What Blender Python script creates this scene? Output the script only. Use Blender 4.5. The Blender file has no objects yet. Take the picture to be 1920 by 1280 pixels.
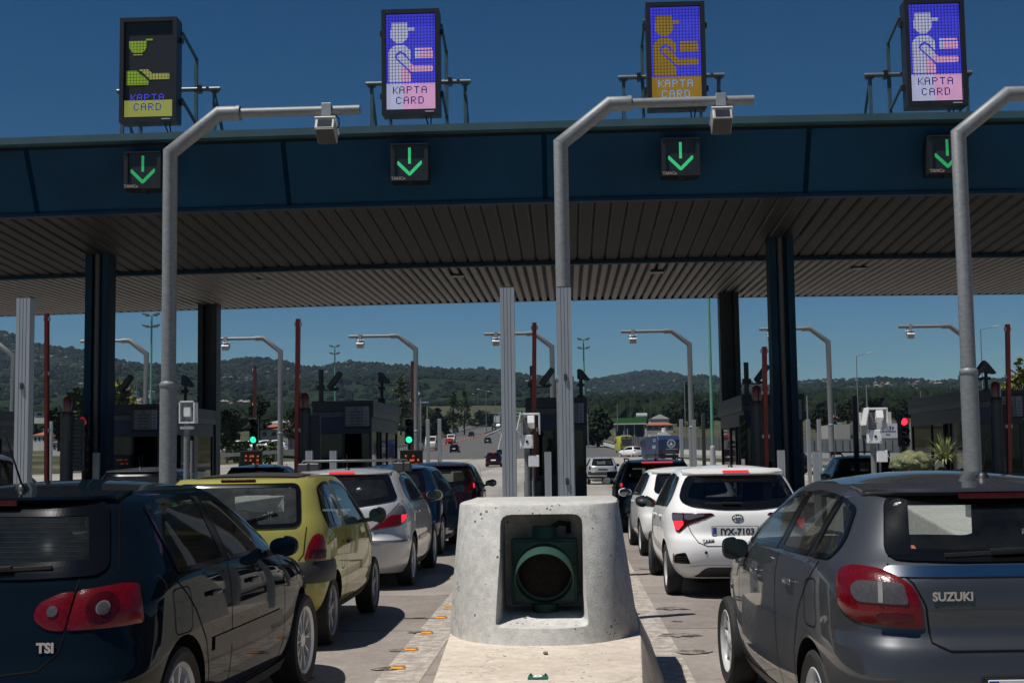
import bpy, bmesh, math, random
from math import sin, cos, pi, radians, atan2, hypot, sqrt
from mathutils import Vector, Matrix, Euler, noise
from mathutils.geometry import delaunay_2d_cdt
random.seed(7)
SC = bpy.context.scene
COL = SC.collection

# ------------------------------------------------------------ camera
W0, H0, FPX = 1920.0, 1280.0, 2500.0
CAMH = 1.58
YAW, PITCH, ROLL = radians(2.40), radians(4.93), radians(-0.8)
cam_d = bpy.data.cameras.new('camera')
cam = bpy.data.objects.new('camera', cam_d)
COL.objects.link(cam)
cam_d.sensor_width = 36.0
cam_d.lens = 36.0 * FPX / W0
cam_d.clip_start = 0.05
cam_d.clip_end = 20000
CAMR = (Matrix.Rotation(YAW, 3, 'Z') @ Matrix.Rotation(radians(90) + PITCH, 3, 'X') @ Matrix.Rotation(ROLL, 3, 'Z'))
cam.matrix_world = Matrix.Translation((0, 0, CAMH)) @ CAMR.to_4x4()
SC.camera = cam
CAMP = Vector((0, 0, CAMH))

def ray(px, py):
    return CAMR @ Vector((px - W0 / 2, H0 / 2 - py, -FPX))
def at(px, py, Y):
    d = ray(px, py)
    return CAMP + d * (Y / d.y)
def proj(p):
    q = CAMR.transposed() @ (Vector(p) - CAMP)
    return (W0 / 2 + FPX * q.x / -q.z, H0 / 2 - FPX * q.y / -q.z)

# ------------------------------------------------------------ sky + sun
SUN_DIR = Vector((-0.34, -0.20, 0.92)).normalized()
world = bpy.data.worlds.new('World')
SC.world = world
world.use_nodes = True
nt = world.node_tree
bg = nt.nodes['Background']
sky = nt.nodes.new('ShaderNodeTexSky')
sky.sky_type = 'NISHITA'
sky.sun_disc = False
sky.sun_elevation = math.asin(SUN_DIR.z)
sky.sun_rotation = atan2(SUN_DIR.x, SUN_DIR.y)
sky.altitude = 200
sky.air_density = 1.0
sky.dust_density = 0.6
sky.ozone_density = 2.0
tint = nt.nodes.new('ShaderNodeVectorMath'); tint.operation = 'MULTIPLY'; 
# clearer blue overhead, paler air towards the horizon
geo = nt.nodes.new('ShaderNodeTexCoord'); sx_ = nt.nodes.new('ShaderNodeSeparateXYZ'); rmp = nt.nodes.new('ShaderNodeValToRGB')
nt.links.new(geo.outputs['Generated'], sx_.inputs[0]); nt.links.new(sx_.outputs[2], rmp.inputs[0])
re_ = rmp.color_ramp.elements; re_[0].position = 0.02; re_[0].color = (.72, 1.0, 1.12, 1); re_[1].position = .36; re_[1].color = (.10, .44, .72, 1)
mid_ = re_.new(.13); mid_.color = (.29, .67, .98, 1); mi2 = re_.new(.22); mi2.color = (.17, .50, .76, 1)
# thin streaks of high cloud low in the sky
mpp = nt.nodes.new('ShaderNodeMapping'); mpp.inputs['Scale'].default_value = (2.2, 2.2, 22); mpp.inputs['Rotation'].default_value = (0, .06, 0)
wn_ = nt.nodes.new('ShaderNodeTexNoise'); wn_.inputs['Scale'].default_value = 1.6; wn_.inputs['Detail'].default_value = 7; wn_.inputs['Roughness'].default_value = .6
wr_ = nt.nodes.new('ShaderNodeMapRange'); wr_.inputs[1].default_value = .50; wr_.inputs[2].default_value = .78; wr_.inputs[3].default_value = 0; wr_.inputs[4].default_value = .22
wa_ = nt.nodes.new('ShaderNodeVectorMath'); wa_.operation = 'ADD'
nt.links.new(geo.outputs['Generated'], mpp.inputs[0]); nt.links.new(mpp.outputs[0], wn_.inputs[0]); nt.links.new(wn_.outputs[0], wr_.inputs[0])
lo_ = nt.nodes.new('ShaderNodeMapRange'); lo_.inputs[1].default_value = .02; lo_.inputs[2].default_value = .17; lo_.inputs[3].default_value = 1; lo_.inputs[4].default_value = 0
nt.links.new(sx_.outputs[2], lo_.inputs[0]); lm_ = nt.nodes.new('ShaderNodeMath'); lm_.operation = 'MULTIPLY'; nt.links.new(wr_.outputs[0], lm_.inputs[0]); nt.links.new(lo_.outputs[0], lm_.inputs[1])
nt.links.new(rmp.outputs[0], wa_.inputs[0]); nt.links.new(lm_.outputs[0], wa_.inputs[1]); nt.links.new(wa_.outputs[0], tint.inputs[1])
nt.links.new(sky.outputs[0], tint.inputs[0]); nt.links.new(tint.outputs[0], bg.inputs[0])
bg.inputs[1].default_value = 0.05
sun_d = bpy.data.lights.new('sun', 'SUN')
sun_d.energy = 5.0
sun_d.angle = radians(0.5)
sun_d.color = (1.0, 0.95, 0.87)
sun = bpy.data.objects.new('sun', sun_d)
COL.objects.link(sun)
sun.rotation_euler = SUN_DIR.to_track_quat('Z', 'Y').to_euler()
SC.view_settings.view_transform = 'Standard'
SC.view_settings.look = 'None'
SC.view_settings.gamma = 1
SC.view_settings.exposure = 0.0
SC.cycles.max_bounces = 8
SC.cycles.transparent_max_bounces = 16
SC.cycles.volume_bounces = 0
SC.cycles.use_denoising = True

# ------------------------------------------------------------ terrain profile
PROF = [(-400, 0), (80, 0), (137, .54), (190, 1.3), (242, 2.45), (330, 5.0), (430, 8.8), (560, 15.5), (700, 22), (1000, 38), (1500, 58), (9000, 60)]
def prof(Y):
    for (a, za), (b, zb) in zip(PROF, PROF[1:]):
        if Y <= b:
            return za + (zb - za) * (Y - a) / (b - a)
    return PROF[-1][1]
def sst(t):
    t = max(0, min(1, t)); return t * t * (3 - 2 * t)
def terr(X, Y):
    z = prof(Y)
    z += 2.2 * sst((-X - 42) / 18) * sst((Y - 110) / 80)
    z += 2.0 * sst((X - 20 - max(0, 150 - Y) * .15) / 10) * sst((Y - 120) / 80)
    return z
def ground_at(px, py):
    """the point of the ground under a pixel of the photograph"""
    d = ray(px, py); d = d / d.y
    Y = 8.0
    while Y < 3000:
        p = CAMP + d * Y
        if p.z < terr(p.x, Y): break
        Y *= 1.01
    return Vector((p.x, Y, terr(p.x, Y)))

# ------------------------------------------------------------ helpers
MATS = {}
def nn(nt, t, **kw):
    n = nt.nodes.new(t)
    for k, v in kw.items():
        if k.startswith('i_'):
            n.inputs[k[2:].replace('_', ' ')].default_value = v
        else:
            setattr(n, k, v)
    return n
def pm(name, c, rough=.6, metal=0.0, vary=.12, scale=8.0, bump=0.0, bscale=60.0, coat=0.0, spec=.5, stretch=None, emit=None, estr=1.0):
    """plain material with a little wear-like colour variation and bump"""
    if name in MATS: return MATS[name]
    m = bpy.data.materials.new(name); m.use_nodes = True
    nt = m.node_tree; b = nt.nodes['Principled BSDF']
    b.inputs['Roughness'].default_value = rough
    b.inputs['Metallic'].default_value = metal
    b.inputs['Coat Weight'].default_value = coat
    b.inputs['Coat Roughness'].default_value = .03
    b.inputs['Specular IOR Level'].default_value = spec
    b.inputs['Base Color'].default_value = (*c, 1)
    tc = nn(nt, 'ShaderNodeTexCoord')
    src = tc.outputs['Object']
    if stretch:
        mp = nn(nt, 'ShaderNodeMapping'); mp.inputs['Scale'].default_value = stretch
        nt.links.new(src, mp.inputs[0]); src = mp.outputs[0]
    if vary:
        n = nn(nt, 'ShaderNodeTexNoise'); n.inputs['Scale'].default_value = scale; n.inputs['Detail'].default_value = 6
        nt.links.new(src, n.inputs[0])
        r = nn(nt, 'ShaderNodeMapRange'); r.inputs[1].default_value = .3; r.inputs[2].default_value = .7
        r.inputs[3].default_value = 1 - vary; r.inputs[4].default_value = 1 + vary
        nt.links.new(n.outputs[0], r.inputs[0])
        mx = nn(nt, 'ShaderNodeVectorMath', operation='SCALE'); mx.inputs[0].default_value = c
        nt.links.new(r.outputs[0], mx.inputs['Scale'])
        nt.links.new(mx.outputs[0], b.inputs['Base Color'])
    if bump:
        n2 = nn(nt, 'ShaderNodeTexNoise'); n2.inputs['Scale'].default_value = bscale; n2.inputs['Detail'].default_value = 4
        nt.links.new(src, n2.inputs[0])
        bp = nn(nt, 'ShaderNodeBump'); bp.inputs['Strength'].default_value = bump; bp.inputs['Distance'].default_value = .01
        nt.links.new(n2.outputs[0], bp.inputs['Height']); nt.links.new(bp.outputs[0], b.inputs['Normal'])
    if emit:
        b.inputs['Emission Color'].default_value = (*emit, 1); b.inputs['Emission Strength'].default_value = estr
    MATS[name] = m
    return m
def glass(name, tint, refl=1.0, rough=0.03, dust=.0):
    if name in MATS: return MATS[name]
    m = bpy.data.materials.new(name); m.use_nodes = True
    nt = m.node_tree; nt.nodes.clear()
    o = nn(nt, 'ShaderNodeOutputMaterial'); mix = nn(nt, 'ShaderNodeMixShader')
    t = nn(nt, 'ShaderNodeBsdfTransparent'); t.inputs[0].default_value = (*tint, 1)
    g = nn(nt, 'ShaderNodeBsdfGlossy'); g.inputs['Roughness'].default_value = rough
    g.inputs[0].default_value = (refl, refl, refl, 1)
    f = nn(nt, 'ShaderNodeFresnel'); gm = nn(nt, 'ShaderNodeNewGeometry'); io = nn(nt, 'ShaderNodeMapRange')
    io.inputs[3].default_value = 1.5; io.inputs[4].default_value = 1 / 1.5   # same reflectance seen from either side of the pane
    nt.links.new(gm.outputs['Backfacing'], io.inputs[0]); nt.links.new(io.outputs[0], f.inputs[0])
    nt.links.new(f.outputs[0], mix.inputs[0]); nt.links.new(t.outputs[0], mix.inputs[1]); nt.links.new(g.outputs[0], mix.inputs[2])
    out_ = mix.outputs[0]
    if dust:
        m2 = nn(nt, 'ShaderNodeMixShader'); d_ = nn(nt, 'ShaderNodeBsdfDiffuse'); d_.inputs[0].default_value = (.55, .56, .52, 1)
        tc = nn(nt, 'ShaderNodeTexCoord'); n_ = nn(nt, 'ShaderNodeTexNoise'); n_.inputs['Scale'].default_value = 5; n_.inputs['Detail'].default_value = 12; n_.inputs['Roughness'].default_value = .75
        nt.links.new(tc.outputs['Object'], n_.inputs[0]); r_ = nn(nt, 'ShaderNodeMapRange'); r_.inputs[1].default_value = .35; r_.inputs[2].default_value = .7; r_.inputs[3].default_value = dust * .4; r_.inputs[4].default_value = dust * 1.8
        nt.links.new(n_.outputs[0], r_.inputs[0]); nt.links.new(r_.outputs[0], m2.inputs[0]); nt.links.new(out_, m2.inputs[1]); nt.links.new(d_.outputs[0], m2.inputs[2]); out_ = m2.outputs[0]
    nt.links.new(out_, o.inputs[0])
    MATS[name] = m
    return m

def link(o, parent=None):
    COL.objects.link(o)
    if parent is not None: o.parent = parent
    return o
def thing(name, label, cat, loc=(0, 0, 0), rz=0.0, group=None):
    o = bpy.data.objects.new(name, None); COL.objects.link(o)
    o.empty_display_size = .2
    o.location = loc; o.rotation_euler = (0, 0, rz); o['label'] = label; o['category'] = cat
    if group: o['group'] = group
    return o
def tag(o, label, cat, group=None):
    o['label'] = label; o['category'] = cat
    if group: o['group'] = group
    return o
def kindof(o, kind):
    o['kind'] = kind; return o
def copy_tree(o, parent=None):
    c = o.copy(); COL.objects.link(c); c.parent = parent
    for ch in list(o.children): copy_tree(ch, c)
    return c

class MB:
    """collects shapes; build() links them as one mesh object"""
    def __init__(s): s.v = []; s.f = []; s.m = []
    def add(s, vs, fs, mi=0):
        o = len(s.v); s.v += [Vector(v) for v in vs]; s.f += [tuple(i + o for i in f) for f in fs]; s.m += [mi] * len(fs); return s
    def box(s, c, d, rot=None, mi=0, taper=1.0):
        hx, hy, hz = d[0] / 2, d[1] / 2, d[2] / 2
        vs = []
        for z in (-1, 1):
            t = taper if z > 0 else 1
            for x, y in ((-1, -1), (1, -1), (1, 1), (-1, 1)):
                p = Vector((x * hx * t, y * hy * t, z * hz))
                if rot is not None: p = rot @ p
                vs.append(p + Vector(c))
        return s.add(vs, [(3, 2, 1, 0), (4, 5, 6, 7), (0, 1, 5, 4), (1, 2, 6, 5), (2, 3, 7, 6), (3, 0, 4, 7)], mi)
    def b2(s, a, b, mi=0):
        return s.box([(a[i] + b[i]) / 2 for i in range(3)], [abs(a[i] - b[i]) for i in range(3)], mi=mi)
    def tube(s, path, r, n=12, mi=0, cap=True):
        path = [Vector(p) for p in path]
        rs = r if isinstance(r, (list, tuple)) else [r] * len(path)
        rings = []; up = None
        for i, p in enumerate(path):
            if i == 0: t = path[1] - p
            elif i == len(path) - 1: t = p - path[i - 1]
            else: t = (path[i + 1] - p).normalized() + (p - path[i - 1]).normalized()
            t.normalize()
            if up is None:
                up = Vector((1, 0, 0)) if abs(t.x) < .9 else Vector((0, 1, 0))
            a = t.cross(up).normalized(); up = a.cross(t).normalized()
            k = 1.0
            if 0 < i < len(path) - 1:
                c = (path[i + 1] - p).normalized().dot((p - path[i - 1]).normalized()); k = 1 / max(.3, sqrt((1 + c) / 2))
            # widen in the bend plane only
            bd = None
            if k > 1.001:
                bd = ((path[i + 1] - p).normalized() - (p - path[i - 1]).normalized()).normalized()
            ring = []
            for j in range(n):
                th = 2 * pi * j / n
                o = (a * cos(th) + up * sin(th)) * rs[i]
                if bd is not None: o = o + bd * (o.dot(bd)) * (k - 1)
                ring.append(p + o)
            rings.append(ring)
        vs = [v for r_ in rings for v in r_]; fs = []
        for i in range(len(rings) - 1):
            for j in range(n):
                fs.append((i * n + j, i * n + (j + 1) % n, (i + 1) * n + (j + 1) % n, (i + 1) * n + j))
        if cap:
            fs.append(tuple(range(n - 1, -1, -1))); fs.append(tuple((len(rings) - 1) * n + j for j in range(n)))
        return s.add(vs, fs, mi)
    def bar(s, p0, p1, w, h=None, mi=0):
        """square bar between two points"""
        p0 = Vector(p0); p1 = Vector(p1); t = p1 - p0; L = t.length
        rot = t.to_track_quat('Z', 'Y').to_matrix()
        return s.box((p0 + p1) / 2, (w, h or w, L), rot, mi)
    def lathe(s, prof_, c=(0, 0, 0), n=24, axis='z', mi=0, closed=False):
        vs = []; fs = []; c = Vector(c)
        for r, h in prof_:
            for j in range(n):
                th = 2 * pi * j / n
                p = (r * cos(th), r * sin(th), h)
                if axis == 'x': p = (p[2], p[0], p[1])
                if axis == 'y': p = (p[0], p[2], -p[1])
                vs.append(c + Vector(p))
        K = len(prof_)
        for i in range(K - 1 if not closed else K):
            for j in range(n):
                a = i * n + j; b = i * n + (j + 1) % n; d = ((i + 1) % K) * n
                fs.append((a, b, d + (j + 1) % n, d + j))
        return s.add(vs, fs, mi)
    def prism(s, outl, axis, a, b, mi=0):
        """extrude a 2D outline along an axis ('x': (y,z), 'y': (x,z), 'z': (x,y))"""
        n = len(outl)
        def P(u, v, w):
            return {'x': (w, u, v), 'y': (u, w, v), 'z': (u, v, w)}[axis]
        vs = [P(u, v, a) for u, v in outl] + [P(u, v, b) for u, v in outl]
        fs = [tuple(range(n - 1, -1, -1)), tuple(range(n, 2 * n))]
        for i in range(n):
            j = (i + 1) % n; fs.append((i, j, n + j, n + i))
        return s.add(vs, fs, mi)
    def mesh(s, name):
        me = bpy.data.meshes.new(name); me.from_pydata([tuple(v) for v in s.v], [], s.f); me.update()
        return me
    def build(s, name, mat, parent=None, smooth=None, bevel=0.0, loc=None, segs=2, fixn=True):
        me = s.mesh(name)
        mats = mat if isinstance(mat, (list, tuple)) else [mat]
        for m in mats: me.materials.append(m)
        for p, mi in zip(me.polygons, s.m): p.material_index = mi
        if fixn:
            bm = bmesh.new(); bm.from_mesh(me)
            bmesh.ops.recalc_face_normals(bm, faces=bm.faces)
            if bevel:
                es = [e for e in bm.edges if len(e.link_faces) == 2 and e.calc_face_angle(0) > .5]
                bmesh.ops.bevel(bm, geom=es, offset=bevel, segments=segs, profile=.5, affect='EDGES', clamp_overlap=True)
            bm.to_mesh(me); bm.free()
        o = link(bpy.data.objects.new(name, me), parent)
        if loc is not None: o.location = loc
        if smooth is not None: smooth_by(me, smooth)
        return o

def smooth_by(me, ang):
    """smooth shading with sharp edges above an angle (degrees)"""
    me.polygons.foreach_set('use_smooth', [True] * len(me.polygons))
    bm = bmesh.new(); bm.from_mesh(me); lim = radians(ang)
    for e in bm.edges:
        e.smooth = not (len(e.link_faces) == 2 and e.calc_face_angle(0) > lim)
    bm.to_mesh(me); bm.free()

def text_mesh(body, size, name, mat, parent=None, extrude=.002, bold=0.0, align='CENTER', shear=0.0):
    """letters as a mesh standing in the XZ plane, facing -Y"""
    cu = bpy.data.curves.new('txt', 'FONT'); cu.body = body; cu.size = size; cu.extrude = extrude
    cu.align_x = align; cu.align_y = 'CENTER'; cu.offset = bold; cu.shear = shear; cu.resolution_u = 3
    o = bpy.data.objects.new('txt', cu); COL.objects.link(o)
    bpy.context.view_layer.update()
    me = bpy.data.meshes.new_from_object(o.evaluated_get(bpy.context.evaluated_depsgraph_get()))
    bpy.data.objects.remove(o)
    me.transform(Matrix.Rotation(pi / 2, 4, 'X')); me.materials.clear(); me.materials.append(mat); me.name = name
    return link(bpy.data.objects.new(name, me), parent)

def rp(pts, r=.03, n=4):
    """round the corners of a polygon; a point may carry its own radius as third value"""
    out = []; N = len(pts)
    for i in range(N):
        p = Vector(pts[i][:2]); a = Vector(pts[i - 1][:2]); b = Vector(pts[(i + 1) % N][:2])
        rr = pts[i][2] if len(pts[i]) > 2 else r
        la, lb = (a - p).length, (b - p).length
        rr = min(rr, la * .48, lb * .48)
        if rr < 1e-4: out.append(p); continue
        p0 = p + (a - p) / la * rr; p1 = p + (b - p) / lb * rr
        for k in range(n + 1):
            t = k / n; out.append(p0 * (1 - t) ** 2 + p * 2 * t * (1 - t) + p1 * t * t)
    return out
def inpoly(x, y, P):
    c = False; n = len(P); j = n - 1
    for i in range(n):
        xi, yi = P[i][0], P[i][1]; xj, yj = P[j][0], P[j][1]
        if (yi > y) != (yj > y) and x < (xj - xi) * (y - yi) / (yj - yi) + xi: c = not c
        j = i
    return c

# ------------------------------------------------------------ materials
GALV = pm('galvanised_steel', (.185, .197, .206), .5, .2, .16, 14, .15, 90, stretch=(1, 1, 2.2))
ALU = pm('brushed_aluminium', (.40, .42, .45), .42, .5, .06, 5, .05, 40, stretch=(8, 8, .6))
CONC = None
BLACKP = pm('black_plastic', (.012, .012, .013), .45, 0, .1, 20)
BLACKM = pm('black_painted_metal', (.016, .017, .018), .4, 0, .15, 6)
DKGREY = pm('dark_grey_paint', (.05, .052, .055), .5, 0, .15, 6)
WHITEP = pm('white_powder_coat', (.72, .73, .73), .35, 0, .05, 12)
RUBBER = pm('rubber', (.014, .014, .014), .8, 0, .25, 20)
# ============================================================ ground
def concrete_mat(name, base, slab=None, stain=.25, warm=(1, 1, 1), pits=False, rough=.85):
    m = bpy.data.materials.new(name); m.use_nodes = True
    nt = m.node_tree; b = nt.nodes['Principled BSDF']; L = nt.links.new
    b.inputs['Roughness'].default_value = rough
    tc = nn(nt, 'ShaderNodeTexCoord'); P = tc.outputs['Object']
    n1 = nn(nt, 'ShaderNodeTexNoise'); n1.inputs['Scale'].default_value = .55; n1.inputs['Detail'].default_value = 8; n1.inputs['Roughness'].default_value = .65
    n2 = nn(nt, 'ShaderNodeTexNoise'); n2.inputs['Scale'].default_value = 14; n2.inputs['Detail'].default_value = 8; n2.inputs['Roughness'].default_value = .7
    n3 = nn(nt, 'ShaderNodeTexNoise'); n3.inputs['Scale'].default_value = 120; n3.inputs['Detail'].default_value = 3
    for n in (n1, n2, n3): L(P, n.inputs[0])
    cr = nn(nt, 'ShaderNodeValToRGB'); e = cr.color_ramp.elements
    e[0].position = .3; e[0].color = (base[0] * (1 - stain), base[1] * (1 - stain * 1.15), base[2] * (1 - stain * 1.3), 1)
    e[1].position = .68; e[1].color = (*[min(1, base[i] * (1 + stain * .5) * warm[i]) for i in range(3)], 1)
    L(n1.outputs[0], cr.inputs[0])
    def mulr(src, lo, hi, a, bb):
        r = nn(nt, 'ShaderNodeMapRange'); r.inputs[1].default_value = a; r.inputs[2].default_value = bb
        r.inputs[3].default_value = lo; r.inputs[4].default_value = hi; L(src, r.inputs[0]); return r.outputs[0]
    col = cr.outputs[0]
    def scale_by(col, f):
        mx = nn(nt, 'ShaderNodeVectorMath', operation='SCALE'); L(col, mx.inputs[0]); L(f, mx.inputs['Scale']); return mx.outputs[0]
    col = scale_by(col, mulr(n2.outputs[0], .78, 1.15, .32, .68))
    col = scale_by(col, mulr(n3.outputs[0], .92, 1.07, .3, .7))
    if slab:
        sp = nn(nt, 'ShaderNodeSeparateXYZ'); L(P, sp.inputs[0])
        w = nn(nt, 'ShaderNodeMath', operation='MULTIPLY_ADD'); L(n2.outputs[0], w.inputs[0]); w.inputs[1].default_value = .03; L(sp.outputs[1], w.inputs[2])
        a = nn(nt, 'ShaderNodeMath', operation='PINGPONG'); L(w.outputs[0], a.inputs[0]); a.inputs[1].default_value = slab[1] / 2
        r = mulr(a.outputs[0], .35, 1, .008, .03); col = scale_by(col, r)
        # slab to slab tone
        fl = nn(nt, 'ShaderNodeMath', operation='SNAP'); L(sp.outputs[1], fl.inputs[0]); fl.inputs[1].default_value = slab[1]
        wn = nn(nt, 'ShaderNodeTexWhiteNoise', noise_dimensions='1D'); L(fl.outputs[0], wn.inputs['W'])
        col = scale_by(col, mulr(wn.outputs[0], .86, 1.1, 0, 1))
        # a darker band of oil drips and rubber down the middle of every lane
        sh_ = nn(nt, 'ShaderNodeMath', operation='ADD'); L(sp.outputs[0], sh_.inputs[0]); sh_.inputs[1].default_value = -2.35 + 52.0
        pp_ = nn(nt, 'ShaderNodeMath', operation='PINGPONG'); L(sh_.outputs[0], pp_.inputs[0]); pp_.inputs[1].default_value = 2.6
        wv_ = nn(nt, 'ShaderNodeMath', operation='MULTIPLY_ADD'); L(n1.outputs[0], wv_.inputs[0]); wv_.inputs[1].default_value = -.5; L(pp_.outputs[0], wv_.inputs[2])
        col = scale_by(col, mulr(wv_.outputs[0], .74, 1.03, -.15, .55))
        st_ = nn(nt, 'ShaderNodeTexNoise'); st_.inputs['Scale'].default_value = 2.6; st_.inputs['Detail'].default_value = 5; L(P, st_.inputs[0])
        col = scale_by(col, mulr(st_.outputs[0], .62, 1.0, .26, .36))
    if pits:
        v = nn(nt, 'ShaderNodeTexVoronoi'); v.inputs['Scale'].default_value = 21; v.inputs['Randomness'].default_value = 1
        L(P, v.inputs[0])
        gate = nn(nt, 'ShaderNodeTexNoise'); gate.inputs['Scale'].default_value = 7; L(P, gate.inputs[0])
        thr = mulr(gate.outputs[0], .03, .26, .46, .72)
        ls = nn(nt, 'ShaderNodeMath', operation='LESS_THAN'); L(v.outputs['Distance'], ls.inputs[0]); L(thr, ls.inputs[1])
        inv = nn(nt, 'ShaderNodeMapRange'); L(ls.outputs[0], inv.inputs[0]); inv.inputs[3].default_value = 1; inv.inputs[4].default_value = .25
        col = scale_by(col, inv.outputs[0])
        # hairline cracks
        v2 = nn(nt, 'ShaderNodeTexVoronoi', feature='DISTANCE_TO_EDGE'); v2.inputs['Scale'].default_value = 2.2
        wob = nn(nt, 'ShaderNodeVectorMath', operation='MULTIPLY_ADD'); L(n2.outputs[1], wob.inputs[0]); wob.inputs[1].default_value = (.25, .25, .25); L(P, wob.inputs[2])
        L(wob.outputs[0], v2.inputs[0])
        g2 = nn(nt, 'ShaderNodeTexNoise'); g2.inputs['Scale'].default_value = 1.7; L(P, g2.inputs[0])
        th2 = mulr(g2.outputs[0], 0, .010, .50, .6)
        l2 = nn(nt, 'ShaderNodeMath', operation='LESS_THAN'); L(v2.outputs['Distance'], l2.inputs[0]); L(th2, l2.inputs[1])
        i2 = nn(nt, 'ShaderNodeMapRange'); L(l2.outputs[0], i2.inputs[0]); i2.inputs[3].default_value = 1; i2.inputs[4].default_value = .5
        col = scale_by(col, i2.outputs[0])
    L(col, b.inputs['Base Color'])
    bp = nn(nt, 'ShaderNodeBump'); bp.inputs['Strength'].default_value = .5; bp.inputs['Distance'].default_value = .006
    ad = nn(nt, 'ShaderNodeMath', operation='ADD'); L(n2.outputs[0], ad.inputs[0]); L(n3.outputs[0], ad.inputs[1])
    L(ad.outputs[0], bp.inputs['Height']); L(bp.outputs[0], b.inputs['Normal'])
    return m
M_PLAZA = concrete_mat('plaza_concrete', (.262, .236, .215), slab=(4, 3.1), stain=.36, warm=(1, 1, 1.02))
M_APRON = concrete_mat('apron_concrete', (.30, .28, .255), slab=(4, 12), stain=.18)
M_ASPH = concrete_mat('asphalt', (.085, .085, .084), stain=.2)
M_ISLE = concrete_mat('island_concrete', (.36, .335, .295), stain=.25)
M_BLOCK = concrete_mat('barrier_concrete', (.50, .495, .475), stain=.14, pits=True)
M_BASE = concrete_mat('barrier_base_concrete', (.60, .53, .45), stain=.22, pits=True)

def worn_paint(name, c, under, amount=.5):
    m = bpy.data.materials.new(name); m.use_nodes = True
    nt = m.node_tree; b = nt.nodes['Principled BSDF']; L = nt.links.new; b.inputs['Roughness'].default_value = .8
    tc = nn(nt, 'ShaderNodeTexCoord'); n = nn(nt, 'ShaderNodeTexNoise'); n.inputs['Scale'].default_value = 9; n.inputs['Detail'].default_value = 9; n.inputs['Roughness'].default_value = .75
    L(tc.outputs['Object'], n.inputs[0])
    r = nn(nt, 'ShaderNodeMapRange'); r.inputs[1].default_value = amount - .05; r.inputs[2].default_value = amount + .05; L(n.outputs[0], r.inputs[0])
    mx = nn(nt, 'ShaderNodeMix', data_type='RGBA'); mx.inputs[6].default_value = (*c, 1); mx.inputs[7].default_value = (*under, 1)
    L(r.outputs[0], mx.inputs[0]); L(mx.outputs[2], b.inputs['Base Color'])
    return m
M_LINE = worn_paint('worn_white_paint', (.43, .39, .345), (.26, .23, .205), .49)
M_LINE2 = worn_paint('road_line_paint', (.6, .6, .58), (.15, .15, .15), .62)

def noise_land(name, cols, scale, rough=.95, bump=None):
    m = bpy.data.materials.new(name); m.use_nodes = True
    nt = m.node_tree; b = nt.nodes['Principled BSDF']; L = nt.links.new; b.inputs['Roughness'].default_value = rough
    b.inputs['Specular IOR Level'].default_value = .1
    tc = nn(nt, 'ShaderNodeTexCoord'); n = nn(nt, 'ShaderNodeTexNoise'); n.inputs['Scale'].default_value = scale; n.inputs['Detail'].default_value = 12; n.inputs['Roughness'].default_value = .7
    L(tc.outputs['Object'], n.inputs[0])
    cr = nn(nt, 'ShaderNodeValToRGB'); e = cr.color_ramp.elements
    while len(e) < len(cols): e.new(.5)
    for el, (p, c) in zip(e, cols): el.position = p; el.color = (*c, 1)
    L(n.outputs[0], cr.inputs[0]); L(cr.outputs[0], b.inputs['Base Color'])
    if bump:
        bp = nn(nt, 'ShaderNodeBump'); bp.inputs['Strength'].default_value = 1; bp.inputs['Distance'].default_value = bump
        L(n.outputs[0], bp.inputs['Height']); L(bp.outputs[0], b.inputs['Normal'])
    return m
M_LAND = noise_land('dry_ground', [(.38, (.028, .034, .017)), (.52, (.055, .058, .032)), (.68, (.13, .115, .08))], .12)

def grid_sheet(name, xs, ys, zf, mat, kind='structure'):
    mb = MB(); nx = len(xs)
    vs = [(x, y, zf(x, y)) for y in ys for x in xs]
    fs = [(j * nx + i, j * nx + i + 1, (j + 1) * nx + i + 1, (j + 1) * nx + i) for j in range(len(ys) - 1) for i in range(nx - 1)]
    mb.add(vs, fs)
    o = mb.build(name, mat, smooth=60, fixn=False)
    o['kind'] = kind
    return o
def ribbon(name, ys, xl, xr, zoff, mat, nx=8):
    """a sheet lying on the terrain profile between two edge functions of Y"""
    mb = MB()
    for y in ys:
        for i in range(nx + 1):
            x = xl(y) + (xr(y) - xl(y)) * i / nx
            mb.v.append(Vector((x, y, prof(y) + zoff)))
    n = nx + 1
    mb.f = [(j * n + i, j * n + i + 1, (j + 1) * n + i + 1, (j + 1) * n + i) for j in range(len(ys) - 1) for i in range(nx)]
    mb.m = [0] * len(mb.f)
    o = mb.build(name, mat, fixn=False); o['kind'] = 'structure'
    return o
def lerp_tab(t):
    def f(y):
        if y <= t[0][0]: return t[0][1]
        for (a, za), (b, zb) in zip(t, t[1:]):
            if y <= b: return za + (zb - za) * (y - a) / (b - a)
        return t[-1][1]
    return f
ysG = [-200, -60, 0, 30, 60, 80, 110, 137, 160, 190, 215, 242, 285, 330, 380, 430, 495, 560, 630, 700, 850, 1000, 1250, 1500, 2200, 3500, 6000, 9000]
xsG = [-6000, -3000, -1500, -800, -400, -200, -120, -80, -65, -55, -48, -40, -30, -20, -10, 0, 10, 20, 25, 30, 40, 55, 80, 120, 200, 400, 800, 1500, 3000, 6000]
grid_sheet('ground', xsG, ysG, lambda x, y: terr(x, y) - .25, M_LAND)
ys1 = [-30, 0, 20, 40, 60, 80, 100, 120, 137, 150, 170, 190]
ribbon('toll_plaza_pavement', [-30, 0, 20, 48], lambda y: -60, lambda y: 60, 0.0, M_PLAZA, 12)
rR = lerp_tab([(48, 60), (80, 34), (110, 21), (150, 15.5), (190, 13.2), (242, 9.8), (300, 6.4), (380, 3.5), (430, -3), (560, -20), (700, -42), (1000, -95)])
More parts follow.
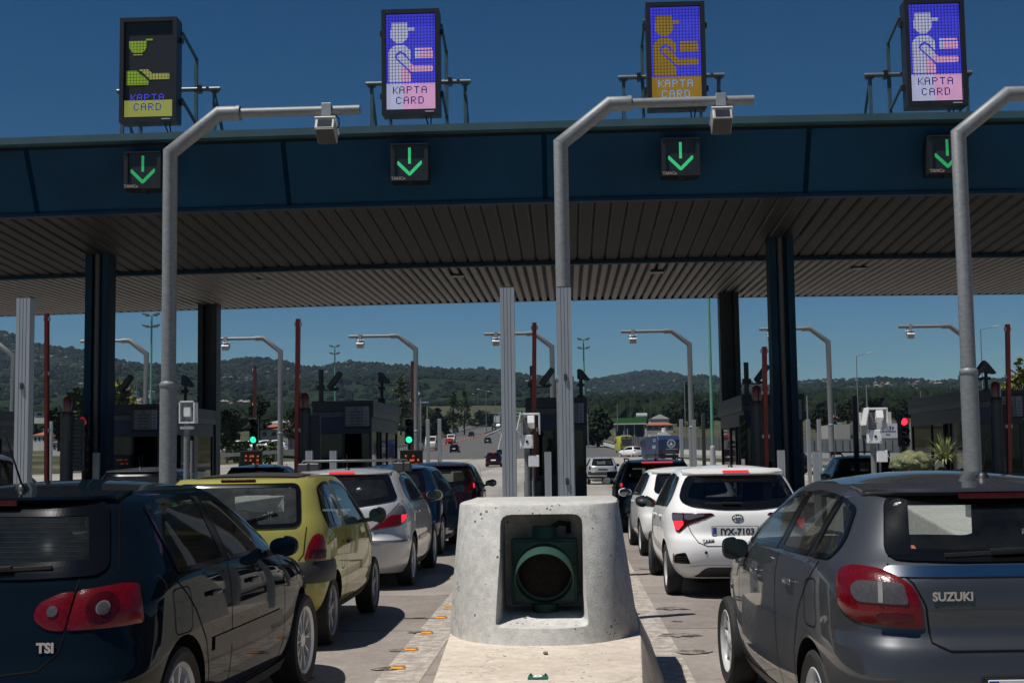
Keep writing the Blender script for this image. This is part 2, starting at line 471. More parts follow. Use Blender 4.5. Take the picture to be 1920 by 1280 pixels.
rL = lerp_tab([(48, -60), (110, -55), (190, -42), (242, -38), (365, -37.5), (430, -39), (560, -50), (700, -68), (1000, -120)])
ribbon('plaza_apron', [48, 60, 80, 95, 110, 125, 137, 150, 170, 190], rL, rR, 0.0, M_APRON, 14)
ribbon('motorway', [190, 215, 242, 285, 330, 380, 430, 495, 560, 630, 700, 850, 1000], rL, rR, 0.0, M_ASPH, 14)
# painted lane lines far off
def line_strip(name, tab, w, ys, zoff=.03, mat=None):
    f = lerp_tab(tab); return ribbon(name, ys, lambda y: f(y) - w / 2, lambda y: f(y) + w / 2, zoff, mat or M_LINE2, 1)
ysl = [190, 215, 242, 285, 330, 380, 430, 495, 560]
line_strip('road_line', [(190, 12), (242, 8.8), (300, 5.4), (380, 2.6), (430, -4)], .25, ysl)
for off in (-8.5, -17):
    t = [(110, 4 + off * 1.3), (190, 7 + off * 1.1), (242, 4 + off), (330, -2 + off * .9), (430, -9 + off * .75), (560, -24 + off * .6)]
    f = lerp_tab(t); y = 112.0
    mb = MB()
    while y < 540:
        z0, z1 = prof(y) + .03, prof(y + 6) + .03
        mb.add([(f(y) - .1, y, z0), (f(y) + .1, y, z0), (f(y + 6) + .1, y + 6, z1), (f(y + 6) - .1, y + 6, z1)], [(0, 1, 2, 3)]); y += 15
    o = mb.build('road_line', M_LINE2, fixn=False); o['kind'] = 'structure'

# toll islands with a kerb
IS_W = 5.2; IS_X = -.25
def island(k):
    cx = IS_X + IS_W * k; y0 = 11.5 if k == 0 else 9.5; y1 = 50.0; hw = .86 if k else .82
    pts = []
    for i in range(9):
        th = pi + pi * i / 8; pts.append((cx + hw * cos(th), y0 + hw * .8 + hw * .8 * sin(th)))
    for i in range(9):
        th = pi * i / 8; pts.append((cx + hw * cos(th), y1 - hw * .8 + hw * .8 * sin(th)))
    mb = MB().prism(pts, 'z', -.05, .17)
    o = mb.build('toll_island', M_ISLE, smooth=40, bevel=.02); o['kind'] = 'structure'
for k in (-4, -3, -2, -1, 0, 1, 2, 3): island(k)
def para(name, pts, z, mat, kind='structure'):
    o = MB().add([(x, y, z) for x, y in pts], [tuple(range(len(pts)))]).build(name, mat, fixn=False); o['kind'] = kind; return o
for k in (-3, -2, -1, 0, 1, 2):
    cx = IS_X + IS_W * k
    para('edge_line', [(cx - 1.16, 4), (cx - .84, 4), (cx - .84, 46), (cx - 1.16, 46)], .004, M_LINE)
    para('edge_line', [(cx + .84, 4), (cx + 1.1, 4), (cx + 1.1, 46), (cx + .84, 46)], .004, M_LINE)

# ============================================================ concrete nose of the central island
BX = -.198
def block_ring(hw, yf, ys, yb, z, nseg=36, n=2.4, dx=0.0):
    pts = []; n = 2.35 + 1.0 * (z - .39) / .88; dx = -.022 * (z - .39) / .88
    for i in range(nseg + 1):
        th = pi + pi * i / nseg; c, s_ = cos(th), sin(th)
        pts.append((BX + dx + hw * (1 if c > 0 else -1) * abs(c) ** (2 / n), ys - (ys - yf) * abs(s_) ** (2 / n), z))
    pts += [(BX + hw, ys + (yb - ys) * .5, z), (BX + hw * .98, yb, z), (BX, yb, z), (BX - hw * .98, yb, z), (BX - hw, ys + (yb - ys) * .5, z)]
    return pts
def make_block():
    lv = [(.655, 8.47, 9.5, 10.6, .39), (.650, 8.48, 9.5, 10.6, .42), (.605, 8.62, 9.47, 10.5, .80), (.548, 8.80, 9.44, 10.4, 1.252), (.543, 8.81, 9.44, 10.39, 1.264), (.53, 8.825, 9.44, 10.37, 1.27)]
    mb = MB(); n = None
    for a in lv:
        r = block_ring(*a); n = len(r); mb.v += [Vector(p) for p in r]
    for i in range(len(lv) - 1):
        for j in range(n): mb.f.append((i * n + j, i * n + (j + 1) % n, (i + 1) * n + (j + 1) % n, (i + 1) * n + j))
    mb.f.append(tuple(range(n - 1, -1, -1))); mb.f.append(tuple((len(lv) - 1) * n + j for j in range(n))); mb.m = [0] * len(mb.f)
    body = mb.build('barrier_block', M_BLOCK)
    # recess cutter: tapered, rounded opening
    cut = MB(); K = 0
    secs = [(8.0, .415, .44, 1.33), (8.56, .30, .505, 1.232), (8.70, .27, .535, 1.205), (9.22, .26, .56, 1.19)]
    rings = []
    for y, hw, z0, z1 in secs:
        o = rp([(BX + .005 - hw, z0, .03), (BX + .005 + hw, z0, .03), (BX + .005 + hw, z1, .07), (BX + .005 - hw, z1, .07)], n=4)
        rings.append([(p[0], y, p[1]) for p in o])
    n = len(rings[0])
    for r in rings: cut.v += [Vector(p) for p in r]
    for i in range(len(rings) - 1):
        for j in range(n): cut.f.append((i * n + j, i * n + (j + 1) % n, (i + 1) * n + (j + 1) % n, (i + 1) * n + j))
    cut.f.append(tuple(range(n - 1, -1, -1))); cut.f.append(tuple((len(rings) - 1) * n + j for j in range(n))); cut.m = [0] * len(cut.f)
    c = cut.build('cut', M_BLOCK)
    boolean(body, [c])
    smooth_by(body.data, 32)
    return body
def boolean(o, cutters, op='DIFFERENCE'):
    if len(cutters) > 1:
        for c in cutters: boolean(o, [c], op)
        return
    for c in cutters:
        md = o.modifiers.new('b', 'BOOLEAN'); md.operation = op; md.object = c; md.solver = 'EXACT'; md.material_mode = 'TRANSFER'
    bpy.context.view_layer.update()
    me = bpy.data.meshes.new_from_object(o.evaluated_get(bpy.context.evaluated_depsgraph_get()))
    o.modifiers.clear(); old = o.data; o.data = me; bpy.data.meshes.remove(old)
    for c in cutters:
        d = c.data; bpy.data.objects.remove(c); bpy.data.meshes.remove(d)
blk = make_block()
tag(blk, 'pale grey concrete block with a square niche at the head of the central island', 'concrete barrier')
# the low wedge it stands on
mb = MB()
def sec(y, xl, xr, z): return [(xl - .13, y, -.02), (xl - .03, y, z * .55), (xl, y, z), (xr, y, z), (xr + .06, y, z * .55), (xr + .17, y, -.02)]
S_ = [sec(2.5, -.55, .17, .40), sec(7.0, -.737, .356, .40), sec(9.6, -.85, .478, .398), sec(11.6, -.90, .50, .395)]
for s_ in S_: mb.v += [Vector(p) for p in s_]
for i in range(3):
    for j in range(6): mb.f.append((i * 6 + j, i * 6 + (j + 1) % 6, (i + 1) * 6 + (j + 1) % 6, (i + 1) * 6 + j))
mb.f += [(5, 4, 3, 2, 1, 0), (18, 19, 20, 21, 22, 23)]; mb.m = [0] * len(mb.f)
o = mb.build('concrete_plinth', M_BASE, smooth=25, bevel=.012)
tag(o, 'low cream concrete plinth under the block with the square niche', 'concrete plinth')
# the green warning light in the niche
GREENP = pm('green_signal_plastic', (.013, .056, .040), .6, 0, .12, 5)
t = thing('warning_light', 'dark green signal lamp with round visor set in the niche of the concrete block', 'signal lamp', (BX + .018, 8.98, .82))
MB().box((0, .03, 0), (.44, .10, .43)).build('housing', GREENP, t, bevel=.012)
MB().box((0, -.025, 0), (.40, .012, .39)).build('front_door', GREENP, t, bevel=.005)
mb = MB(); mb.lathe([(.186, -.31), (.190, -.31), (.194, -.03), (.186, -.03)], (0, 0, 0), 48, 'y', closed=True)
v = mb.build('visor', GREENP, t, smooth=40)
for x in v.data.vertices:   # the visor is cut back below
    if x.co.y < -.2: x.co.y += .20 * max(0, (-x.co.z + .10) / .29) ** 1.0
v.rotation_euler = (radians(9), 0, 0)
mb = MB().lathe([(.0, -.052), (.08, -.049), (.14, -.042), (.178, -.03), (.186, -.02)], (0, 0, 0), 40, 'y')
mb.build('lens', pm('dark_amber_lens', (.016, .014, .012), .7, 0, .3, 30, spec=.1), t, smooth=60)
mb = MB().lathe([(.0, .295), (.075, .295), (.078, .29), (.085, .215), (.0, .215)], (0, .03, 0), 28, 'z'); mb.build('cap', GREENP, t, smooth=40)
mb = MB().lathe([(.0, -.215), (.085, -.215), (.08, -.27), (.03, -.275), (.025, -.30), (0, -.30)], (0, .03, 0), 28, 'z'); mb.build('mount', GREENP, t, smooth=40)
mb = MB()
for sx in (-1, 1):
    for a in (.5, .0): mb.box((sx * .2 * cos(a) , -.035, .2 * sin(a) + .03), (.03, .02, .012))
mb.build('clip', GREENP, t)
# cable behind
tag(MB().tube([(BX + .06, 9.02, 1.10), (BX + .12, 9.1, 1.13), (BX + .18, 9.16, 1.12), (BX + .18, 9.19, 1.06)], .018).build('cable', BLACKP, smooth=50), 'short black cable behind the green signal lamp in the niche', 'cable')
# number plate and crumbs on the plinth
p = at(1008, 1238, 7.25)
t = thing('number_plate', 'small green plate with a white 8 lying on the cream plinth', 'number plate', (p.x, p.y, .40), radians(-2))
MB().box((0, 0, .006), (.105, .10, .008)).build('plate', pm('green_plate', (.01, .13, .07), .4), t, bevel=.002)
e = text_mesh('8', .10, 'digit', pm('white_paint', (.75, .75, .72), .5), t, .001, .004); e.rotation_euler = (-pi / 2, 0, 0); e.location = (0, 0, .0115)
mb = MB(); 
for sx in (-.04, .04): mb.lathe([(0, .016), (.006, .015), (.008, .0)], (sx, .035, .004), 8)
mb.build('screw', BLACKM, t)
STONE = pm('pebble', (.16, .14, .12), .9, 0, .3, 60, .3)
def blob(name, c, r, mat, sq=.6, seed=0, parent=None, n=2, amp=.35):
    bm = bmesh.new(); bmesh.ops.create_icosphere(bm, subdivisions=n, radius=1)
    for v in bm.verts:
        k = 1 + amp * noise.noise(v.co * 1.3 + Vector((seed * 3.1, 0, 0)))
        v.co = Vector((v.co.x * r * k, v.co.y * r * k, v.co.z * r * sq * k))
    me = bpy.data.meshes.new(name); bm.to_mesh(me); bm.free(); me.materials.append(mat)
    o = link(bpy.data.objects.new(name, me), parent); o.location = c; smooth_by(me, 60); return o
for i, (px, py, Y, r, lab) in enumerate([(1023, 1213, 8.1, .017, 'small grey pebble on the plinth just above the green plate'), (1037, 1249, 7.0, .020, 'flat dark pebble on the plinth below the green plate'), (985, 1166, 8.75, .012, 'tiny pebble on the sunlit sill of the niche')]):
    p = at(px, py, Y)
    o = blob('pebble', (p.x, p.y, (.405 if i < 2 else .535) + r * .3), r, STONE, .6 if i != 1 else .3, i); tag(o, lab, 'pebble')
# yellow raised markers along the left lane edge
YEL = pm('yellow_reflector', (.38, .20, .025), .45, 0, .2, 40, coat=.3)
labs = ['yellow raised marker nearest the bottom edge, beside the cream plinth', 'second yellow marker up from the bottom edge on the worn white line', 'third yellow marker up, left of the foot of the concrete block', 'fourth yellow marker up, beside the foot of the concrete block', 'farthest yellow marker, half hidden by the concrete block']
M_STAIN = worn_paint('old_adhesive_stain', (.06, .052, .046), (.24, .21, .185), .50)
for (px, py), lab in zip([(746, 1253), (771, 1219), (800, 1185), (827, 1157), (841, 1138)], labs):
    p = ground_at(px, py + 4)
    t = thing('road_stud', lab, 'road marker', (p.x, p.y, 0), radians(random.uniform(-4, 4)), 'yellow markers along the lane edge')
    MB().box((0, 0, .012), (.125, .11, .024), taper=.72).build('body', YEL, t, bevel=.003)
    MB().box((0, -.044, .013), (.085, .012, .012), rot=Matrix.Rotation(radians(35), 3, 'X')).build('reflector', pm('amber_reflector', (.9, .3, .02), .15, coat=1), t)
for (px, py, r) in [(722, 1256, .10), (752, 1222, .09), (784, 1187, .09), (812, 1160, .08), (1262, 1142, .16), (1275, 1192, .15), (1270, 1165, .05), (1300, 1224, .14), (1215, 1067, .12), (1232, 1056, .1), (560, 1272, .12)]:
    p = ground_at(px, py); mb = MB(); N = 18; vs = []
    for i in range(N):
        th = 2 * pi * i / N; k = 1 + .75 * noise.noise(Vector((cos(th) * 2.1 + px, sin(th) * 2.1, py)))
        vs.append((p.x + r * 1.1 * k * cos(th), p.y + r * k * .8 * sin(th), .008))
    mb.add(vs, [tuple(range(N))]); o = mb.build('oil_stain', M_STAIN, fixn=False); o['kind'] = 'structure'

# long low concrete barriers on the neighbouring islands
for k_, lb_ in ((1, 'low pale concrete barrier on the right island, seen through the grey car windows'), (-1, 'low pale concrete barrier on the left island, hidden by the queue of cars')):
    cx_ = IS_X + IS_W * k_
    o = MB().prism([(12.5, .1), (12.6, .25), (19.5, .95), (24.0, .95), (24.0, .1)], 'x', cx_ - .42, cx_ + .42).build('low_barrier', M_BLOCK, bevel=.03)  # front face sloped so that it catches more sun
    if k_ == 1: tag(o, lb_, 'concrete barrier')
    else: tag(o, lb_, 'concrete barrier')
# ============================================================ canopy
M_FASC = pm('dark_blue_fascia', (.005, .042, .088), .6, 0, .25, .45, spec=.12)
M_COPE = pm('teal_coping', (.035, .085, .105), .5, 0, .12, 2)
M_SOF1 = pm('shaded_soffit', (.023, .022, .0215), .6, 0, .12, 1.5)  # darker tone paints the deeper shade under the front zone
M_SOF2 = pm('lit_soffit', (.165, .16, .153), .5, 0, .15, 1.2)  # lighter tone paints the ground bounce on the rear zone
M_GAP = pm('joint_black', (.006, .006, .007), .7, 0, 0)
M_COLB = pm('dark_blue_steel', (.006, .030, .056), .55, 0, .14, 2, spec=.15)
M_FRM = pm('blue_grey_steel', (.05, .105, .14), .5, .1, .15, 5)
def cz(X): return -.00045 * (X - 1.5) ** 2
can = thing('toll_canopy', 'long dark blue toll plaza canopy with ribbed soffit spanning every lane', 'toll canopy', (0, 34, 0))
def cbuild(mb, name, mat, **k):
    o = mb.build(name, mat, can, **k); o.location = (0, -34, 0); return o
XS = [-20.5 + i * 1.3 for i in range(33)]
X0c, X1c = XS[0], XS[-1]
def xsweep(sec, name, mat, **k):
    """sweep a (y,z) section along X following the camber"""
    mb = MB(); n = len(sec)
    for x in XS: mb.v += [Vector((x, y, z + cz(x))) for y, z in sec]
    for i in range(len(XS) - 1):
        for j in range(n): mb.f.append((i * n + j, i * n + (j + 1) % n, (i + 1) * n + (j + 1) % n, (i + 1) * n + j))
    mb.f += [tuple(range(n)), tuple(len(XS) * n - 1 - j for j in range(n))]; mb.m = [0] * len(mb.f)
    return cbuild(mb, name, mat, **k)
FT, FB = (25.9, 7.90), (26.55, 6.74)
xsweep([(25.72, 8.13), (25.72, 7.99), (26.0, 7.97), (27.2, 7.97), (27.2, 8.13)], 'coping', M_COPE)
xsweep([(25.95, 7.965), (25.95, 7.90), (26.2, 7.90), (26.2, 7.965)], 'shadow_gap', M_GAP)
xsweep([FT, FB, (26.75, 6.74), (26.3, 7.90)], 'fascia', M_FASC)
xsweep([(26.50, 6.735), (26.50, 6.67), (26.72, 6.67), (26.72, 6.735)], 'lower_trim', M_COLB)
xsweep([(27.2, 8.1), (27.2, 7.9), (41.3, 7.1), (41.3, 7.3)], 'roof_deck', M_COPE)
xsweep([(41.3, 7.35), (41.3, 6.46), (41.42, 6.46), (41.42, 7.35)], 'rear_fascia', M_FASC)
xsweep([(41.26, 6.46), (41.26, 6.40), (41.46, 6.40), (41.46, 6.46)], 'rear_trim', M_COLB)
xsweep([(32.55, 6.42), (32.55, 6.27), (32.72, 6.27), (32.72, 6.42)], 'cross_beam', M_COLB)
# fascia joints
for k in range(-3, 4):
    mb = MB()
    for dx in (0,):
        x = -.4 + 5.2 * k + dx
        mb.add([(x - .05, FT[0] - .006, FT[1] + cz(x)), (x + .05, FT[0] - .006, FT[1] + cz(x)), (x + .05, FB[0] - .006, FB[1] + cz(x)), (x - .05, FB[0] - .006, FB[1] + cz(x))], [(0, 1, 2, 3)])
    cbuild(mb, 'fascia_joint', pm('joint_dark', (.002, .016, .036), .9, spec=0), fixn=False)
# soffit planks, running with the lanes
def planks(name, y0, z0, y1, z1, w, gap, depth, mat):
    mb = MB(); x = X0c
    while x < X1c:
        a, b = x + gap / 2, x + w - gap / 2; c0 = cz(x)
        e = w * .12
        pr = [(a, 0), (a + e, -depth), (b - e, -depth), (b, 0)]
        vs = [(px, y0, z0 + pz + c0) for px, pz in pr] + [(px, y1, z1 + pz + c0) for px, pz in pr]
        mb.add(vs, [(0, 1, 5, 4), (1, 2, 6, 5), (2, 3, 7, 6)]); x += w
    return cbuild(mb, name, mat, fixn=False)
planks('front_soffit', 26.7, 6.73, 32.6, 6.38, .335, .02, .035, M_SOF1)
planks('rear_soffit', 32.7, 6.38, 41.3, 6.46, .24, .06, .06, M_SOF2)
xsweep([(26.7, 6.76), (32.6, 6.41), (32.6, 6.44), (26.7, 6.79)], 'front_soffit_backing', M_GAP)
xsweep([(32.7, 6.41), (41.3, 6.49), (41.3, 6.52), (32.7, 6.44)], 'rear_soffit_backing', M_GAP)
# recessed lamps in the soffit
for k in range(-3, 4):
    for yy in (34.5,):
        x = IS_X + 5.2 * k + 2.6
        MBx = MB().box((x, yy, 6.33), (.34, .34, .1)); cbuild(MBx, 'soffit_lamp', BLACKM)
# columns
def column(cx, cy, w, zt, pipe):
    mb = MB(); h = w / 2
    mb.b2((cx - h, cy - h * .9, 0), (cx - h + .16, cy + h * .9, zt)); mb.b2((cx + h - .16, cy - h * .9, 0), (cx + h, cy + h * .9, zt)); mb.b2((cx - h + .1, cy - .06, 0), (cx + h - .1, cy + .06, zt))
    o = cbuild(mb, 'column', M_COLB if pipe else pm('very_dark_steel', (.02, .026, .03), .5, 0, .15, 2), bevel=.01)
    if pipe:
        p = MB().tube([(cx - .02, cy - .14, .3), (cx - .02, cy - .14, zt)], .07, 14)
        for z in (2.0, 4.2): p.lathe([(.085, -.03), (.085, .03)], (cx - .02, cy - .14, z), 14)
        q = p.build('drain_pipe', pm('grey_drain_pipe', (.075, .072, .068), .5), o, smooth=50)
for cx_ in (-10.92, 4.90): column(cx_, 30.6, .56, 6.48, True)
column(-10.95, 40.2, .58, 6.46, False); column(4.85, 40.2, .58, 6.46, False)
# ============================================================ gantry poles with cameras
def gantry_pole(name, label, base, flip, group):
    t = thing(name, label, 'camera pole', base, pi if flip else 0, group)
    zj = 2.58
    MB().tube([(0, 0, .0), (0, 0, zj - .03)], .112, 28).build('lower_tube', GALV, t, smooth=50)
    mb = MB().lathe([(.112, zj - .03), (.120, zj - .02), (.120, zj + .02), (.098, zj + .05)], (0, 0, 0), 28); mb.build('collar', GALV, t, smooth=50)
    e1, e2 = (0, 0, 5.70), (.66, 0, 6.22)
    MB().tube([(0, 0, zj), e1, e2, (.93, 0, 6.22)], .096, 28).build('upper_tube', GALV, t, smooth=50)
    MB().tube([(.90, 0, 6.22), (.945, 0, 6.22)], .105, 24).build('flange', GALV, t, smooth=50)
    MB().tube([(.93, 0, 6.22), (2.56, 0, 6.225)], .064, 24).build('arm', GALV, t, smooth=50)
    mb = MB().box((2.12, 0, 6.225), (.13, .17, .17)); mb.box((2.12, 0, 6.11), (.17, .2, .03))
    mb.bar((2.08, 0, 6.12), (2.08, 0, 6.00), .02); mb.bar((2.16, 0, 6.12), (2.16, 0, 6.00), .02)
    mb.box((2.12, -.02, 6.0), (.13, .12, .03)); mb.build('clamp', pm('dull_zinc', (.42, .43, .44), .4, .5, .1, 20), t, bevel=.006)
    mb = MB().tube([(2.2, .06, 6.2), (2.27, .05, 6.12), (2.28, .0, 6.02), (2.22, -.02, 5.93)], .008, 6); mb.build('cable', BLACKP, t, smooth=60)
    R = Matrix.Rotation(radians(-28), 3, 'X')
    cb = MB().box((0, 0, 0), (.26, .32, .17), R).build('camera_box', pm('shaded_camera_case', (.34, .34, .33), .5), t, bevel=.012, loc=(2.12, -.06, 5.93))  # greyed to paint the shade on the down-facing front
    MB().box(R @ Vector((0, 0, .095)), (.28, .36, .02), R).build('hood', WHITEP, cb, bevel=.008)
    MB().box(R @ Vector((0, 0, -.091)), (.24, .30, .012), R).build('shaded_underside', BLACKM, cb)  # black sheet paints the shade under the camera box
    MB().box(R @ Vector((0, -.161, 0)), (.19, .010, .12), R).build('window', pm('dark_lens_glass', (.03, .03, .035), .1, coat=1), cb)
    return t
for (px, py, lab) in [(317, 600, 'thick galvanised camera pole left of the yellow hatchback, arm reaching right'),
                      (1057, 600, 'thick galvanised camera pole behind the concrete block, arm crossing in front of an orange sign'),
                      (1812, 600, 'thick galvanised camera pole at the right edge beside the dark booth')]:
    p = at(px, py, 17.4)
    gantry_pole('gantry_pole', lab, (p.x, 17.4, 0.0), False, 'near camera poles')
flabs = ['far camera pole at the left edge, elbow above the dark booth', 'far camera pole right of the left blue column', 'far camera pole with its arm starting at the left black column', 'far camera pole right of the tall red boom behind the second booth', 'far camera pole behind the pair of aluminium posts', 'far camera pole between the central post and the right black column', 'far camera pole right of the right blue column', 'far camera pole half hidden by the right thick pole']
for k, lab in zip(range(8), flabs):
    x = (259 + 257.4 * (k - 1) - 1061) / 49.6
    o = gantry_pole('far_gantry_pole', lab, (x, 50.4, 0.0), True, 'far camera poles')

# ============================================================ grooved aluminium posts
def alu_post(label, x, y, h, w=.135, d=.12, name='sensor_post', group='tall grooved aluminium posts', split=False):
    t = thing(name, label, 'sensor post', (x, y, 0), 0, group)
    mb = MB()
    g = w / 7
    # a grooved extrusion: comb outline
    out = [(-w / 2, -d / 2)]
    for i in range(3):
        cx = (-1 + i) * w * .24
        out += [(cx - g * .14, -d / 2), (cx - g * .14, -d / 2 + g * .7), (cx + g * .14, -d / 2 + g * .7), (cx + g * .14, -d / 2)]
    out += [(w / 2, -d / 2), (w / 2, d / 2), (-w / 2, d / 2)]
    mb.prism(out, 'z', 0.0, h)
    mb.build('profile', ALU, t)
    MB().box((0, 0, h + .006), (w * .96, d * .96, .012)).build('end_cap', DKGREY, t)
    if split:
        mb = MB()
        for z in (h * .42, h * .73, h * .1): mb.box((.0, -d / 2 - .008, z), (.03, .02, .06)); mb.box((0, -d / 2 - .018, z), (.012, .012, .03))
        mb.build('latch', DKGREY, t)
    return t
p = at(953, 700, 12.8); alu_post('wide grooved aluminium post left of the central camera pole', p.x, 12.8, 3.2)
p = at(1060, 700, 12.8); alu_post('grooved aluminium post in front of the central camera pole', p.x, 12.8, 3.19, split=True)
p = at(46, 700, 12.8); alu_post('grooved aluminium post at the left edge above the dark hatchback', p.x, 12.8, 3.19, split=True)
spec = [(130, 846, 30.0, 'short aluminium post left of the left blue column'), (181, 849, 30.0, 'short aluminium post in front of the left blue column'),
        (580, 845, 26.0, 'short aluminium post under the red boom of the second booth'), (625, 845, 26.0, 'short aluminium post in front of the window of the second booth'),
        (1027, 847, 26.0, 'short aluminium post in front of the central booth'), (1464, 844, 26.0, 'short aluminium post in front of the right blue column'),
        (1530, 846, 26.0, 'short aluminium post at the right side of the third booth')]
for px, py, Y, lab in spec:
    p = at(px, py, Y); alu_post(lab, p.x, Y, p.z, .13 if px < 1500 else .12, .12, 'short_post', 'short aluminium posts by the booths')
spec = [(802, 786, 48, 'slim white post left of a pair beyond the dark cars'), (824, 785, 48, 'slim white post right of a pair beyond the dark cars'),
        (1277, 786, 48, 'slim white post in front of the blue truck'), (1301, 787, 48, 'slim white post right of the blue truck'),
        (95, 790, 46, 'slim white post right of the leftmost red boom'), (1515, 786, 48, 'slim white post left of a pair beside the grey fence'), (1535, 786, 48, 'slim white post right of a pair beside the grey fence')]
for px, py, Y, lab in spec:
    p = at(px, py, Y)
    tag(MB().box((0, 0, p.z / 2), (.13, .12, p.z)).build('slim_post', ALU, bevel=.01, loc=(p.x, Y, 0)), lab, 'post', 'slim posts behind the booths')
p = at(1318, 775, 44)
tag(MB().box((0, 0, p.z / 2), (.12, .12, p.z)).build('dark_post', DKGREY, bevel=.01, loc=(p.x, 44, 0)), 'dark slim post right of the central far camera pole', 'post')
p = at(1602, 742, 36)
tag(MB().box((0, 0, p.z / 2), (.13, .12, p.z)).build('dark_post', DKGREY, bevel=.01, loc=(p.x, 36, 0)), 'dark slim post just left of the white camera stand', 'post')
p = at(828, 785, 47.2)

# ============================================================ white camera stands
def cam_stand(label, px, Y, kind):
    p = at(px, 775, Y)
    t = thing('camera_stand', label, 'camera stand', (p.x, Y, 0), 0, 'white camera stands')
    MB().tube([(-.03, 0, 0), (-.03, 0, 2.0)], .052, 16).build('post', GALV, t, smooth=50)
    MB().tube([(.075, -.02, 0), (.075, -.02, 1.72)], .022, 10).build('conduit', GALV, t, smooth=50)
    W2 = WHITEP
    if kind == 0:      # housing seen from behind, with a slab hood
        MB().tube([(-.03, 0, 2.0), (-.03, 0, 2.38)], .075, 18).build('mast_head', GALV, t, smooth=50)
        mb = MB().b2((-.1, -.16, 2.42), (.22, .2, 2.45)); mb.b2((.2, -.16, 2.1), (.225, .2, 2.45)); mb.box((-.17, -.04, 2.31), (.025, .36, .30), Matrix.Rotation(radians(14), 3, 'Y'))
        mb.build('hood', W2, t, bevel=.006)
        MB().box((.06, -.1, 2.30), (.13, .26, .14), Matrix.Rotation(radians(-20), 3, 'X')).build('camera', W2, t, bevel=.01)
        jb = MB().box((-.03, -.09, 1.98), (.25, .14, .22)).build('junction_box', W2, t, bevel=.01)
        MB().lathe([(0, -.168), (.025, -.168), (.025, -.155)], (-.02, 0, 1.98), 14, 'y').build('lens', BLACKP, jb)
        mb = MB()
        for sx in (-.13, .07):
            for sz in (1.9, 2.06): mb.box((sx, -.163, sz), (.014, .01, .014))
        mb.build('screw', BLACKM, jb)
        MB().box((.1, -.07, 1.66), (.2, .12, .19)).build('power_box', W2, t, bevel=.01)
    else:              # square flood housing facing us
        mb = MB(); w = .13
        mb.b2((-w - .02, -.1, 1.98), (-w, .12, 2.27)); mb.b2((w, -.1, 1.98), (w + .02, .12, 2.27)); mb.b2((-w - .02, -.1, 2.25), (w + .02, .12, 2.27)); mb.b2((-w - .02, -.1, 1.96), (w + .02, .12, 1.98)); mb.b2((-w, .10, 1.97), (w, .12, 2.26))
        mb.build('hood', W2, t)
        MB().box((0, .0, 2.12), (.13, .16, .14)).build('camera', W2, t, bevel=.008)
        MB().box((-.02, 0, 1.90), (.22, .16, .04)).build('bracket', W2, t, bevel=.006)
    t.scale = (.8, .9, .91) if kind == 0 else (.80, .9, 1.10)
    return t
cam_stand('white camera stand with two boxes between the aluminium posts', 990, 20.2, 0)
cam_stand('white camera stand with two boxes left of the red traffic light', 1638, 20.2, 0)
cam_stand('white square camera housing right of the left thick pole', 353, 20.2, 1)

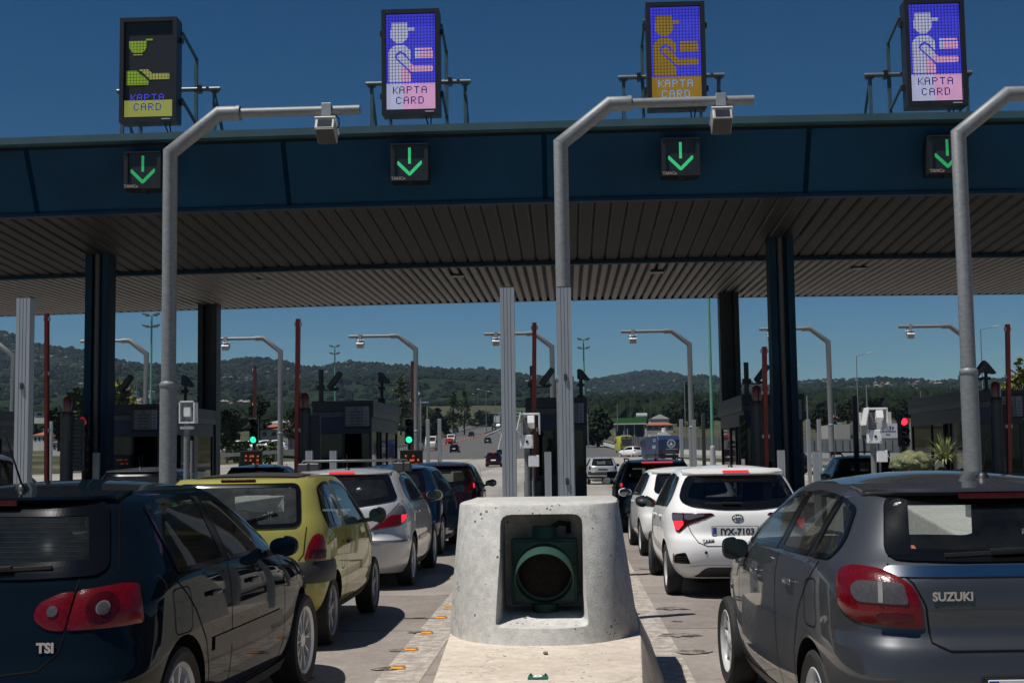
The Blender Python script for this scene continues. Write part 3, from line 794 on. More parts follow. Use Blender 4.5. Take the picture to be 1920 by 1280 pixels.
# ============================================================ toll booths
M_BOOF = pm('grey_cladding', (.024, .027, .031), .45, .1, .1, 3)
M_BLUE = pm('navy_band', (.006, .014, .06), .4)
M_BOOTH = pm('booth_frame_grey', (.028, .032, .038), .45, .2, .1, 4)
G_BOOTH = glass('booth_glass', (.10, .11, .11))
M_BOARD = pm('board_grey_white', (.17, .17, .17), .5)
M_INK = pm('board_ink', (.05, .05, .055), .6)
M_INT = pm('booth_interior', (.05, .048, .045), .7)
def booth(label, k, side):
    """front face Y=32.3; side = +1 when its right flank shows, -1 for the left one"""
    x0 = IS_X + 5.2 * k - .05; y0, y1 = 32.3, 37.2; hw = .70
    t = thing('toll_booth', label, 'toll booth', (x0, y0, .17), 0, 'toll booths on the islands')
    D = y1 - y0; zt = 2.82
    mb = MB().b2((-hw - .05, -.05, zt - .26), (hw + .05, D + .05, zt)); mb.build('roof', M_BOOF, t, bevel=.012)
    mb = MB().b2((-hw - .052, -.053, zt - .40), (hw + .052, D + .053, zt - .263)); mb.build('roof_rail', pm('pale_grey_rail', (.07, .075, .08), .4, .3), t, bevel=.004)
    b = MB().b2((-hw + .0, 0, zt - .74), (hw, .04, zt - .403)); b.build('sign_band', M_BLUE, t)
    mb = MB()
    mb.b2((-hw, .05, zt - .74), (-hw + .04, D, zt - .403)); mb.b2((hw - .04, .05, zt - .74), (hw, D, zt - .403)); mb.b2((-hw, D - .04, zt - .74), (hw, D, zt - .403))
    mb.build('side_band', pm('charcoal_panel', (.03, .033, .038), .45), t)
    zl = .95; zh = zt - .74
    for x in (-hw, hw - .07):
        for y in (0, D - .07, 1.2, 1.75, 2.9): MB().b2((x, y, 0), (x + .07, y + .07, zh)).build('corner_post' if y in (0, D - .07) else 'door_post', M_BOOTH, t)
    fr = MB()
    fr.b2((-hw + .07, 0, zh - .06), (hw - .07, .06, zh)); fr.b2((-hw + .07, 0, zl - .05), (hw - .07, .06, zl)); fr.b2((-.03, .005, zl), (.03, .055, zh - .06))
    fr.build('window_frame', M_BOOTH, t); MB().b2((-hw + .07, D - .06, zl - .05), (hw - .07, D, zl)).build('rear_sill', M_BOOTH, t)
    mb = MB().b2((-hw + .07, .01, 0), (hw - .07, .05, zl - .05)); mb.b2((-hw + .07, D - .05, 0), (hw - .07, D - .01, zl - .05))
    for s in (-1, 1):
        for a, b2_ in ((.07, 1.2), (2.97, D - .07)): mb.b2((s * (hw - .01), a, 0), (s * (hw - .05), b2_, zl))
    mb.b2((-hw, 0, -.02), (hw, D, 0)); mb.build('wall_panel', M_BOOF, t)
    mb = MB().b2((-hw + .07, .025, zl), (-.03, .033, zh - .06)); mb.b2((.03, .025, zl), (hw - .07, .033, zh - .06)); mb.build('front_window', G_BOOTH, t)
    for s in (-1, 1):
        mb = MB().b2((s * (hw - .03), .07, zl), (s * (hw - .038), 1.2, zh)); mb.b2((s * (hw - .03), 2.97, zl), (s * (hw - .038), D - .07, zh)); mb.b2((s * (hw - .03), 1.82, .0), (s * (hw - .038), 2.9, zh)); mb.build('side_window', G_BOOTH, t)
    mb = MB().b2((-hw + .07, D - .03, zl), (hw - .07, D - .038, zh)); mb.build('rear_window', G_BOOTH, t)
    # inside: desk, chair, blinds
    mb = MB().b2((-.55, .3, .72), (.0, 1.5, .76)); mb.b2((-.5, .35, .0), (-.42, 1.45, .72)); mb.b2((-.45, .6, .76), (-.12, .95, 1.1)); mb.build('desk', M_INT, t)
    mb = MB().b2((.1, 1.0, .45), (.5, 1.4, .52)); mb.b2((.12, 1.36, .52), (.48, 1.42, 1.15)); mb.b2((.27, 1.17, 0), (.33, 1.23, .45)); mb.build('chair', BLACKP, t, bevel=.02)
    mb = MB().b2((-.32, D - .1, 1.3), (.35, D - .07, 1.75)); mb.build('blind', pm('pale_paper', (.45, .44, .4), .8), t)
    # price board
    bd = MB().b2((hw - .68, -.12, zt - .66), (hw + .02, -.06, zt - .10)).build('price_board', M_BOOF, t, bevel=.015)
    MB().b2((hw - .62, -.128, zt - .62), (hw - .20, -.121, zt - .15)).build('price_panel', M_BOARD, bd)
    MB().b2((hw - .185, -.128, zt - .62), (hw - .04, -.121, zt - .15)).build('price_strip', pm('price_strip_white', (.24, .26, .3), .5), bd)
    mb = MB()
    for i in range(6):
        z = zt - .20 - i * .075
        mb.b2((hw - .50 + (.10 if i == 0 else 0), -.133, z - .012), (hw - .40 + (.06 if i == 0 else 0), -.129, z + .012))
        if i: mb.b2((hw - .38, -.133, z - .012), (hw - .25, -.129, z + .012)); mb.b2((hw - .15, -.133, z - .008), (hw - .08, -.129, z + .008))
    mb.build('price_text', M_INK, bd)
    # tall post and hooded lamps standing on the roof edge
    t2 = thing('hooded_camera', label.replace('booth', 'booth roof').split(',')[0] + ': tilted hooded camera on a mast', 'hooded camera', (x0 - .58, y0 + .25, 2.0), 0, 'hooded cameras over the booths')
    MB().tube([(0, 0, 0), (0, 0, 1.78)], .06, 16).build('mast', DKGREY, t2, smooth=50)
    mb = MB().box((0, 0, 1.32), (.2, .18, .12)); mb.bar((0, 0, 1.26), (.42, -.1, 1.26), .03); mb.build('clamp', BLACKM, t2)
    R = Matrix.Rotation(radians(38), 3, 'Y')
    MB().box((.36, -.1, 1.5), (.15, .2, .50), R).build('camera_housing', DKGREY, t2, bevel=.05, segs=3)
    MB().box((.37, -.1, 1.29), (.2, .2, .06), Matrix.Rotation(radians(-10), 3, 'Y')).build('visor', BLACKM, t2, bevel=.01)
    t3 = thing('hooded_lamp', label.replace('booth', 'booth roof').split(',')[0] + ': small hooded lamp on a short mast', 'hooded lamp', (x0 + .62, y0 + 2.4, 2.99), 0, 'hooded lamps over the booths')
    MB().tube([(0, 0, 0), (0, 0, .62)], .045, 14).build('mast', BLACKM, t3, smooth=50)
    mb = MB().box((0, 0, .08), (.2, .2, .14)); mb.box((0, 0, .42), (.2, .16, .07)); mb.build('clamp', BLACKM, t3, bevel=.01)
    mb = MB().prism([(-.09, .58), (.20, .52), (.24, .56), (.05, .80), (-.02, .84), (-.09, .82)], 'y', -.12, .12); mb.build('lamp_housing', DKGREY, t3, bevel=.02)
    return t
for k, lab in ((-2, 'dark toll booth behind the left blue column, price board at its top'), (-1, 'second dark toll booth from the left, behind the silver car with the roof bars'), (0, 'central toll booth behind the aluminium posts'), (1, 'third toll booth from the left, hidden behind the right blue column'), (2, 'rightmost toll booth behind the right thick pole'), (-3, 'leftmost toll booth cut by the left edge')):
    booth(lab, k, 1)

# ============================================================ booms, cabinets, lights
M_RED = pm('red_boom', (.24, .024, .012), .5, 0, .2, 3)
M_RWH = pm('boom_white_band', (.55, .52, .5), .5)
def boom(label, px, ptop, pbot, Y, wpx=9.5, dark=False, lean=0.0):
    a = at(px, pbot, Y); b = at(px + lean, ptop, Y); w = 1.18 * wpx / (FPX / Y)
    t = thing('raised_boom', label, 'barrier boom', (a.x, Y, 0), 0, 'raised red barrier booms')
    h = b.z; z0 = .85
    dx = b.x - a.x
    def X(z): return dx * (z - z0) / (h - z0)
    MB().bar((X(z0), 0, z0), (X(h), 0, h), w, w * .6).build('boom', M_RED if not dark else pm('dark_red_boom', (.07, .012, .01), .6), t)
    for f in (.03, .33, .64, .97):
        z = h - (h - z0) * f; MB().bar((X(z), 0, z - .04), (X(z), 0, z + .04), w * 1.04, w * .66).build('reflective_band', M_RWH, t)
    mb = MB().b2((-.2, -.15, .0), (.16, .2, 1.05)); mb.build('drive_cabinet', BLACKM, t, bevel=.02)
    MB().lathe([(0, -.17), (.07, -.17), (.08, -.14), (.08, 0)], (0, 0, .85), 16, 'y').build('pivot', DKGREY, t)
    return t
boom('leftmost raised red boom, left of the left blue column', 88, 588, 905, 29, 9)
boom('raised red boom left of the second booth', 556, 598, 905, 29, 10.5, lean=3)
boom('raised red boom rising behind the central white camera stand', 1001, 605, 930, 29, 11, lean=1)
boom('short raised red boom left of the right blue column', 1437, 650, 905, 29, 11, lean=-4)
boom('raised red boom at the right edge beside the thick pole', 1893, 608, 905, 29, 9, lean=-4)
boom('thin dark red boom by the left green traffic light', 478, 686, 870, 44, 7, True)
boom('thin dark red boom left of a far camera pole and the second green light', 773, 677, 870, 44, 7, True)
def beacon_post(label, px, Y=29.3):
    a = at(px, 850, Y)
    t = thing('beacon_post', label, 'beacon post', (a.x, Y, .15), 0, 'posts with beacons beside the booths')
    MB().tube([(0, 0, 0), (0, 0, 2.45)], .14, 20).build('post', DKGREY, t, smooth=50)
    MB().lathe([(.13, 2.45), (.15, 2.5), (.12, 2.56)], n=20).build('collar', BLACKM, t, smooth=50)
    MB().lathe([(.105, 2.56), (.11, 2.75), (.09, 2.86), (.04, 2.90), (0, 2.90)], n=20).build('beacon', pm('dark_orange_lens', (.16, .02, .008), .25, coat=.6), t, smooth=50)
    mb = MB()
    for i in range(12): mb.b2((.13, -.03, 1.28 + i * .09), (.33, .05, 1.34 + i * .09))
    mb.b2((.12, .02, 1.25), (.34, .16, 2.4)); mb.build('louvre_panel', BLACKM, t)
    mb = MB().b2((-.35, -.05, 0), (.5, .35, .95)); mb.build('cabinet', BLACKM, t, bevel=.02)
    return t
beacon_post('dark post with orange beacon left of the left blue column', 125)
beacon_post('dark post with orange beacon at the left corner of the second booth', 571)
beacon_post('dark post with red beacon left of the right blue column, beside the short boom', 1422)
beacon_post('dark post with red beacon in front of the rightmost booth', 1872)
# black and yellow striped edge guards
def striped(label, px, pt, pb, Y, w=.14):
    a = at(px, pb, Y); b = at(px, pt, Y); t = thing('striped_guard', label, 'striped post', (a.x, Y, 0), 0, 'black and yellow striped guards')
    MB().b2((-w / 2, 0, a.z), (w / 2, .05, b.z)).build('board', BLACKM, t)
    mb = MB(); z = a.z
    while z < b.z - .2: mb.add([(-w / 2, -.004, z), (w / 2, -.004, z + .12), (w / 2, -.004, z + .2), (-w / 2, -.004, z + .08)], [(0, 1, 2, 3)]); z += .24
    mb.build('stripes', pm('dull_yellow', (.20, .13, .015), .6), t, fixn=False)
striped('black and yellow guard left of the right blue column', 1394, 778, 860, 31.5)
striped('black and yellow guard on the left blue column', 160, 800, 892, 30.2, .16)

M_GRN_ON = pm('green_light_on', (.02, .3, .15), .3, vary=0, emit=(.03, .85, .42), estr=1.6)
M_RED_ON = pm('red_light_on', (.3, .01, .02), .3, vary=0, emit=(1, .03, .06), estr=1.8)
M_RED_DIM = pm('red_light_dim', (.3, .01, .05), .3, vary=0, emit=(.7, .02, .09), estr=.3)
M_OFF = pm('unlit_lens', (.015, .015, .015), .2, coat=.5)
def traffic_light(label, px, py, Y, mat, lit, nl=3, w=.30, wd=0):
    p = at(px, py, Y)
    t = thing('traffic_light', label, 'traffic light', (p.x, Y, 0), 0, 'traffic lights at the booths')
    s = w * .95; z0 = p.z; ztop = z0 + (lit + .5) * s; zb = ztop - nl * s
    MB().b2((-w / 2, 0, zb), (w / 2, .16, ztop)).build('housing', BLACKM, t, bevel=.03)
    MB().tube([(0, .08, 0), (0, .08, zb + .02)], .05, 12).build('pole', BLACKM, t, smooth=50)
    for i in range(nl):
        zc = ztop - (i + .5) * s; r = s * .36
        MB().lathe([(0, -.03), (r * .5, -.025), (r * .85, -.012), (r, .0)], (0, 0, zc), 22, 'y').build('lamp', mat if i == lit else M_OFF, t, smooth=60)
        v = MB().lathe([(r * 1.06, -.14), (r * 1.12, -.14), (r * 1.12, .0), (r * 1.06, 0)], (0, 0, zc), 22, 'y', closed=True).build('visor', BLACKM, t, smooth=40)
        for q in v.data.vertices:
            if q.co.y < -.1: q.co.y += .11 * max(0, min(1, (zc - q.co.z + r * .3) / r))
    return t
traffic_light('traffic light showing green in front of the thin dark boom at left', 475, 824, 43.5, M_GRN_ON, 2)
traffic_light('traffic light showing green right of the second booth', 767, 824, 43.5, M_GRN_ON, 2)
traffic_light('traffic light showing bright red right of the white camera stand', 1695, 790, 27.5, M_RED_ON, 0, 3, .215)
traffic_light('traffic light showing dim red at the left blue column', 156, 789, 30.0, M_RED_DIM, 0, 2)

M_LEDO = pm('orange_led', (.2, .02, .0), .5, vary=0, emit=(1.0, .16, .03), estr=1.5)
FONT = {'A': ["01110", "10001", "10001", "11111", "10001", "10001", "10001"], 'K': ["10001", "10010", "10100", "11000", "10100", "10010", "10001"],
        'P': ["11110", "10001", "10001", "11110", "10000", "10000", "10000"], 'T': ["11111", "00100", "00100", "00100", "00100", "00100", "00100"],
        'C': ["01110", "10001", "10000", "10000", "10000", "10001", "01110"], 'R': ["11110", "10001", "10001", "11110", "10100", "10010", "10001"],
        'D': ["11110", "10001", "10001", "10001", "10001", "10001", "11110"]}
def led_display(label, x0, x1, y0, y1, Y, rows, mat=None, w=None):
    a = at(x0, y1, Y); b = at(x1, y0, Y); cx = (a.x + b.x) / 2; hw = (b.x - a.x) / 2
    t = thing('fare_display', label, 'fare display', (cx, Y, 0), 0, 'black fare displays with orange text')
    MB().b2((-hw, 0, a.z), (hw, .18, b.z)).build('case', BLACKM, t, bevel=.015)
    MB().b2((-hw * .3, .05, 0), (hw * .3, .13, a.z)).build('stand', BLACKM, t)
    mb = MB(); H = b.z - a.z; rnd = random.Random(int(x0))
    d = 2 * hw / 46
    for r_ in range(rows):
        zc = b.z - H * (.30 + .22 * r_); x = -hw * .55
        while x < hw * .65:
            if rnd.random() < .62:
                for i in range(5):
                    for j in range(5):
                        if rnd.random() < .55: mb.b2((x + i * d * .8, -.004, zc + j * d * .8 - d * 2), (x + i * d * .8 + d * .6, -.002, zc + j * d * .8 + d * .6 - d * 2))
            x += d * 5
    mb.build('led_text', mat or M_LEDO, t)
led_display('black fare display with orange text below the left green light', 450, 491, 844, 879, 43.0, 3)
led_display('black fare display with orange text below the second green light', 750, 792, 843, 880, 43.0, 3)
led_display('black fare display with dim orange text behind the left blue column', 212, 244, 852, 884, 31.8, 2, pm('dim_orange_led', (.1, .02, 0), .5, vary=0, emit=(.6, .08, .02), estr=.5))

# ============================================================ lane signs over the canopy
def led_mat(name, c, k=1.0):
    return pm('led_' + name, tuple(x * .25 for x in c), .5, vary=0, emit=c, estr=k)
LM = [led_mat('blue', (.06, .06, .80), 1.0), led_mat('white', (.50, .52, .74), 1.0), led_mat('pink', (.74, .38, .64), 1.0), led_mat('gold', (.36, .22, .02), .8),
      led_mat('lime', (.25, .42, .02), .85), led_mat('ink', (.02, .03, .32), .6), led_mat('pale_blue', (.25, .45, .85), .8), led_mat('black', (.0, .0, .0), 0), led_mat('paleyellow', (.42, .45, .10), .75), led_mat('deep_blue', (.03, .05, .42), .7)]
BLUE_, WHITE_, PINK_, GOLD_, LIME_, INK_, PBL_, BLK_, PYEL_, DBL_ = range(10)
def P2(*a): return [((x - 247) / 280, (y - 57) / 551) for x, y in a]
HAT = P2((278, 103), (368, 103), (368, 150), (278, 150)); BRIM = P2((366, 137), (409, 137), (409, 154), (366, 154))
HEADP = P2((270, 148), (374, 148), (374, 188), (342, 226), (308, 226), (272, 195))
BODY = P2((262, 455), (259, 275), (278, 248), (305, 235), (350, 235), (372, 250), (387, 272), (387, 455))
ARMO = P2((297, 300), (305, 282), (330, 272), (348, 278), (400, 342), (520, 345), (520, 400), (384, 402), (300, 315))
ARM = P2((309, 303), (316, 290), (333, 285), (345, 291), (400, 355), (506, 356), (512, 364), (512, 384), (506, 390), (391, 391), (311, 312))
BOX1 = P2((410, 253), (511, 253), (511, 266), (410, 266)); BOX2 = P2((410, 275), (512, 275), (512, 316), (410, 316))
def pix_text(g, word, u0, v0, W, H, col, u_w, v_h):
    c0 = round(u0 * W); r0 = round(v0 * H); step = u_w * W / len(word)
    for k, ch in enumerate(word):
        for r_, row in enumerate(FONT[ch]):
            for c_, b in enumerate(row):
                if b == '1':
                    i = c0 + int(k * step) + c_; j = r0 + r_
                    if 0 <= i < W and 0 <= j < H: g[j][i] = col
def pictogram(mode):
    W, H = 46, 92; g = [[BLK_] * W for _ in range(H)]
    for j in range(H):
        for i in range(W):
            u, v = (i + .5) / W, (j + .5) / H
            if mode in (1, 2, 3):
                c = BLUE_
                pk = (u > .30 + .5 * max(0, .9 - v)) if mode != 2 else False
                fig = (PINK_ if pk else WHITE_) if mode != 2 else GOLD_
                if v > .727: c = (PINK_ if (mode == 1 and u > .35) or (mode == 3 and u > .45) else WHITE_) if mode != 2 else GOLD_
                elif inpoly(u, v, ARM): c = fig
                elif inpoly(u, v, ARMO) : c = BLUE_
                elif inpoly(u, v, HAT) or inpoly(u, v, BRIM) or inpoly(u, v, HEADP): c = WHITE_ if mode != 2 else GOLD_
                elif inpoly(u, v, BODY): c = (PINK_ if (u > .3 and v > .55) else WHITE_) if mode != 2 else GOLD_
                elif inpoly(u, v, BOX1) or inpoly(u, v, BOX2): c = fig if mode == 2 or u > .68 else WHITE_
                g[j][i] = c
            else:
                x, y = 690 + u * 275, 95 + v * 565; c = BLK_
                def Q(*a): return inpoly(x, y, a)
                if Q((712, 205), (815, 205), (815, 248), (790, 280), (740, 280), (712, 245)) or Q((812, 196), (850, 196), (850, 206), (812, 206)): c = LIME_
                elif Q((735, 284), (789, 284), (789, 293), (735, 293)): c = PYEL_
                elif Q((703, 383), (757, 383), (828, 447), (828, 472), (703, 472)): c = LIME_
                elif Q((775, 380), (828, 380), (850, 404), (945, 404), (950, 412), (950, 432), (945, 438), (838, 438)): c = PYEL_
                elif y > 563: c = PYEL_
                g[j][i] = c
    tc = {1: INK_, 3: INK_, 2: PBL_, 0: BLUE_}[mode]
    pix_text(g, 'KAPTA', .13, .765, W, H, tc, .76, .08)
    pix_text(g, 'CARD', .20, .875 if mode else .86, W, H, tc if mode else DBL_, .62, .08)
    return g
def lane_sign(label, px_c, mode, yb):
    Yf = 26.35
    p = at(px_c, yb, Yf); x = p.x; z0 = p.z; hh = 2.18; hw = .59
    t = thing('lane_sign', label, 'LED lane sign', (x, Yf, z0), 0, 'LED signs on the canopy')
    R = Matrix.Rotation(radians(0), 3, 'X')
    MB().b2((-hw, 0, 0), (hw, .34, hh)).build('cabinet', BLACKM, t, bevel=.02)
    mb = MB(); b = .085
    mb.b2((-hw, -.06, 0), (-hw + b, 0, hh)); mb.b2((hw - b, -.06, 0), (hw, 0, hh)); mb.b2((-hw + b, -.06, 0), (hw - b, 0, b * 1.3)); mb.b2((-hw + b, -.06, hh - b), (hw - b, 0, hh)); mb.build('bezel', BLACKM, t)
    g = pictogram(mode); Hn = len(g); Wn = len(g[0]); sx = (2 * hw - 2 * b - .02) / Wn; sz = (hh - b * 2.3 - .02) / Hn
    xa = -hw + b + .01; za = hh - b - .01
    mb = MB()
    for j in range(Hn):
        for i in range(Wn):
            c = g[j][i]
            if c == BLK_: continue
            x0_ = xa + i * sx; z1_ = za - j * sz
            fx = (.9, .76, .52)[i % 3]; fz = (.9, .8, .56)[j % 3]
            if j > Hn * .73: fx = .82; fz = .84
            mb.add([(x0_ + sx * .05, -.008, z1_ - sz * fz), (x0_ + sx * fx, -.008, z1_ - sz * fz), (x0_ + sx * fx, -.008, z1_ - sz * .05), (x0_ + sx * .05, -.008, z1_ - sz * .05)], [(0, 1, 2, 3)], c)
    mb.build('led_picture', LM, t, fixn=False)
    MB().b2((hw - .3, -.066, .045), (hw - .12, -.062, .065)).build('maker_mark', pm('silver_mark', (.5, .5, .5), .4), t)
    mb = MB()
    for s in (-1, 1):
        for z in (.45, 1.75): mb.box((s * (hw + .03), .2, z), (.06, .12, .1))
    for s in (-.3, .3): mb.box((s, .15, hh + .02), (.06, .06, .04))
    mb.build('hinge_lug', BLACKM, t)
    # steel frame behind
    fy = 1.35; f = MB(); zb = -.25
    for s in (-1, 1):
        f.bar((s * .60, fy, zb), (s * .60, fy, 1.75), .07)
        f.bar((s * .60, .3, 1.95), (s * .60, fy, 1.72), .05); f.bar((s * .60, .3, .55), (s * .60, fy, .30), .05)
        f.bar((s * 1.0, fy, zb), (s * 1.0, fy, 1.02), .07)
        f.bar((s * 1.0, fy, .95), (s * 1.0, fy + 1.2, zb), .055)
        f.box((s * 1.0, fy, zb + .04), (.3, .2, .08))
    f.box((0, fy, zb + .04), (1.9, .10, .06))
    f.build('support_frame', M_FRM, t)
    MB().tube([(-1.12, fy, 1.05), (1.12, fy, 1.05)], .05, 12).build('cross_tube', pm('grey_tube', (.16, .18, .2), .45, .4), t, smooth=50)
    mb = MB()
    for s in (-1, 1): mb.box((s * .68, fy, 1.05), (.08, .16, .16)); mb.box((s * 1.0, fy, 1.0), (.16, .14, .04))
    mb.build('clamp', BLACKM, t)
    # box and cables on the roof edge
    MB().box((-.98, fy - .35, -.12), (.2, .15, .16)).build('junction_box', WHITEP, t, bevel=.01)
    mb = MB()
    mb.tube([(-.85, fy - .4, -.18), (-.75, fy - .4, -.12), (-.65, fy - .4, -.12), (-.55, fy - .4, -.18)], .016, 6)
    mb.tube([(-.35, fy - .4, -.18), (-.2, fy - .4, -.14), (.1, fy - .4, -.15), (.4, fy - .4, -.13), (.6, fy - .4, -.08), (.68, fy - .4, -.12), (.55, fy - .4, -.17), (.2, fy - .4, -.18)], .016, 6)
    mb.build('white_cable', WHITEP, t, smooth=60)
    mb = MB().tube([(.28, .2, 0), (.31, .3, -.12), (.33, .5, -.18)], .014, 6); mb.tube([(.38, .2, 0), (.37, .3, -.1), (.34, .5, -.18)], .014, 6); mb.build('black_cable', BLACKP, t, smooth=60)
    return t
for px, yb, mode, lab in ((278, 230, 0, 'LED sign with black ground, lime hand and yellow CARD line, leftmost on the canopy'), (771, 216, 1, 'blue and pink LED sign with a capped figure, second from the left on the canopy'), (1270, 204, 2, 'LED sign with a golden figure on blue, behind the arm of the central pole'), (1758, 200, 3, 'blue and pale LED sign with a cap-wearing figure, rightmost on the canopy')):
    lane_sign(lab, px, mode, yb)
M_ARW = pm('arrow_green_led', (.02, .2, .08), .5, vary=0, emit=(.05, .80, .28), estr=.72)
M_ARW2 = pm('arrow_green_led_dim', (.02, .2, .08), .5, vary=0, emit=(.02, .45, .12), estr=.8)
def arrow_sign(label, px, py, mat):
    Yf = 25.75; p = at(px, py, Yf)
    t = thing('arrow_sign', label, 'lane arrow signal', (p.x, Yf, p.z), 0, 'green arrow signals on the fascia')
    h = .37
    MB().b2((-h, 0, -h), (h, .42, h)).build('cabinet', BLACKM, t, bevel=.012)
    mb = MB(); mb.b2((-h, -.07, h - .02), (h, 0, h)); mb.b2((-h, -.05, -h), (-h + .08, 0, h - .02)); mb.b2((h - .08, -.05, -h), (h, 0, h - .02)); mb.b2((-h + .08, -.05, -h), (h - .08, 0, -h + .10)); mb.build('hood', BLACKM, t)
    MB().b2((-h + .08, -.01, -h + .10), (h - .08, -.002, h - .02)).build('screen', pm('led_screen_off', (.02, .025, .028), .35, vary=0), t)
    mb = MB(); d = .018
    def dot(x, z): mb.add([(x - d * .42, -.014, z - d * .42), (x + d * .42, -.014, z - d * .42), (x + d * .42, -.014, z + d * .42), (x - d * .42, -.014, z + d * .42)], [(0, 1, 2, 3)])
    N = 34
    for i in range(-N, N + 1):
        for j in range(-N, N + 1):
            x, z = i * d / 1.0, j * d / 1.0
            if abs(x) <= .03 and -.02 <= z <= .29: dot(x, z)
            elif abs(abs(x) - (z + .235)) <= .05 and abs(x) < .25 and -.275 < z < .03: dot(x, z)
    mb.build('led_arrow', mat, t, fixn=False)
    e = text_mesh('TANCo', .085, 'maker_name', pm('tan_lettering', (.40, .30, .26), .5), t, .002, .002); e.location = (-.22, -.056, -h + .045)
    MB().b2((-.05, .1, -h - .04), (.05, .3, -h)).build('mount', BLACKM, t)
    return t
arrow_sign('green down arrow signal on the fascia left of the left thick pole, dimmest', 268, 320, M_ARW2)
arrow_sign('green down arrow signal on the fascia below the second LED sign', 768, 305, M_ARW)
arrow_sign('green down arrow signal on the fascia below the golden figure sign', 1276, 295, M_ARW)
arrow_sign('green down arrow signal on the fascia partly behind the right thick pole', 1776, 290, M_ARW2)
# ============================================================ hills, woods
def hill_mat(name, g1, g2, rock, sc):
    m = bpy.data.materials.new(name); m.use_nodes = True
    nt = m.node_tree; b = nt.nodes['Principled BSDF']; L = nt.links.new
    b.inputs['Roughness'].default_value = 1; b.inputs['Specular IOR Level'].default_value = 0
    tc = nn(nt, 'ShaderNodeTexCoord'); P = tc.outputs['Object']
    a = nn(nt, 'ShaderNodeTexNoise'); a.inputs['Scale'].default_value = sc; a.inputs['Detail'].default_value = 15; a.inputs['Roughness'].default_value = .8
    c = nn(nt, 'ShaderNodeTexNoise'); c.inputs['Scale'].default_value = sc * .22; c.inputs['Detail'].default_value = 4
    v = nn(nt, 'ShaderNodeTexVoronoi'); v.inputs['Scale'].default_value = .09
    for n in (a, c, v): L(P, n.inputs[0])
    mx = nn(nt, 'ShaderNodeMix', data_type='RGBA'); mx.inputs[6].default_value = (*g1, 1); mx.inputs[7].default_value = (*g2, 1); L(v.outputs['Distance'], mx.inputs[0])
    s = nn(nt, 'ShaderNodeMath', operation='MULTIPLY_ADD'); L(c.outputs[0], s.inputs[0]); s.inputs[1].default_value = .55; L(a.outputs[0], s.inputs[2])
    r = nn(nt, 'ShaderNodeMapRange'); r.inputs[1].default_value = .88; r.inputs[2].default_value = .99; r.inputs[4].default_value = .85; L(s.outputs[0], r.inputs[0])
    m2 = nn(nt, 'ShaderNodeMix', data_type='RGBA'); L(r.outputs[0], m2.inputs[0]); L(mx.outputs[2], m2.inputs[6]); m2.inputs[7].default_value = (*rock, 1)
    L(m2.outputs[2], b.inputs['Base Color'])
    bp = nn(nt, 'ShaderNodeBump'); bp.inputs['Strength'].default_value = 1; bp.inputs['Distance'].default_value = 9
    L(v.outputs['Distance'], bp.inputs['Height']); L(bp.outputs[0], b.inputs['Normal'])
    return m
M_HILL = hill_mat('wooded_hill', (.011, .020, .011), (.024, .034, .018), (.13, .115, .095), .012)
M_LEAFD = pm('dark_foliage', (.019, .029, .013), .9, 0, .5, .3, spec=.1)
M_LEAFM = pm('mid_foliage', (.045, .062, .022), .85, 0, .4, .5, spec=.15)
M_LEAFP = pm('pale_foliage', (.10, .12, .055), .85, 0, .4, .8, spec=.15)
M_LEAFY = pm('yellow_green_foliage', (.14, .15, .03), .85, 0, .35, 1, spec=.15)
M_BARK = pm('bark', (.07, .055, .04), .95, 0, .3, 8)
def hill(name, ridge, Yr, Yf, zf, seed, amp):
    xs = []; x = ridge[0][0]
    f = lerp_tab(ridge)
    while x <= ridge[-1][0]: xs.append(x); x += 7
    T = [0, .12, .25, .38, .5, .62, .74, .85, .93, 1.0]
    mb = MB(); crest = []
    for t in T:
        for px in xs:
            R = at(px, f(px) + noise.noise(Vector((px * .05, seed, 0))) * 1.2, Yr); Y = Yf + (Yr - Yf) * t
            w = t ** .85 if t > 0 else 0
            z = zf + (R.z - zf) * w + amp * sin(pi * t) * noise.noise(Vector((R.x * .0035, Y * .0025, seed))) + amp * .3 * sin(pi * t) * noise.noise(Vector((R.x * .012, Y * .009, seed)))
            # keep every point under the crest line of sight
            zmax = CAMH + (R.z - CAMH) * (Y / Yr) - (1 - t) * 12
            X = R.x
            mb.v.append(Vector((X, Y, min(z, zmax) if t > 0 else z)))
    for px in xs:
        R = at(px, f(px), Yr); mb.v.append(Vector((R.x, Yr + 500, R.z * .55)))
    n = len(xs); K = len(T) + 1
    mb.f = [(j * n + i, j * n + i + 1, (j + 1) * n + i + 1, (j + 1) * n + i) for j in range(K - 1) for i in range(n - 1)]; mb.m = [0] * len(mb.f)
    o = mb.build(name, M_HILL, smooth=70, fixn=False); o['kind'] = 'structure'
    return mb, n
hb1 = hill('hill', [(-420, 560), (-150, 575), (-60, 590), (0, 617), (30, 632), (60, 642), (110, 650), (160, 660), (215, 671), (250, 683), (300, 691), (330, 694), (365, 684), (410, 683), (450, 677), (480, 674), (510, 676), (545, 681), (590, 693), (630, 685), (660, 682), (720, 686), (770, 690), (830, 694), (860, 696), (900, 694), (940, 697), (980, 704), (1020, 710), (1060, 722), (1110, 738), (1160, 752)], 2300, 1150, 50, 1.5, 30)
hb2 = hill('hill', [(900, 745), (1000, 728), (1060, 722), (1100, 718), (1150, 708), (1190, 701), (1220, 699), (1260, 704), (1300, 715), (1355, 722), (1400, 729), (1480, 735), (1560, 744)], 3300, 1900, 58, 4.5, 35)
hb3 = hill('hill', [(1330, 752), (1400, 735), (1480, 722), (1520, 718), (1590, 715), (1650, 713), (1690, 719), (1735, 724), (1760, 718), (1800, 717), (1830, 716), (1920, 716), (2060, 712), (2300, 700)], 2100, 1300, 54, 8.5, 18)
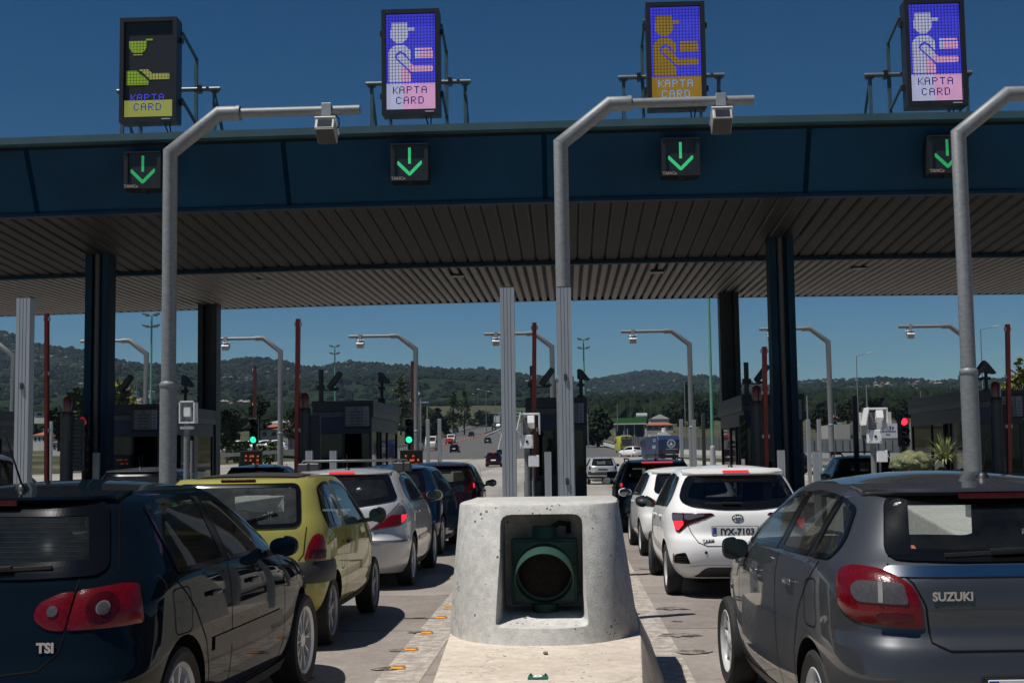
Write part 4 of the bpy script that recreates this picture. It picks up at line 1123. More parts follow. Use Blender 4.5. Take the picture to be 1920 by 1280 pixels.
def crown_blob(mb, c, r, h, rnd, lo=True):
    """a small uneven crown"""
    n = 6; o = len(mb.v)
    rings = [(0.0, .55), (.35, 1.0), (.72, .7)]
    for z, k in rings:
        for j in range(n):
            th = 2 * pi * j / n + rnd.random() * .5; q = k * r * rnd.uniform(.7, 1.25)
            mb.v.append(Vector((c[0] + q * cos(th), c[1] + q * sin(th), c[2] + h * (z + rnd.uniform(-.08, .08)))))
    mb.v.append(Vector((c[0] + rnd.uniform(-.2, .2) * r, c[1], c[2] + h)))
    for i in range(2):
        for j in range(n):
            mb.f.append((o + i * n + j, o + i * n + (j + 1) % n, o + (i + 1) * n + (j + 1) % n, o + (i + 1) * n + j)); mb.m.append(0)
    for j in range(n): mb.f.append((o + 2 * n + j, o + 2 * n + (j + 1) % n, o + 3 * n)); mb.m.append(0)
def cover_hill(hb, count, seed, r0, r1, skip=0):
    (src, n) = hb; rnd = random.Random(seed); mb = MB(); K = len(src.v) // n - 1
    for _ in range(count):
        i = rnd.randrange(n - 1); t = rnd.random() ** .7 * (K - 1); j = min(K - 2, int(t)); a, b = rnd.random(), t - j
        p = (src.v[j * n + i].lerp(src.v[j * n + i + 1], a)).lerp(src.v[(j + 1) * n + i].lerp(src.v[(j + 1) * n + i + 1], a), b)
        if noise.noise(Vector((p.x * .006, p.y * .006, 3))) > .28: continue
        r = rnd.uniform(r0, r1); crown_blob(mb, (p.x, p.y, p.z - r * .4), r, r * rnd.uniform(1.2, 1.9), rnd)
    rk = MB()
    for _ in range(count // 7):
        i = rnd.randrange(n - 1); t = rnd.uniform(.25, .98) * (K - 1); j = min(K - 2, int(t)); b = t - j
        p = src.v[j * n + i].lerp(src.v[(j + 1) * n + i], b)
        if noise.noise(Vector((p.x * .004, p.y * .005, 9))) < .10: continue
        r = rnd.uniform(1.2, 3.4) * (2.1 if r1 > 7 else 1.5); crown_blob(rk, (p.x + rnd.uniform(-8, 8), p.y, p.z + r0 * .55), r, r * .75, rnd)
    q = rk.build('rock_outcrops', [pm('pale_outcrop', (.125, .115, .10), .95, 0, .3, .05, spec=0)], fixn=False); q['kind'] = 'stuff'
    o = mb.build('forest', [pm('hill_foliage', (.0135, .0195, .0135), .95, 0, .5, .03, spec=0)], fixn=False); o['kind'] = 'stuff'
cover_hill(hb1, 9000, 3, 3, 6.5)
cover_hill(hb2, 5000, 4, 4, 8)
cover_hill(hb3, 5000, 5, 3, 6)
# woods on the flats before the hills
rnd = random.Random(11); mb = MB()
for _ in range(9000):
    px = rnd.uniform(1085, 2050); Y = rnd.uniform(480, 1500)
    g = at(px, 800, Y); z = terr(g.x, Y)
    r = rnd.uniform(1.8, 4.2); crown_blob(mb, (g.x, Y, z - 1), r, r * rnd.uniform(1.5, 2.8), rnd)
for _ in range(8000):
    px = rnd.uniform(-150, 1000); Y = rnd.uniform(430, 1500)
    g = at(px, 800, Y)
    if g.x > rL(Y) - 6 and Y < 1050: continue
    z = terr(g.x, Y); r = rnd.uniform(1.8, 3.8); crown_blob(mb, (g.x, Y, z - 1), r, r * rnd.uniform(1.2, 1.9), rnd)
o = mb.build('woodland', [pm('woodland_foliage', (.012, .018, .010), .95, 0, .6, .05, spec=0)], fixn=False); o['kind'] = 'stuff'

def leaf_tree(name, label, cat, px, ytop, ybase, wpx, Y, shape='round', mat=None, group=None, n=900, leaf=None, trunk=.16, ground=True, seed=None):
    b = at(px, ybase, Y); tp = at(px, ytop, Y); H = tp.z - b.z; s = FPX / Y; R = wpx / s / 2
    rnd = random.Random(seed if seed is not None else int(px * 7 + ytop)); t = thing(name, label, cat, (b.x, Y, b.z), rnd.random() * 6, group)
    leaf = leaf or max(.16, R * .12)
    mb = MB(); clumps = []
    K = {'round': 26, 'poplar': 34, 'cone': 30, 'bush': 22}[shape]
    for _ in range(K):
        u = rnd.random(); th = rnd.random() * 2 * pi
        if shape == 'poplar': zc = trunk * .6 + u * (1 - trunk * .6); rr = R * (sin(pi * min(1, (zc * .92 + .12))) ** .6) * .75; cr = R * rnd.uniform(.28, .5)
        elif shape == 'cone': zc = .1 + u * .86; rr = R * (1.05 - zc) ** .8 * .8; cr = R * rnd.uniform(.22, .42) * (1.15 - zc * .6)
        elif shape == 'bush': zc = .1 + u * .75; rr = R * sqrt(max(.05, 1 - (zc - .2) ** 2)) * .75; cr = R * rnd.uniform(.22, .4)
        else: zc = trunk + (1 - trunk) * (.12 + .76 * u); v = (zc - trunk) / (1 - trunk); rr = R * sin(pi * min(.97, max(.08, v))) ** .55 * .78; cr = R * rnd.uniform(.25, .45)
        q = rr * rnd.random() ** .35
        clumps.append((q * cos(th), q * sin(th), zc * H, cr))
    clumps.append((0, 0, H * .93, R * (.2 if shape != 'round' else .35)))
    for _ in range(n):
        cx, cy, czz, cr = clumps[rnd.randrange(len(clumps))]
        d = Vector((rnd.gauss(0, 1), rnd.gauss(0, 1), rnd.gauss(0, 1))).normalized() * cr * rnd.random() ** .4
        c = Vector((cx, cy, czz)) + Vector((d.x, d.y, d.z * (1.2 if shape != 'bush' else .8)))
        a = Vector((rnd.gauss(0, 1), rnd.gauss(0, 1), rnd.gauss(0, 1))).normalized(); bb = a.cross(Vector((rnd.random(), rnd.random(), rnd.random() + .1))).normalized()
        l = leaf * rnd.uniform(.6, 1.3)
        mb.add([c + a * l, c + bb * l * .8, c - a * l, c - bb * l * .8], [(0, 1, 2, 3)])
    mb.build('crown', mat or M_LEAFM, t, fixn=False)
    tb = MB().tube([(0, 0, -.5), (0, 0, H * .3), (R * .05, 0, H * .8)], [R * .1, R * .075, R * .02], 8)
    for _ in range(7):
        c = clumps[rnd.randrange(len(clumps))]; tb.tube([(0, 0, c[2] * .55), (c[0] * .8, c[1] * .8, c[2])], [R * .04, R * .015], 5)
    tb.build('trunk', M_BARK, t)
    return t
T = leaf_tree
T('poplar_tree', 'pale poplar right behind the second booth, by a far camera pole', 'tree', 752, 712, 812, 40, 330, 'poplar', M_LEAFP, 'trees beyond the plaza', 1400)
T('poplar_tree', 'olive poplar just right of the thin dark boom', 'tree', 792, 752, 828, 36, 300, 'poplar', M_LEAFM, 'trees beyond the plaza', 1000)
T('poplar_tree', 'tall dark poplar left of the motorway, left of its twin', 'tree', 851, 741, 814, 34, 420, 'poplar', M_LEAFM, 'trees beyond the plaza', 1200)
T('poplar_tree', 'tall dark poplar left of the motorway, right one of its twin pair', 'tree', 871, 735, 812, 30, 430, 'poplar', M_LEAFM, 'trees beyond the plaza', 1200)
T('roadside_bush', 'dark rounded bush where the far carriageway bends, under the poplars', 'bush', 822, 765, 822, 54, 400, 'bush', M_LEAFD, 'trees beyond the plaza', 1000)
T('roadside_bush', 'dark bush behind the pair of slim white posts', 'bush', 792, 800, 832, 62, 290, 'bush', M_LEAFD, 'trees beyond the plaza', 900)
T('roadside_bush', 'low bush left of the overhead gantry, beyond the poplars', 'bush', 905, 772, 806, 60, 520, 'bush', M_LEAFM, 'trees beyond the plaza', 800)
T('conifer_tree', 'big dark rounded conifer between the central booth and the green canopy station', 'tree', 1122, 766, 838, 68, 270, 'round', M_LEAFD, 'dark trees right of the road', 2600, leaf=.42, trunk=.02)
T('conifer_tree', 'tall dark pointed tree behind the far camera pole right of the white roof', 'tree', 1292, 714, 812, 48, 420, 'cone', M_LEAFD, 'dark trees right of the road', 1800, leaf=.6)
T('conifer_tree', 'dark broad tree left of the green mast', 'tree', 1322, 748, 822, 46, 380, 'round', M_LEAFD, 'dark trees right of the road', 1300)
T('conifer_tree', 'dark tree right of the tall pointed one, behind the grey fence', 'tree', 1262, 752, 806, 44, 460, 'round', M_LEAFD, 'dark trees right of the road', 1000)
T('broadleaf_tree', 'yellow green tree cut by the right edge', 'tree', 1921, 672, 850, 80, 110, 'round', M_LEAFY, None, 1500, leaf=.2)
T('broadleaf_tree', 'olive tree left of the left blue column', 'tree', 146, 730, 812, 60, 170, 'round', M_LEAFM, 'trees behind the left booths', 1300)
T('broadleaf_tree', 'olive tree top showing over the roof of the first booth', 'tree', 226, 720, 800, 64, 190, 'round', M_LEAFY, 'trees behind the left booths', 1300)
T('broadleaf_tree', 'dark tree behind the thin dark boom at left', 'tree', 486, 736, 822, 48, 210, 'round', M_LEAFD, 'trees behind the left booths', 1300)
T('broadleaf_tree', 'dark tree between the red roofed house and the second booth', 'tree', 546, 765, 838, 40, 170, 'round', M_LEAFD, 'trees behind the left booths', 900)
T('broadleaf_tree', 'dull green tree right of the left black column', 'tree', 425, 770, 860, 60, 150, 'round', M_LEAFD, 'trees behind the left booths', 1000)
T('broadleaf_tree', 'round tree by the leftmost red boom', 'tree', 110, 768, 838, 60, 160, 'round', M_LEAFD, 'trees behind the left booths', 900)
T('hedge', 'bright green hedge behind the guardrail, left of the second green light', 'hedge', 450, 828, 866, 56, 125, 'bush', M_LEAFM, 'hedge behind the left guardrail', 1300, leaf=.16)
T('hedge', 'bright green hedge behind the guardrail, under the red roofed house', 'hedge', 506, 828, 866, 64, 125, 'bush', M_LEAFM, 'hedge behind the left guardrail', 1300, leaf=.16)
for i, (px, yt, yb, w, Y, kd, lb) in enumerate([(1405, 745, 820, 60, 330, 'round', 'dark tree seen between the right booths'), (1450, 752, 822, 60, 340, 'round', 'dark tree behind the right blue column'), (1545, 770, 822, 60, 300, 'round', 'dark tree left of the beige building'), (1590, 752, 800, 50, 360, 'round', 'dark tree behind the left end of the beige building'), (1640, 755, 800, 60, 340, 'round', 'dark tree behind the white camera stand at right'), (1690, 750, 800, 50, 330, 'round', 'dark tree behind the red traffic light'), (1740, 752, 805, 60, 330, 'round', 'dark tree behind the rightmost booth'), (1160, 765, 800, 50, 560, 'round', 'dark tree behind the green canopy station, left part'), (1205, 760, 795, 50, 560, 'round', 'dark tree behind the green canopy station, right part')]):
    T('broadleaf_tree', lb, 'tree', px, yt, yb, w, Y, kd, M_LEAFD, 'dark trees right of the road', 800)

# ============================================================ buildings and fences far off
def pixbox(name, label, cat, x0, x1, y0, y1, Y, depth, mat, group=None):
    a = at(x0, y1, Y); b = at(x1, y0, Y); cx = (a.x + b.x) / 2
    t = thing(name, label, cat, (cx, Y, a.z), 0, group); return t, (b.x - a.x) / 2, b.z - a.z
M_WALLW = pm('white_render', (.55, .54, .51), .8, 0, .1, .5)
M_WALLB = pm('beige_render', (.34, .33, .30), .8, 0, .1, .4)
M_ROOFR = pm('red_tile', (.30, .085, .05), .8, 0, .2, 1.5)
M_ROOFG = pm('grey_sheet', (.30, .31, .32), .6, 0, .1, .8)
M_WIN = pm('dark_window', (.02, .022, .025), .2)
def house(label, x0, x1, y0, y1, Y, depth, wall, roof, rf=.4, gable=False, wins=3, cat='house', group='houses beyond the plaza', name='house'):
    t, hw, H = pixbox(name, label, cat, x0, x1, y0, y1, Y, depth, wall, group)
    hr = H * rf; hh = H - hr
    MB().b2((-hw, 0, -2), (hw, depth, hh)).build('wall', wall, t)
    e = hw * .06 + .1
    if gable: mb = MB().prism([(-hw - e, hh), (hw + e, hh), (0, H)], 'y', -.3, depth + .3)
    else:
        mb = MB(); mb.add([(-hw - e, -e, hh), (hw + e, -e, hh), (hw + e, depth + e, hh), (-hw - e, depth + e, hh), (-hw * .55, depth / 2, H), (hw * .55, depth / 2, H)], [(0, 1, 5, 4), (1, 2, 5), (2, 3, 4, 5), (3, 0, 4), (3, 2, 1, 0)])
    mb.build('roof', roof, t)
    for i in range(wins):
        x = -hw + 2 * hw * (i + .5) / wins; w = hw / wins * .45
        MB().b2((x - w, -.04, hh * .3), (x + w, 0.05, hh * .75)).build('window', M_WIN, t)
    return t
house('red roofed house left of a far camera pole at left', 487, 540, 792, 822, 210, 10, M_WALLB, M_ROOFR, .45)
house('red roofed house at the far left by the red boom', 62, 86, 806, 830, 200, 9, M_WALLW, M_ROOFR, .4)
house('low red roofed house right of the leftmost red boom', 98, 122, 820, 846, 170, 9, M_WALLW, M_ROOFR, .35)
house('white flat building on the slope at far left', 64, 128, 768, 782, 420, 20, M_WALLW, M_ROOFG, .2)
house('long white shed behind the red roofed house', 500, 545, 786, 800, 330, 14, M_WALLW, M_ROOFG, .5)
house('white shed with a gabled roof right of the green canopy station', 1221, 1254, 776, 796, 400, 14, M_WALLW, pm('white_sheet', (.6, .6, .6), .6), .45, True, 0)
house('long red roofed shed behind the grey fence', 1212, 1262, 790, 806, 360, 10, M_WALLB, M_ROOFR, .4, wins=4)
house('small house with a red roof on the right slope', 1534, 1578, 776, 792, 430, 12, M_WALLW, M_ROOFR, .5)
house('small brown roofed house left of the beige building', 1542, 1582, 792, 806, 330, 10, M_WALLB, pm('brown_tile', (.2, .1, .07), .8), .5)
house('white villa with a flat roof on the hillside, far left behind the first booth', 236, 249, 733, 745, 900, 14, M_WALLW, M_ROOFG, .1)
house('white house on the hillside right of the first booth roof', 271, 281, 731, 741, 980, 14, M_WALLW, M_ROOFG, .2)
rnd = random.Random(5)
mb = MB()
def town(name, x0, x1, y0, y1, Ya, Yb, n, seed):
    """a far sprinkle of houses too small and many to tell apart"""
    rnd = random.Random(seed); mb = MB()
    for _ in range(n):
        px = rnd.uniform(x0, x1); py = rnd.uniform(y0, y1); Y = Ya + (Yb - Ya) * (y1 - py) / (y1 - y0)
        p = at(px, py, Y); w = rnd.uniform(3, 6.5); h = rnd.uniform(2, 4.5)
        r = rnd.random(); mi = 1 if r < .3 else 0
        mb.b2((p.x - w / 2, Y, p.z - 6), (p.x + w / 2, Y + 6, p.z + h), 0)
        mb.add([(p.x - w * .55, Y - .5, p.z + h), (p.x + w * .55, Y - .5, p.z + h), (p.x + w * .55, Y + 6.5, p.z + h), (p.x - w * .55, Y + 6.5, p.z + h), (p.x, Y + 3, p.z + h + 1.8)], [(0, 1, 4), (1, 2, 4), (2, 3, 4), (3, 0, 4)], mi)
    o = mb.build(name, [pm('far_wall', (.20, .19, .175), .9), pm('far_roof', (.15, .07, .05), .9)], fixn=False); o['kind'] = 'stuff'
town('distant_town', 410, 480, 742, 764, 1100, 1450, 55, 1)
town('distant_town', 1000, 1100, 752, 770, 900, 1250, 14, 3)
town('distant_town', 1640, 1900, 722, 745, 1250, 1700, 34, 4)
town('distant_town', 110, 330, 755, 778, 700, 1000, 14, 6)
# quarry scar on the right ridge and pale cuts on the left slope
for (x0, x1, y0, y1, Y) in [(1745, 1800, 722, 727, 1900)]:
    a = at(x0, y1, Y); b = at(x1, y0, Y); o = MB().b2((a.x, Y, a.z - 4), (b.x, Y + 20, b.z)).build('pale_cliff', pm('pale_rock', (.32, .29, .25), .95, 0, .3, .05)); o['kind'] = 'structure'
# service station with a green canopy
t, hw, H = pixbox('service_station', 'low building with a long green canopy band beyond the grey fence', 'service station', 1148, 1211, 783, 812, 340, 12, None)
MB().b2((-hw, -2, H * .62), (hw, 10, H)).build('canopy_band', pm('green_band', (.035, .16, .035), .5), t)
MB().b2((-hw, -2.05, H * .56), (hw, -1.9, H * .64)).build('white_trim', M_WALLW, t)
MB().b2((-hw * .7, 2, -3), (hw * .9, 10, H * .62)).build('wall', pm('dark_shop_wall', (.04, .06, .06), .6), t)
for i in range(4): MB().b2((-hw * .9 + i * hw * .58, -1.5, -3), (-hw * .9 + i * hw * .58 + .3, -1.2, H * .6)).build('column', M_WALLB, t)
t, hw, H = pixbox('storage_tank', 'round grey roofed tank on the roof line above the green canopy band', 'tank', 1193, 1213, 774, 786, 350, 5, None)
MB().tube([(-hw, 0, H / 2), (hw, 0, H / 2)], H / 2, 16).build('shell', M_ROOFG, t, smooth=50)
mb = MB().box((-hw * .6, 0, -1), (.4, 1, 2)); mb.box((hw * .6, 0, -1), (.4, 1, 2)); mb.build('leg', M_ROOFG, t)
# beige two-bay building with a banner
t, hw, H = pixbox('beige_building', 'plain beige building with dark bays and a white banner behind the grey fence', 'building', 1567, 1712, 793, 850, 160, 10, None)
MB().b2((-hw, 0, -1), (hw, 10, H)).build('wall', M_WALLB, t)
for x in (-hw * .62, -hw * .33, hw * .93, ):
    o = MB().b2((x, -.05, H * .35), (x + hw * .13, .1, H * .98)).build('bay', pm('grey_bay', (.16, .16, .155), .7), t)
    MB().b2((x + hw * .01, -.1, H * .55), (x + hw * .12, .0, H * .62)).build('opening', M_WIN, o)
bn = MB().b2((hw * .08, -.25, H * .40), (hw * .66, -.1, H * 1.0)).build('banner_shadow_panel', pm('banner_shadow', (.06, .06, .065), .7), t)  # dark offset panel painted as the banner's cast shadow
MB().b2((hw * .05, -.32, H * .50), (hw * .63, -.26, H * 1.0)).build('banner', pm('banner_white', (.6, .6, .66), .6), bn)
mb = MB(); rr = random.Random(3)
for z, n_, h in ((.86, 5, .36), (.74, 11, .2), (.63, 3, .2)):
    x = hw * .34 - n_ * h * .42
    for _ in range(n_): mb.b2((x, -.34, H * z - h / 2), (x + h * .5, -.325, H * z + h / 2 * rr.choice((.6, 1)))); x += h * .85
mb.build('banner_lettering', pm('banner_ink', (.03, .04, .12), .6), bn)
for x in (-.28, .22):
    MB().b2((hw * x, 1, H), (hw * x + 1.3, 2.2, H + 1.4)).build('rooftop_unit', M_WALLW, t)
# fences
def fence(label, pts, Y0s, h, mat, wallh=0, name='fence', cat='fence', post=2.5):
    """panels between ground points given as (px, ybase, Y)"""
    P = [at(px, yb, Y) for px, yb, Y in pts]
    t = thing(name, label, cat, P[0]); O = P[0]
    mb = MB(); pb = MB(); wb = MB()
    for a, b in zip(P, P[1:]):
        a = a - O; b = b - O; L = (b - a).length; d = (b - a) / L; nrm = Vector((d.y, -d.x, 0)).normalized() * .06
        if wallh:
            wb.add([a - nrm * 2 + Vector((0, 0, -2)), b - nrm * 2 + Vector((0, 0, -2)), b - nrm * 2 + Vector((0, 0, wallh)), a - nrm * 2 + Vector((0, 0, wallh)), a + nrm * 2 + Vector((0, 0, -2)), b + nrm * 2 + Vector((0, 0, -2)), b + nrm * 2 + Vector((0, 0, wallh)), a + nrm * 2 + Vector((0, 0, wallh))], [(0, 1, 2, 3), (5, 4, 7, 6), (3, 2, 6, 7), (0, 3, 7, 4), (1, 5, 6, 2)])
        n = max(2, int(L / .35))
        for i in range(n):
            p = a + d * L * i / n; q = a + d * L * (i + 1) / n; k = nrm * (1 if i % 2 else -.3)
            z0 = Vector((0, 0, wallh)); z1 = Vector((0, 0, wallh + h))
            mb.add([p + k + z0, q + k + z0, q + k + z1, p + k + z1, p + k + nrm + z0, q + k + nrm + z0, q + k + nrm + z1, p + k + nrm + z1], [(0, 1, 2, 3), (5, 4, 7, 6), (3, 2, 6, 7), (0, 3, 7, 4), (1, 5, 6, 2)])
        m_ = max(1, int(L / post))
        for i in range(m_ + 1):
            p = a + d * L * i / m_ + nrm * 2; pb.box(p + Vector((0, 0, wallh + h / 2)), (.1, .1, h + .1))
    mb.build('panel', mat, t); pb.build('post', DKGREY, t)
    if wallh: wb.build('base_wall', M_WALLW, t)
    return t
M_FENCE = pm('grey_corrugated', (.12, .125, .13), .6, .2, .12, .8)
fence('dark grey corrugated fence on a white base wall behind the yellow van and blue truck', [(1186, 848, 215), (1300, 853, 195), (1440, 860, 170)], 0, 1.75, M_FENCE, .8)
fence('grey mesh fence on a white base wall in front of the beige building', [(1500, 863, 135), (1620, 863, 135), (1760, 863, 135)], 0, 1.4, pm('grey_mesh', (.20, .21, .22), .6, .2, .15, 1), .75)
def guardrail(label, pts, h=.75, base=False):
    P = [ground_at(px, py) if Y is None else at(px, py, Y) for px, py, Y in pts]
    t = thing('guardrail', label, 'guardrail', P[0]); O = P[0]; mb = MB(); pb = MB(); bb = MB()
    for a, b in zip(P, P[1:]):
        a = a - O; b = b - O; mb.bar(a + Vector((0, 0, h)), b + Vector((0, 0, h)), .06, .30)
        L = (b - a).length; m_ = max(1, int(L / 3.5))
        for i in range(m_ + 1):
            p = a.lerp(b, i / m_); pb.box(p + Vector((0, .08, h / 2)), (.1, .1, h + .2))
        if base: bb.bar(a + Vector((0, .3, .0)), b + Vector((0, .3, .0)), .4, .5)
    mb.build('rail', pm('rail_grey', (.34, .34, .33), .5, .3, .15, 1), t); pb.build('post', pm('rail_post', (.09, .085, .08), .7), t)
    if base: bb.build('kerb', M_WALLW, t)
guardrail('guardrail with a pale kerb curving under the dark conifer', [(1098, 825, 300), (1120, 829, 280), (1145, 835, 255), (1178, 845, 225)], .7, True)
guardrail('guardrail before the white base wall right of the blue truck', [(1278, 868, 142), (1360, 872, 133), (1440, 876, 125)], .8, True)
guardrail('guardrail in front of the mesh fence at right', [(1490, 880, 112), (1600, 880, 112)], .8, True)
guardrail('guardrail along the left edge of the motorway', [(745, 846, None), (790, 836, None), (820, 826, None), (850, 817, None), (880, 809, None), (905, 802, None), (935, 796, None)], .8)
guardrail('low guardrail in front of the bright green hedge at left', [(405, 872, 108), (470, 868, 112), (560, 861, 122)], .8)
guardrail('median guardrail beyond the row of cones', [(908, 818, None), (925, 811, None), (945, 802, None)], .9, True)

# ============================================================ street lamps, masts, signs
M_MAST = pm('pale_green_mast', (.10, .27, .20), .5, .1, .1, 1)
def mast(label, px, ytop, ybase, Y, heads):
    a = at(px, ybase, Y); b = at(px, ytop, Y); h = b.z - a.z; r = .13 * (h / 12)
    t = thing('light_mast', label, 'light mast', a, 0, 'green light masts')
    if not heads: r *= .5
    MB().tube([(0, 0, -1), (0, 0, h)], [r * 1.4, r], 12).build('mast', M_MAST, t, smooth=50)
    if heads:
        k = h / 12
        for zz in (h, h * .86):
            mb = MB().bar((-.9 * k, 0, zz), (.9 * k, 0, zz), .09)
            mb.build('crossarm', M_MAST, t)
            for s in (-1, 1): MB().box((s * .8 * k, -.2, zz + .12), (.85 * k, .5, .26 * k), Matrix.Rotation(radians(s * -12), 3, 'Y')).build('floodlight', pm('floodlight_grey', (.10, .11, .12), .5), t, bevel=.02)
    else:
        MB().lathe([(r * 2.5, -1), (r * 2.2, 1.2), (r * 1.5, 1.3)], n=12).build('base', M_ROOFG, t)
mast('pale green mast with two rows of floodlights left of the left thick pole', 283, 592, 745, 120, True)
mast('pale green mast with floodlights behind the second booth roof', 628, 650, 748, 170, True)
mast('pale green mast with floodlights right of the central booth', 1096, 637, 755, 160, True)
mast('tall plain green mast left of the right black column', 1337, 470, 868, 100, False)
def street_lamp(label, px, ytop, ybase, Y, dx, group='single arm street lamps'):
    a = at(px, ybase, Y); b = at(px, ytop, Y); h = b.z - a.z; e = abs(dx) / (FPX / Y) * (1 if dx > 0 else -1)
    t = thing('street_lamp', label, 'street lamp', a, 0, group)
    MB().tube([(0, 0, -1), (0, 0, h * .96)], [.1 * h / 9, .05 * h / 9], 10).build('pole', GALV, t, smooth=50)
    MB().tube([(0, 0, h * .95), (e * .1, 0, h * .965), (e * .75, 0, h * .99)], .04 * h / 9, 8).build('arm', GALV, t, smooth=50)
    MB().box((e * .9, 0, h), (abs(e) * .35, .22, .14 * h / 9), Matrix.Rotation(radians(-12 if e > 0 else 12), 3, 'Y')).build('lamp_head', M_WALLW, t, bevel=.03)
street_lamp('street lamp with long arm behind the beige building', 1610, 662, 792, 150, 26)
street_lamp('street lamp with long arm left of the rightmost boom', 1844, 612, 750, 120, 32)
street_lamp('street lamp whose head shows right of the right blue column', 1474, 686, 830, 200, 27)
street_lamp('street lamp whose head shows right of the right black column', 1376, 700, 830, 240, 18)
street_lamp('small street lamp behind the first booth roof', 256, 709, 760, 170, 3)
for px, yt, yb, Y, dx, lb in [(912, 729, 812, 430, -16, 'motorway lamp with arm to the left, nearest the poplars'), (929, 733, 806, 480, -14, 'motorway lamp with arm to the left, just left of the wide grooved post'), (945, 741, 800, 560, 12, 'motorway lamp with arm to the right, behind the wide grooved post'), (897, 738, 800, 600, -10, 'smallest motorway lamp at the end of the road')]:
    street_lamp(lb, px, yt, yb, Y, dx, 'motorway lamps')
def pole(label, px, ytop, ybase, Y, w=.2, name='utility_pole', mat=None, arm=True):
    a = at(px, ybase, Y); b = at(px, ytop, Y); h = b.z - a.z
    t = thing(name, label, 'utility pole', a, 0, 'utility poles')
    MB().tube([(0, 0, -1), (0, 0, h)], [w * .6, w * .4], 8).build('pole', mat or GALV, t, smooth=50)
    if arm: mb = MB().bar((-.9, 0, h - .5), (.9, 0, h - .5), .1); mb.build('crossarm', M_BARK, t)
for px, yt, yb, Y, lb in [(1103, 757, 830, 260, 'pale utility pole beside the central booth'), (1158, 757, 800, 330, 'pale utility pole left of the green canopy band'), (1183, 745, 800, 380, 'dark utility pole behind the green canopy band'), (1221, 742, 795, 380, 'dark utility pole left of the white gabled shed'),
                       (1286, 715, 830, 260, 'slim pole left of a far camera pole'), (1517, 742, 860, 130, 'pale pole left of the beige building'), (1600, 764, 800, 240, 'utility pole above the left part of the beige building'), (1618, 764, 800, 240, 'utility pole above the beige building by the camera stand'), (1627, 722, 792, 160, 'slim galvanised pole just left of the white camera stand'), (1727, 732, 760, 300, 'short pale pole above the rightmost booth roof'), (1567, 755, 800, 330, 'small utility pole left of the beige building')]:
    pole(lb, px, yt, yb, Y, mat=(M_BARK if 'dark' in lb else GALV))
def road_sign(label, x0, x1, y0, y1, ybase, Y, mat, lines=2, arrow=False):
    a = at(x0, y1, Y); b = at(x1, y0, Y); g = at(x0, ybase, Y); cx = (a.x + b.x) / 2; hw = (b.x - a.x) / 2
    t = thing('road_sign', label, 'road sign', (cx, Y, g.z), 0, 'far road signs'); z0 = a.z - g.z; z1 = b.z - g.z
    MB().b2((-hw, 0, z0), (hw, .1, z1)).build('panel', mat, t)
    mb = MB(); mb.bar((-hw * .6, .12, -1), (-hw * .6, .12, z1), .15); mb.bar((hw * .6, .12, -1), (hw * .6, .12, z1), .15); mb.build('post', GALV, t)
    mb = MB(); H = z1 - z0; rr = random.Random(int(x0))
    if arrow: mb.add([(-hw * .5, -.03, z0 + H * .15), (-hw * .1, -.03, z0 + H * .15), (hw * .6, -.03, z0 + H * .5), (-hw * .1, -.03, z0 + H * .85), (-hw * .5, -.03, z0 + H * .85), (hw * .1, -.03, z0 + H * .5)], [(0, 1, 2, 5), (5, 2, 3, 4)])
    else:
        for i in range(lines):
            z = z1 - H * (i + .5) / lines; x = -hw * .75
            while x < hw * .7: w = hw * rr.uniform(.15, .3); mb.b2((x, -.03, z - H * .08), (x + w, -.01, z + H * .08)); x += w * 1.4
    mb.build('sign_marks', M_WALLW, t, fixn=False)
M_SGNB = pm('sign_dark_blue', (.012, .035, .08), .5); M_SGNG = pm('sign_green', (.01, .11, .07), .5)
road_sign('dark blue arrow sign by the far camera pole right of the second booth', 779, 790, 730, 745, 835, 150, M_SGNB, arrow=True)
road_sign('dark blue lettered sign under the arrow sign right of the second booth', 779, 806, 748, 760, 836, 152, M_SGNB, 1)
road_sign('green direction sign left of the central booth, behind the aluminium post', 966, 980, 770, 783, 815, 330, M_SGNG)
# overhead gantry on the motorway
a = at(905, 781, 520); b = at(946, 775, 520); g = at(905, 806, 520)
t = thing('overhead_gantry', 'grey lattice gantry over the motorway by the lamps', 'road gantry', (a.x, 520, g.z)); L = b.x - a.x + 14; z = a.z - g.z
mb = MB(); n = 14
for i in range(n + 1):
    x = L * i / n; mb.bar((x, 0, z), (x, 0, z + 1.4), .15)
    if i < n: mb.bar((x, 0, z), (x + L / n, 0, z + 1.4), .12)
mb.bar((0, 0, z), (L, 0, z), .2); mb.bar((0, 0, z + 1.4), (L, 0, z + 1.4), .2)
mb.build('truss', M_ROOFG, t)
mb = MB(); mb.bar((0, 0, -2), (0, 0, z), .4); mb.bar((L, 0, -2), (L, 0, z), .4); mb.build('leg', M_ROOFG, t)
MB().b2((2, -.3, z - 2.5), (6, -.1, z + 1)).build('sign_panel', M_SGNB, t)
# red tower crane at the right edge
p = at(1908, 760, 700); q = at(1908, 690, 700)
t = thing('tower_crane', 'red tower crane on the skyline at the right edge', 'crane', p); h = q.z - p.z
MB().bar((0, 0, -10), (0, 0, h * .82), 1.1).build('tower', M_RED, t)
MB().bar((-4, 0, h * 1.0), (3, 0, h * .75), .7).build('jib', M_RED, t); MB().bar((-1, 0, h * .8), (14, 0, h * .85), .7).build('counter_jib', M_RED, t)

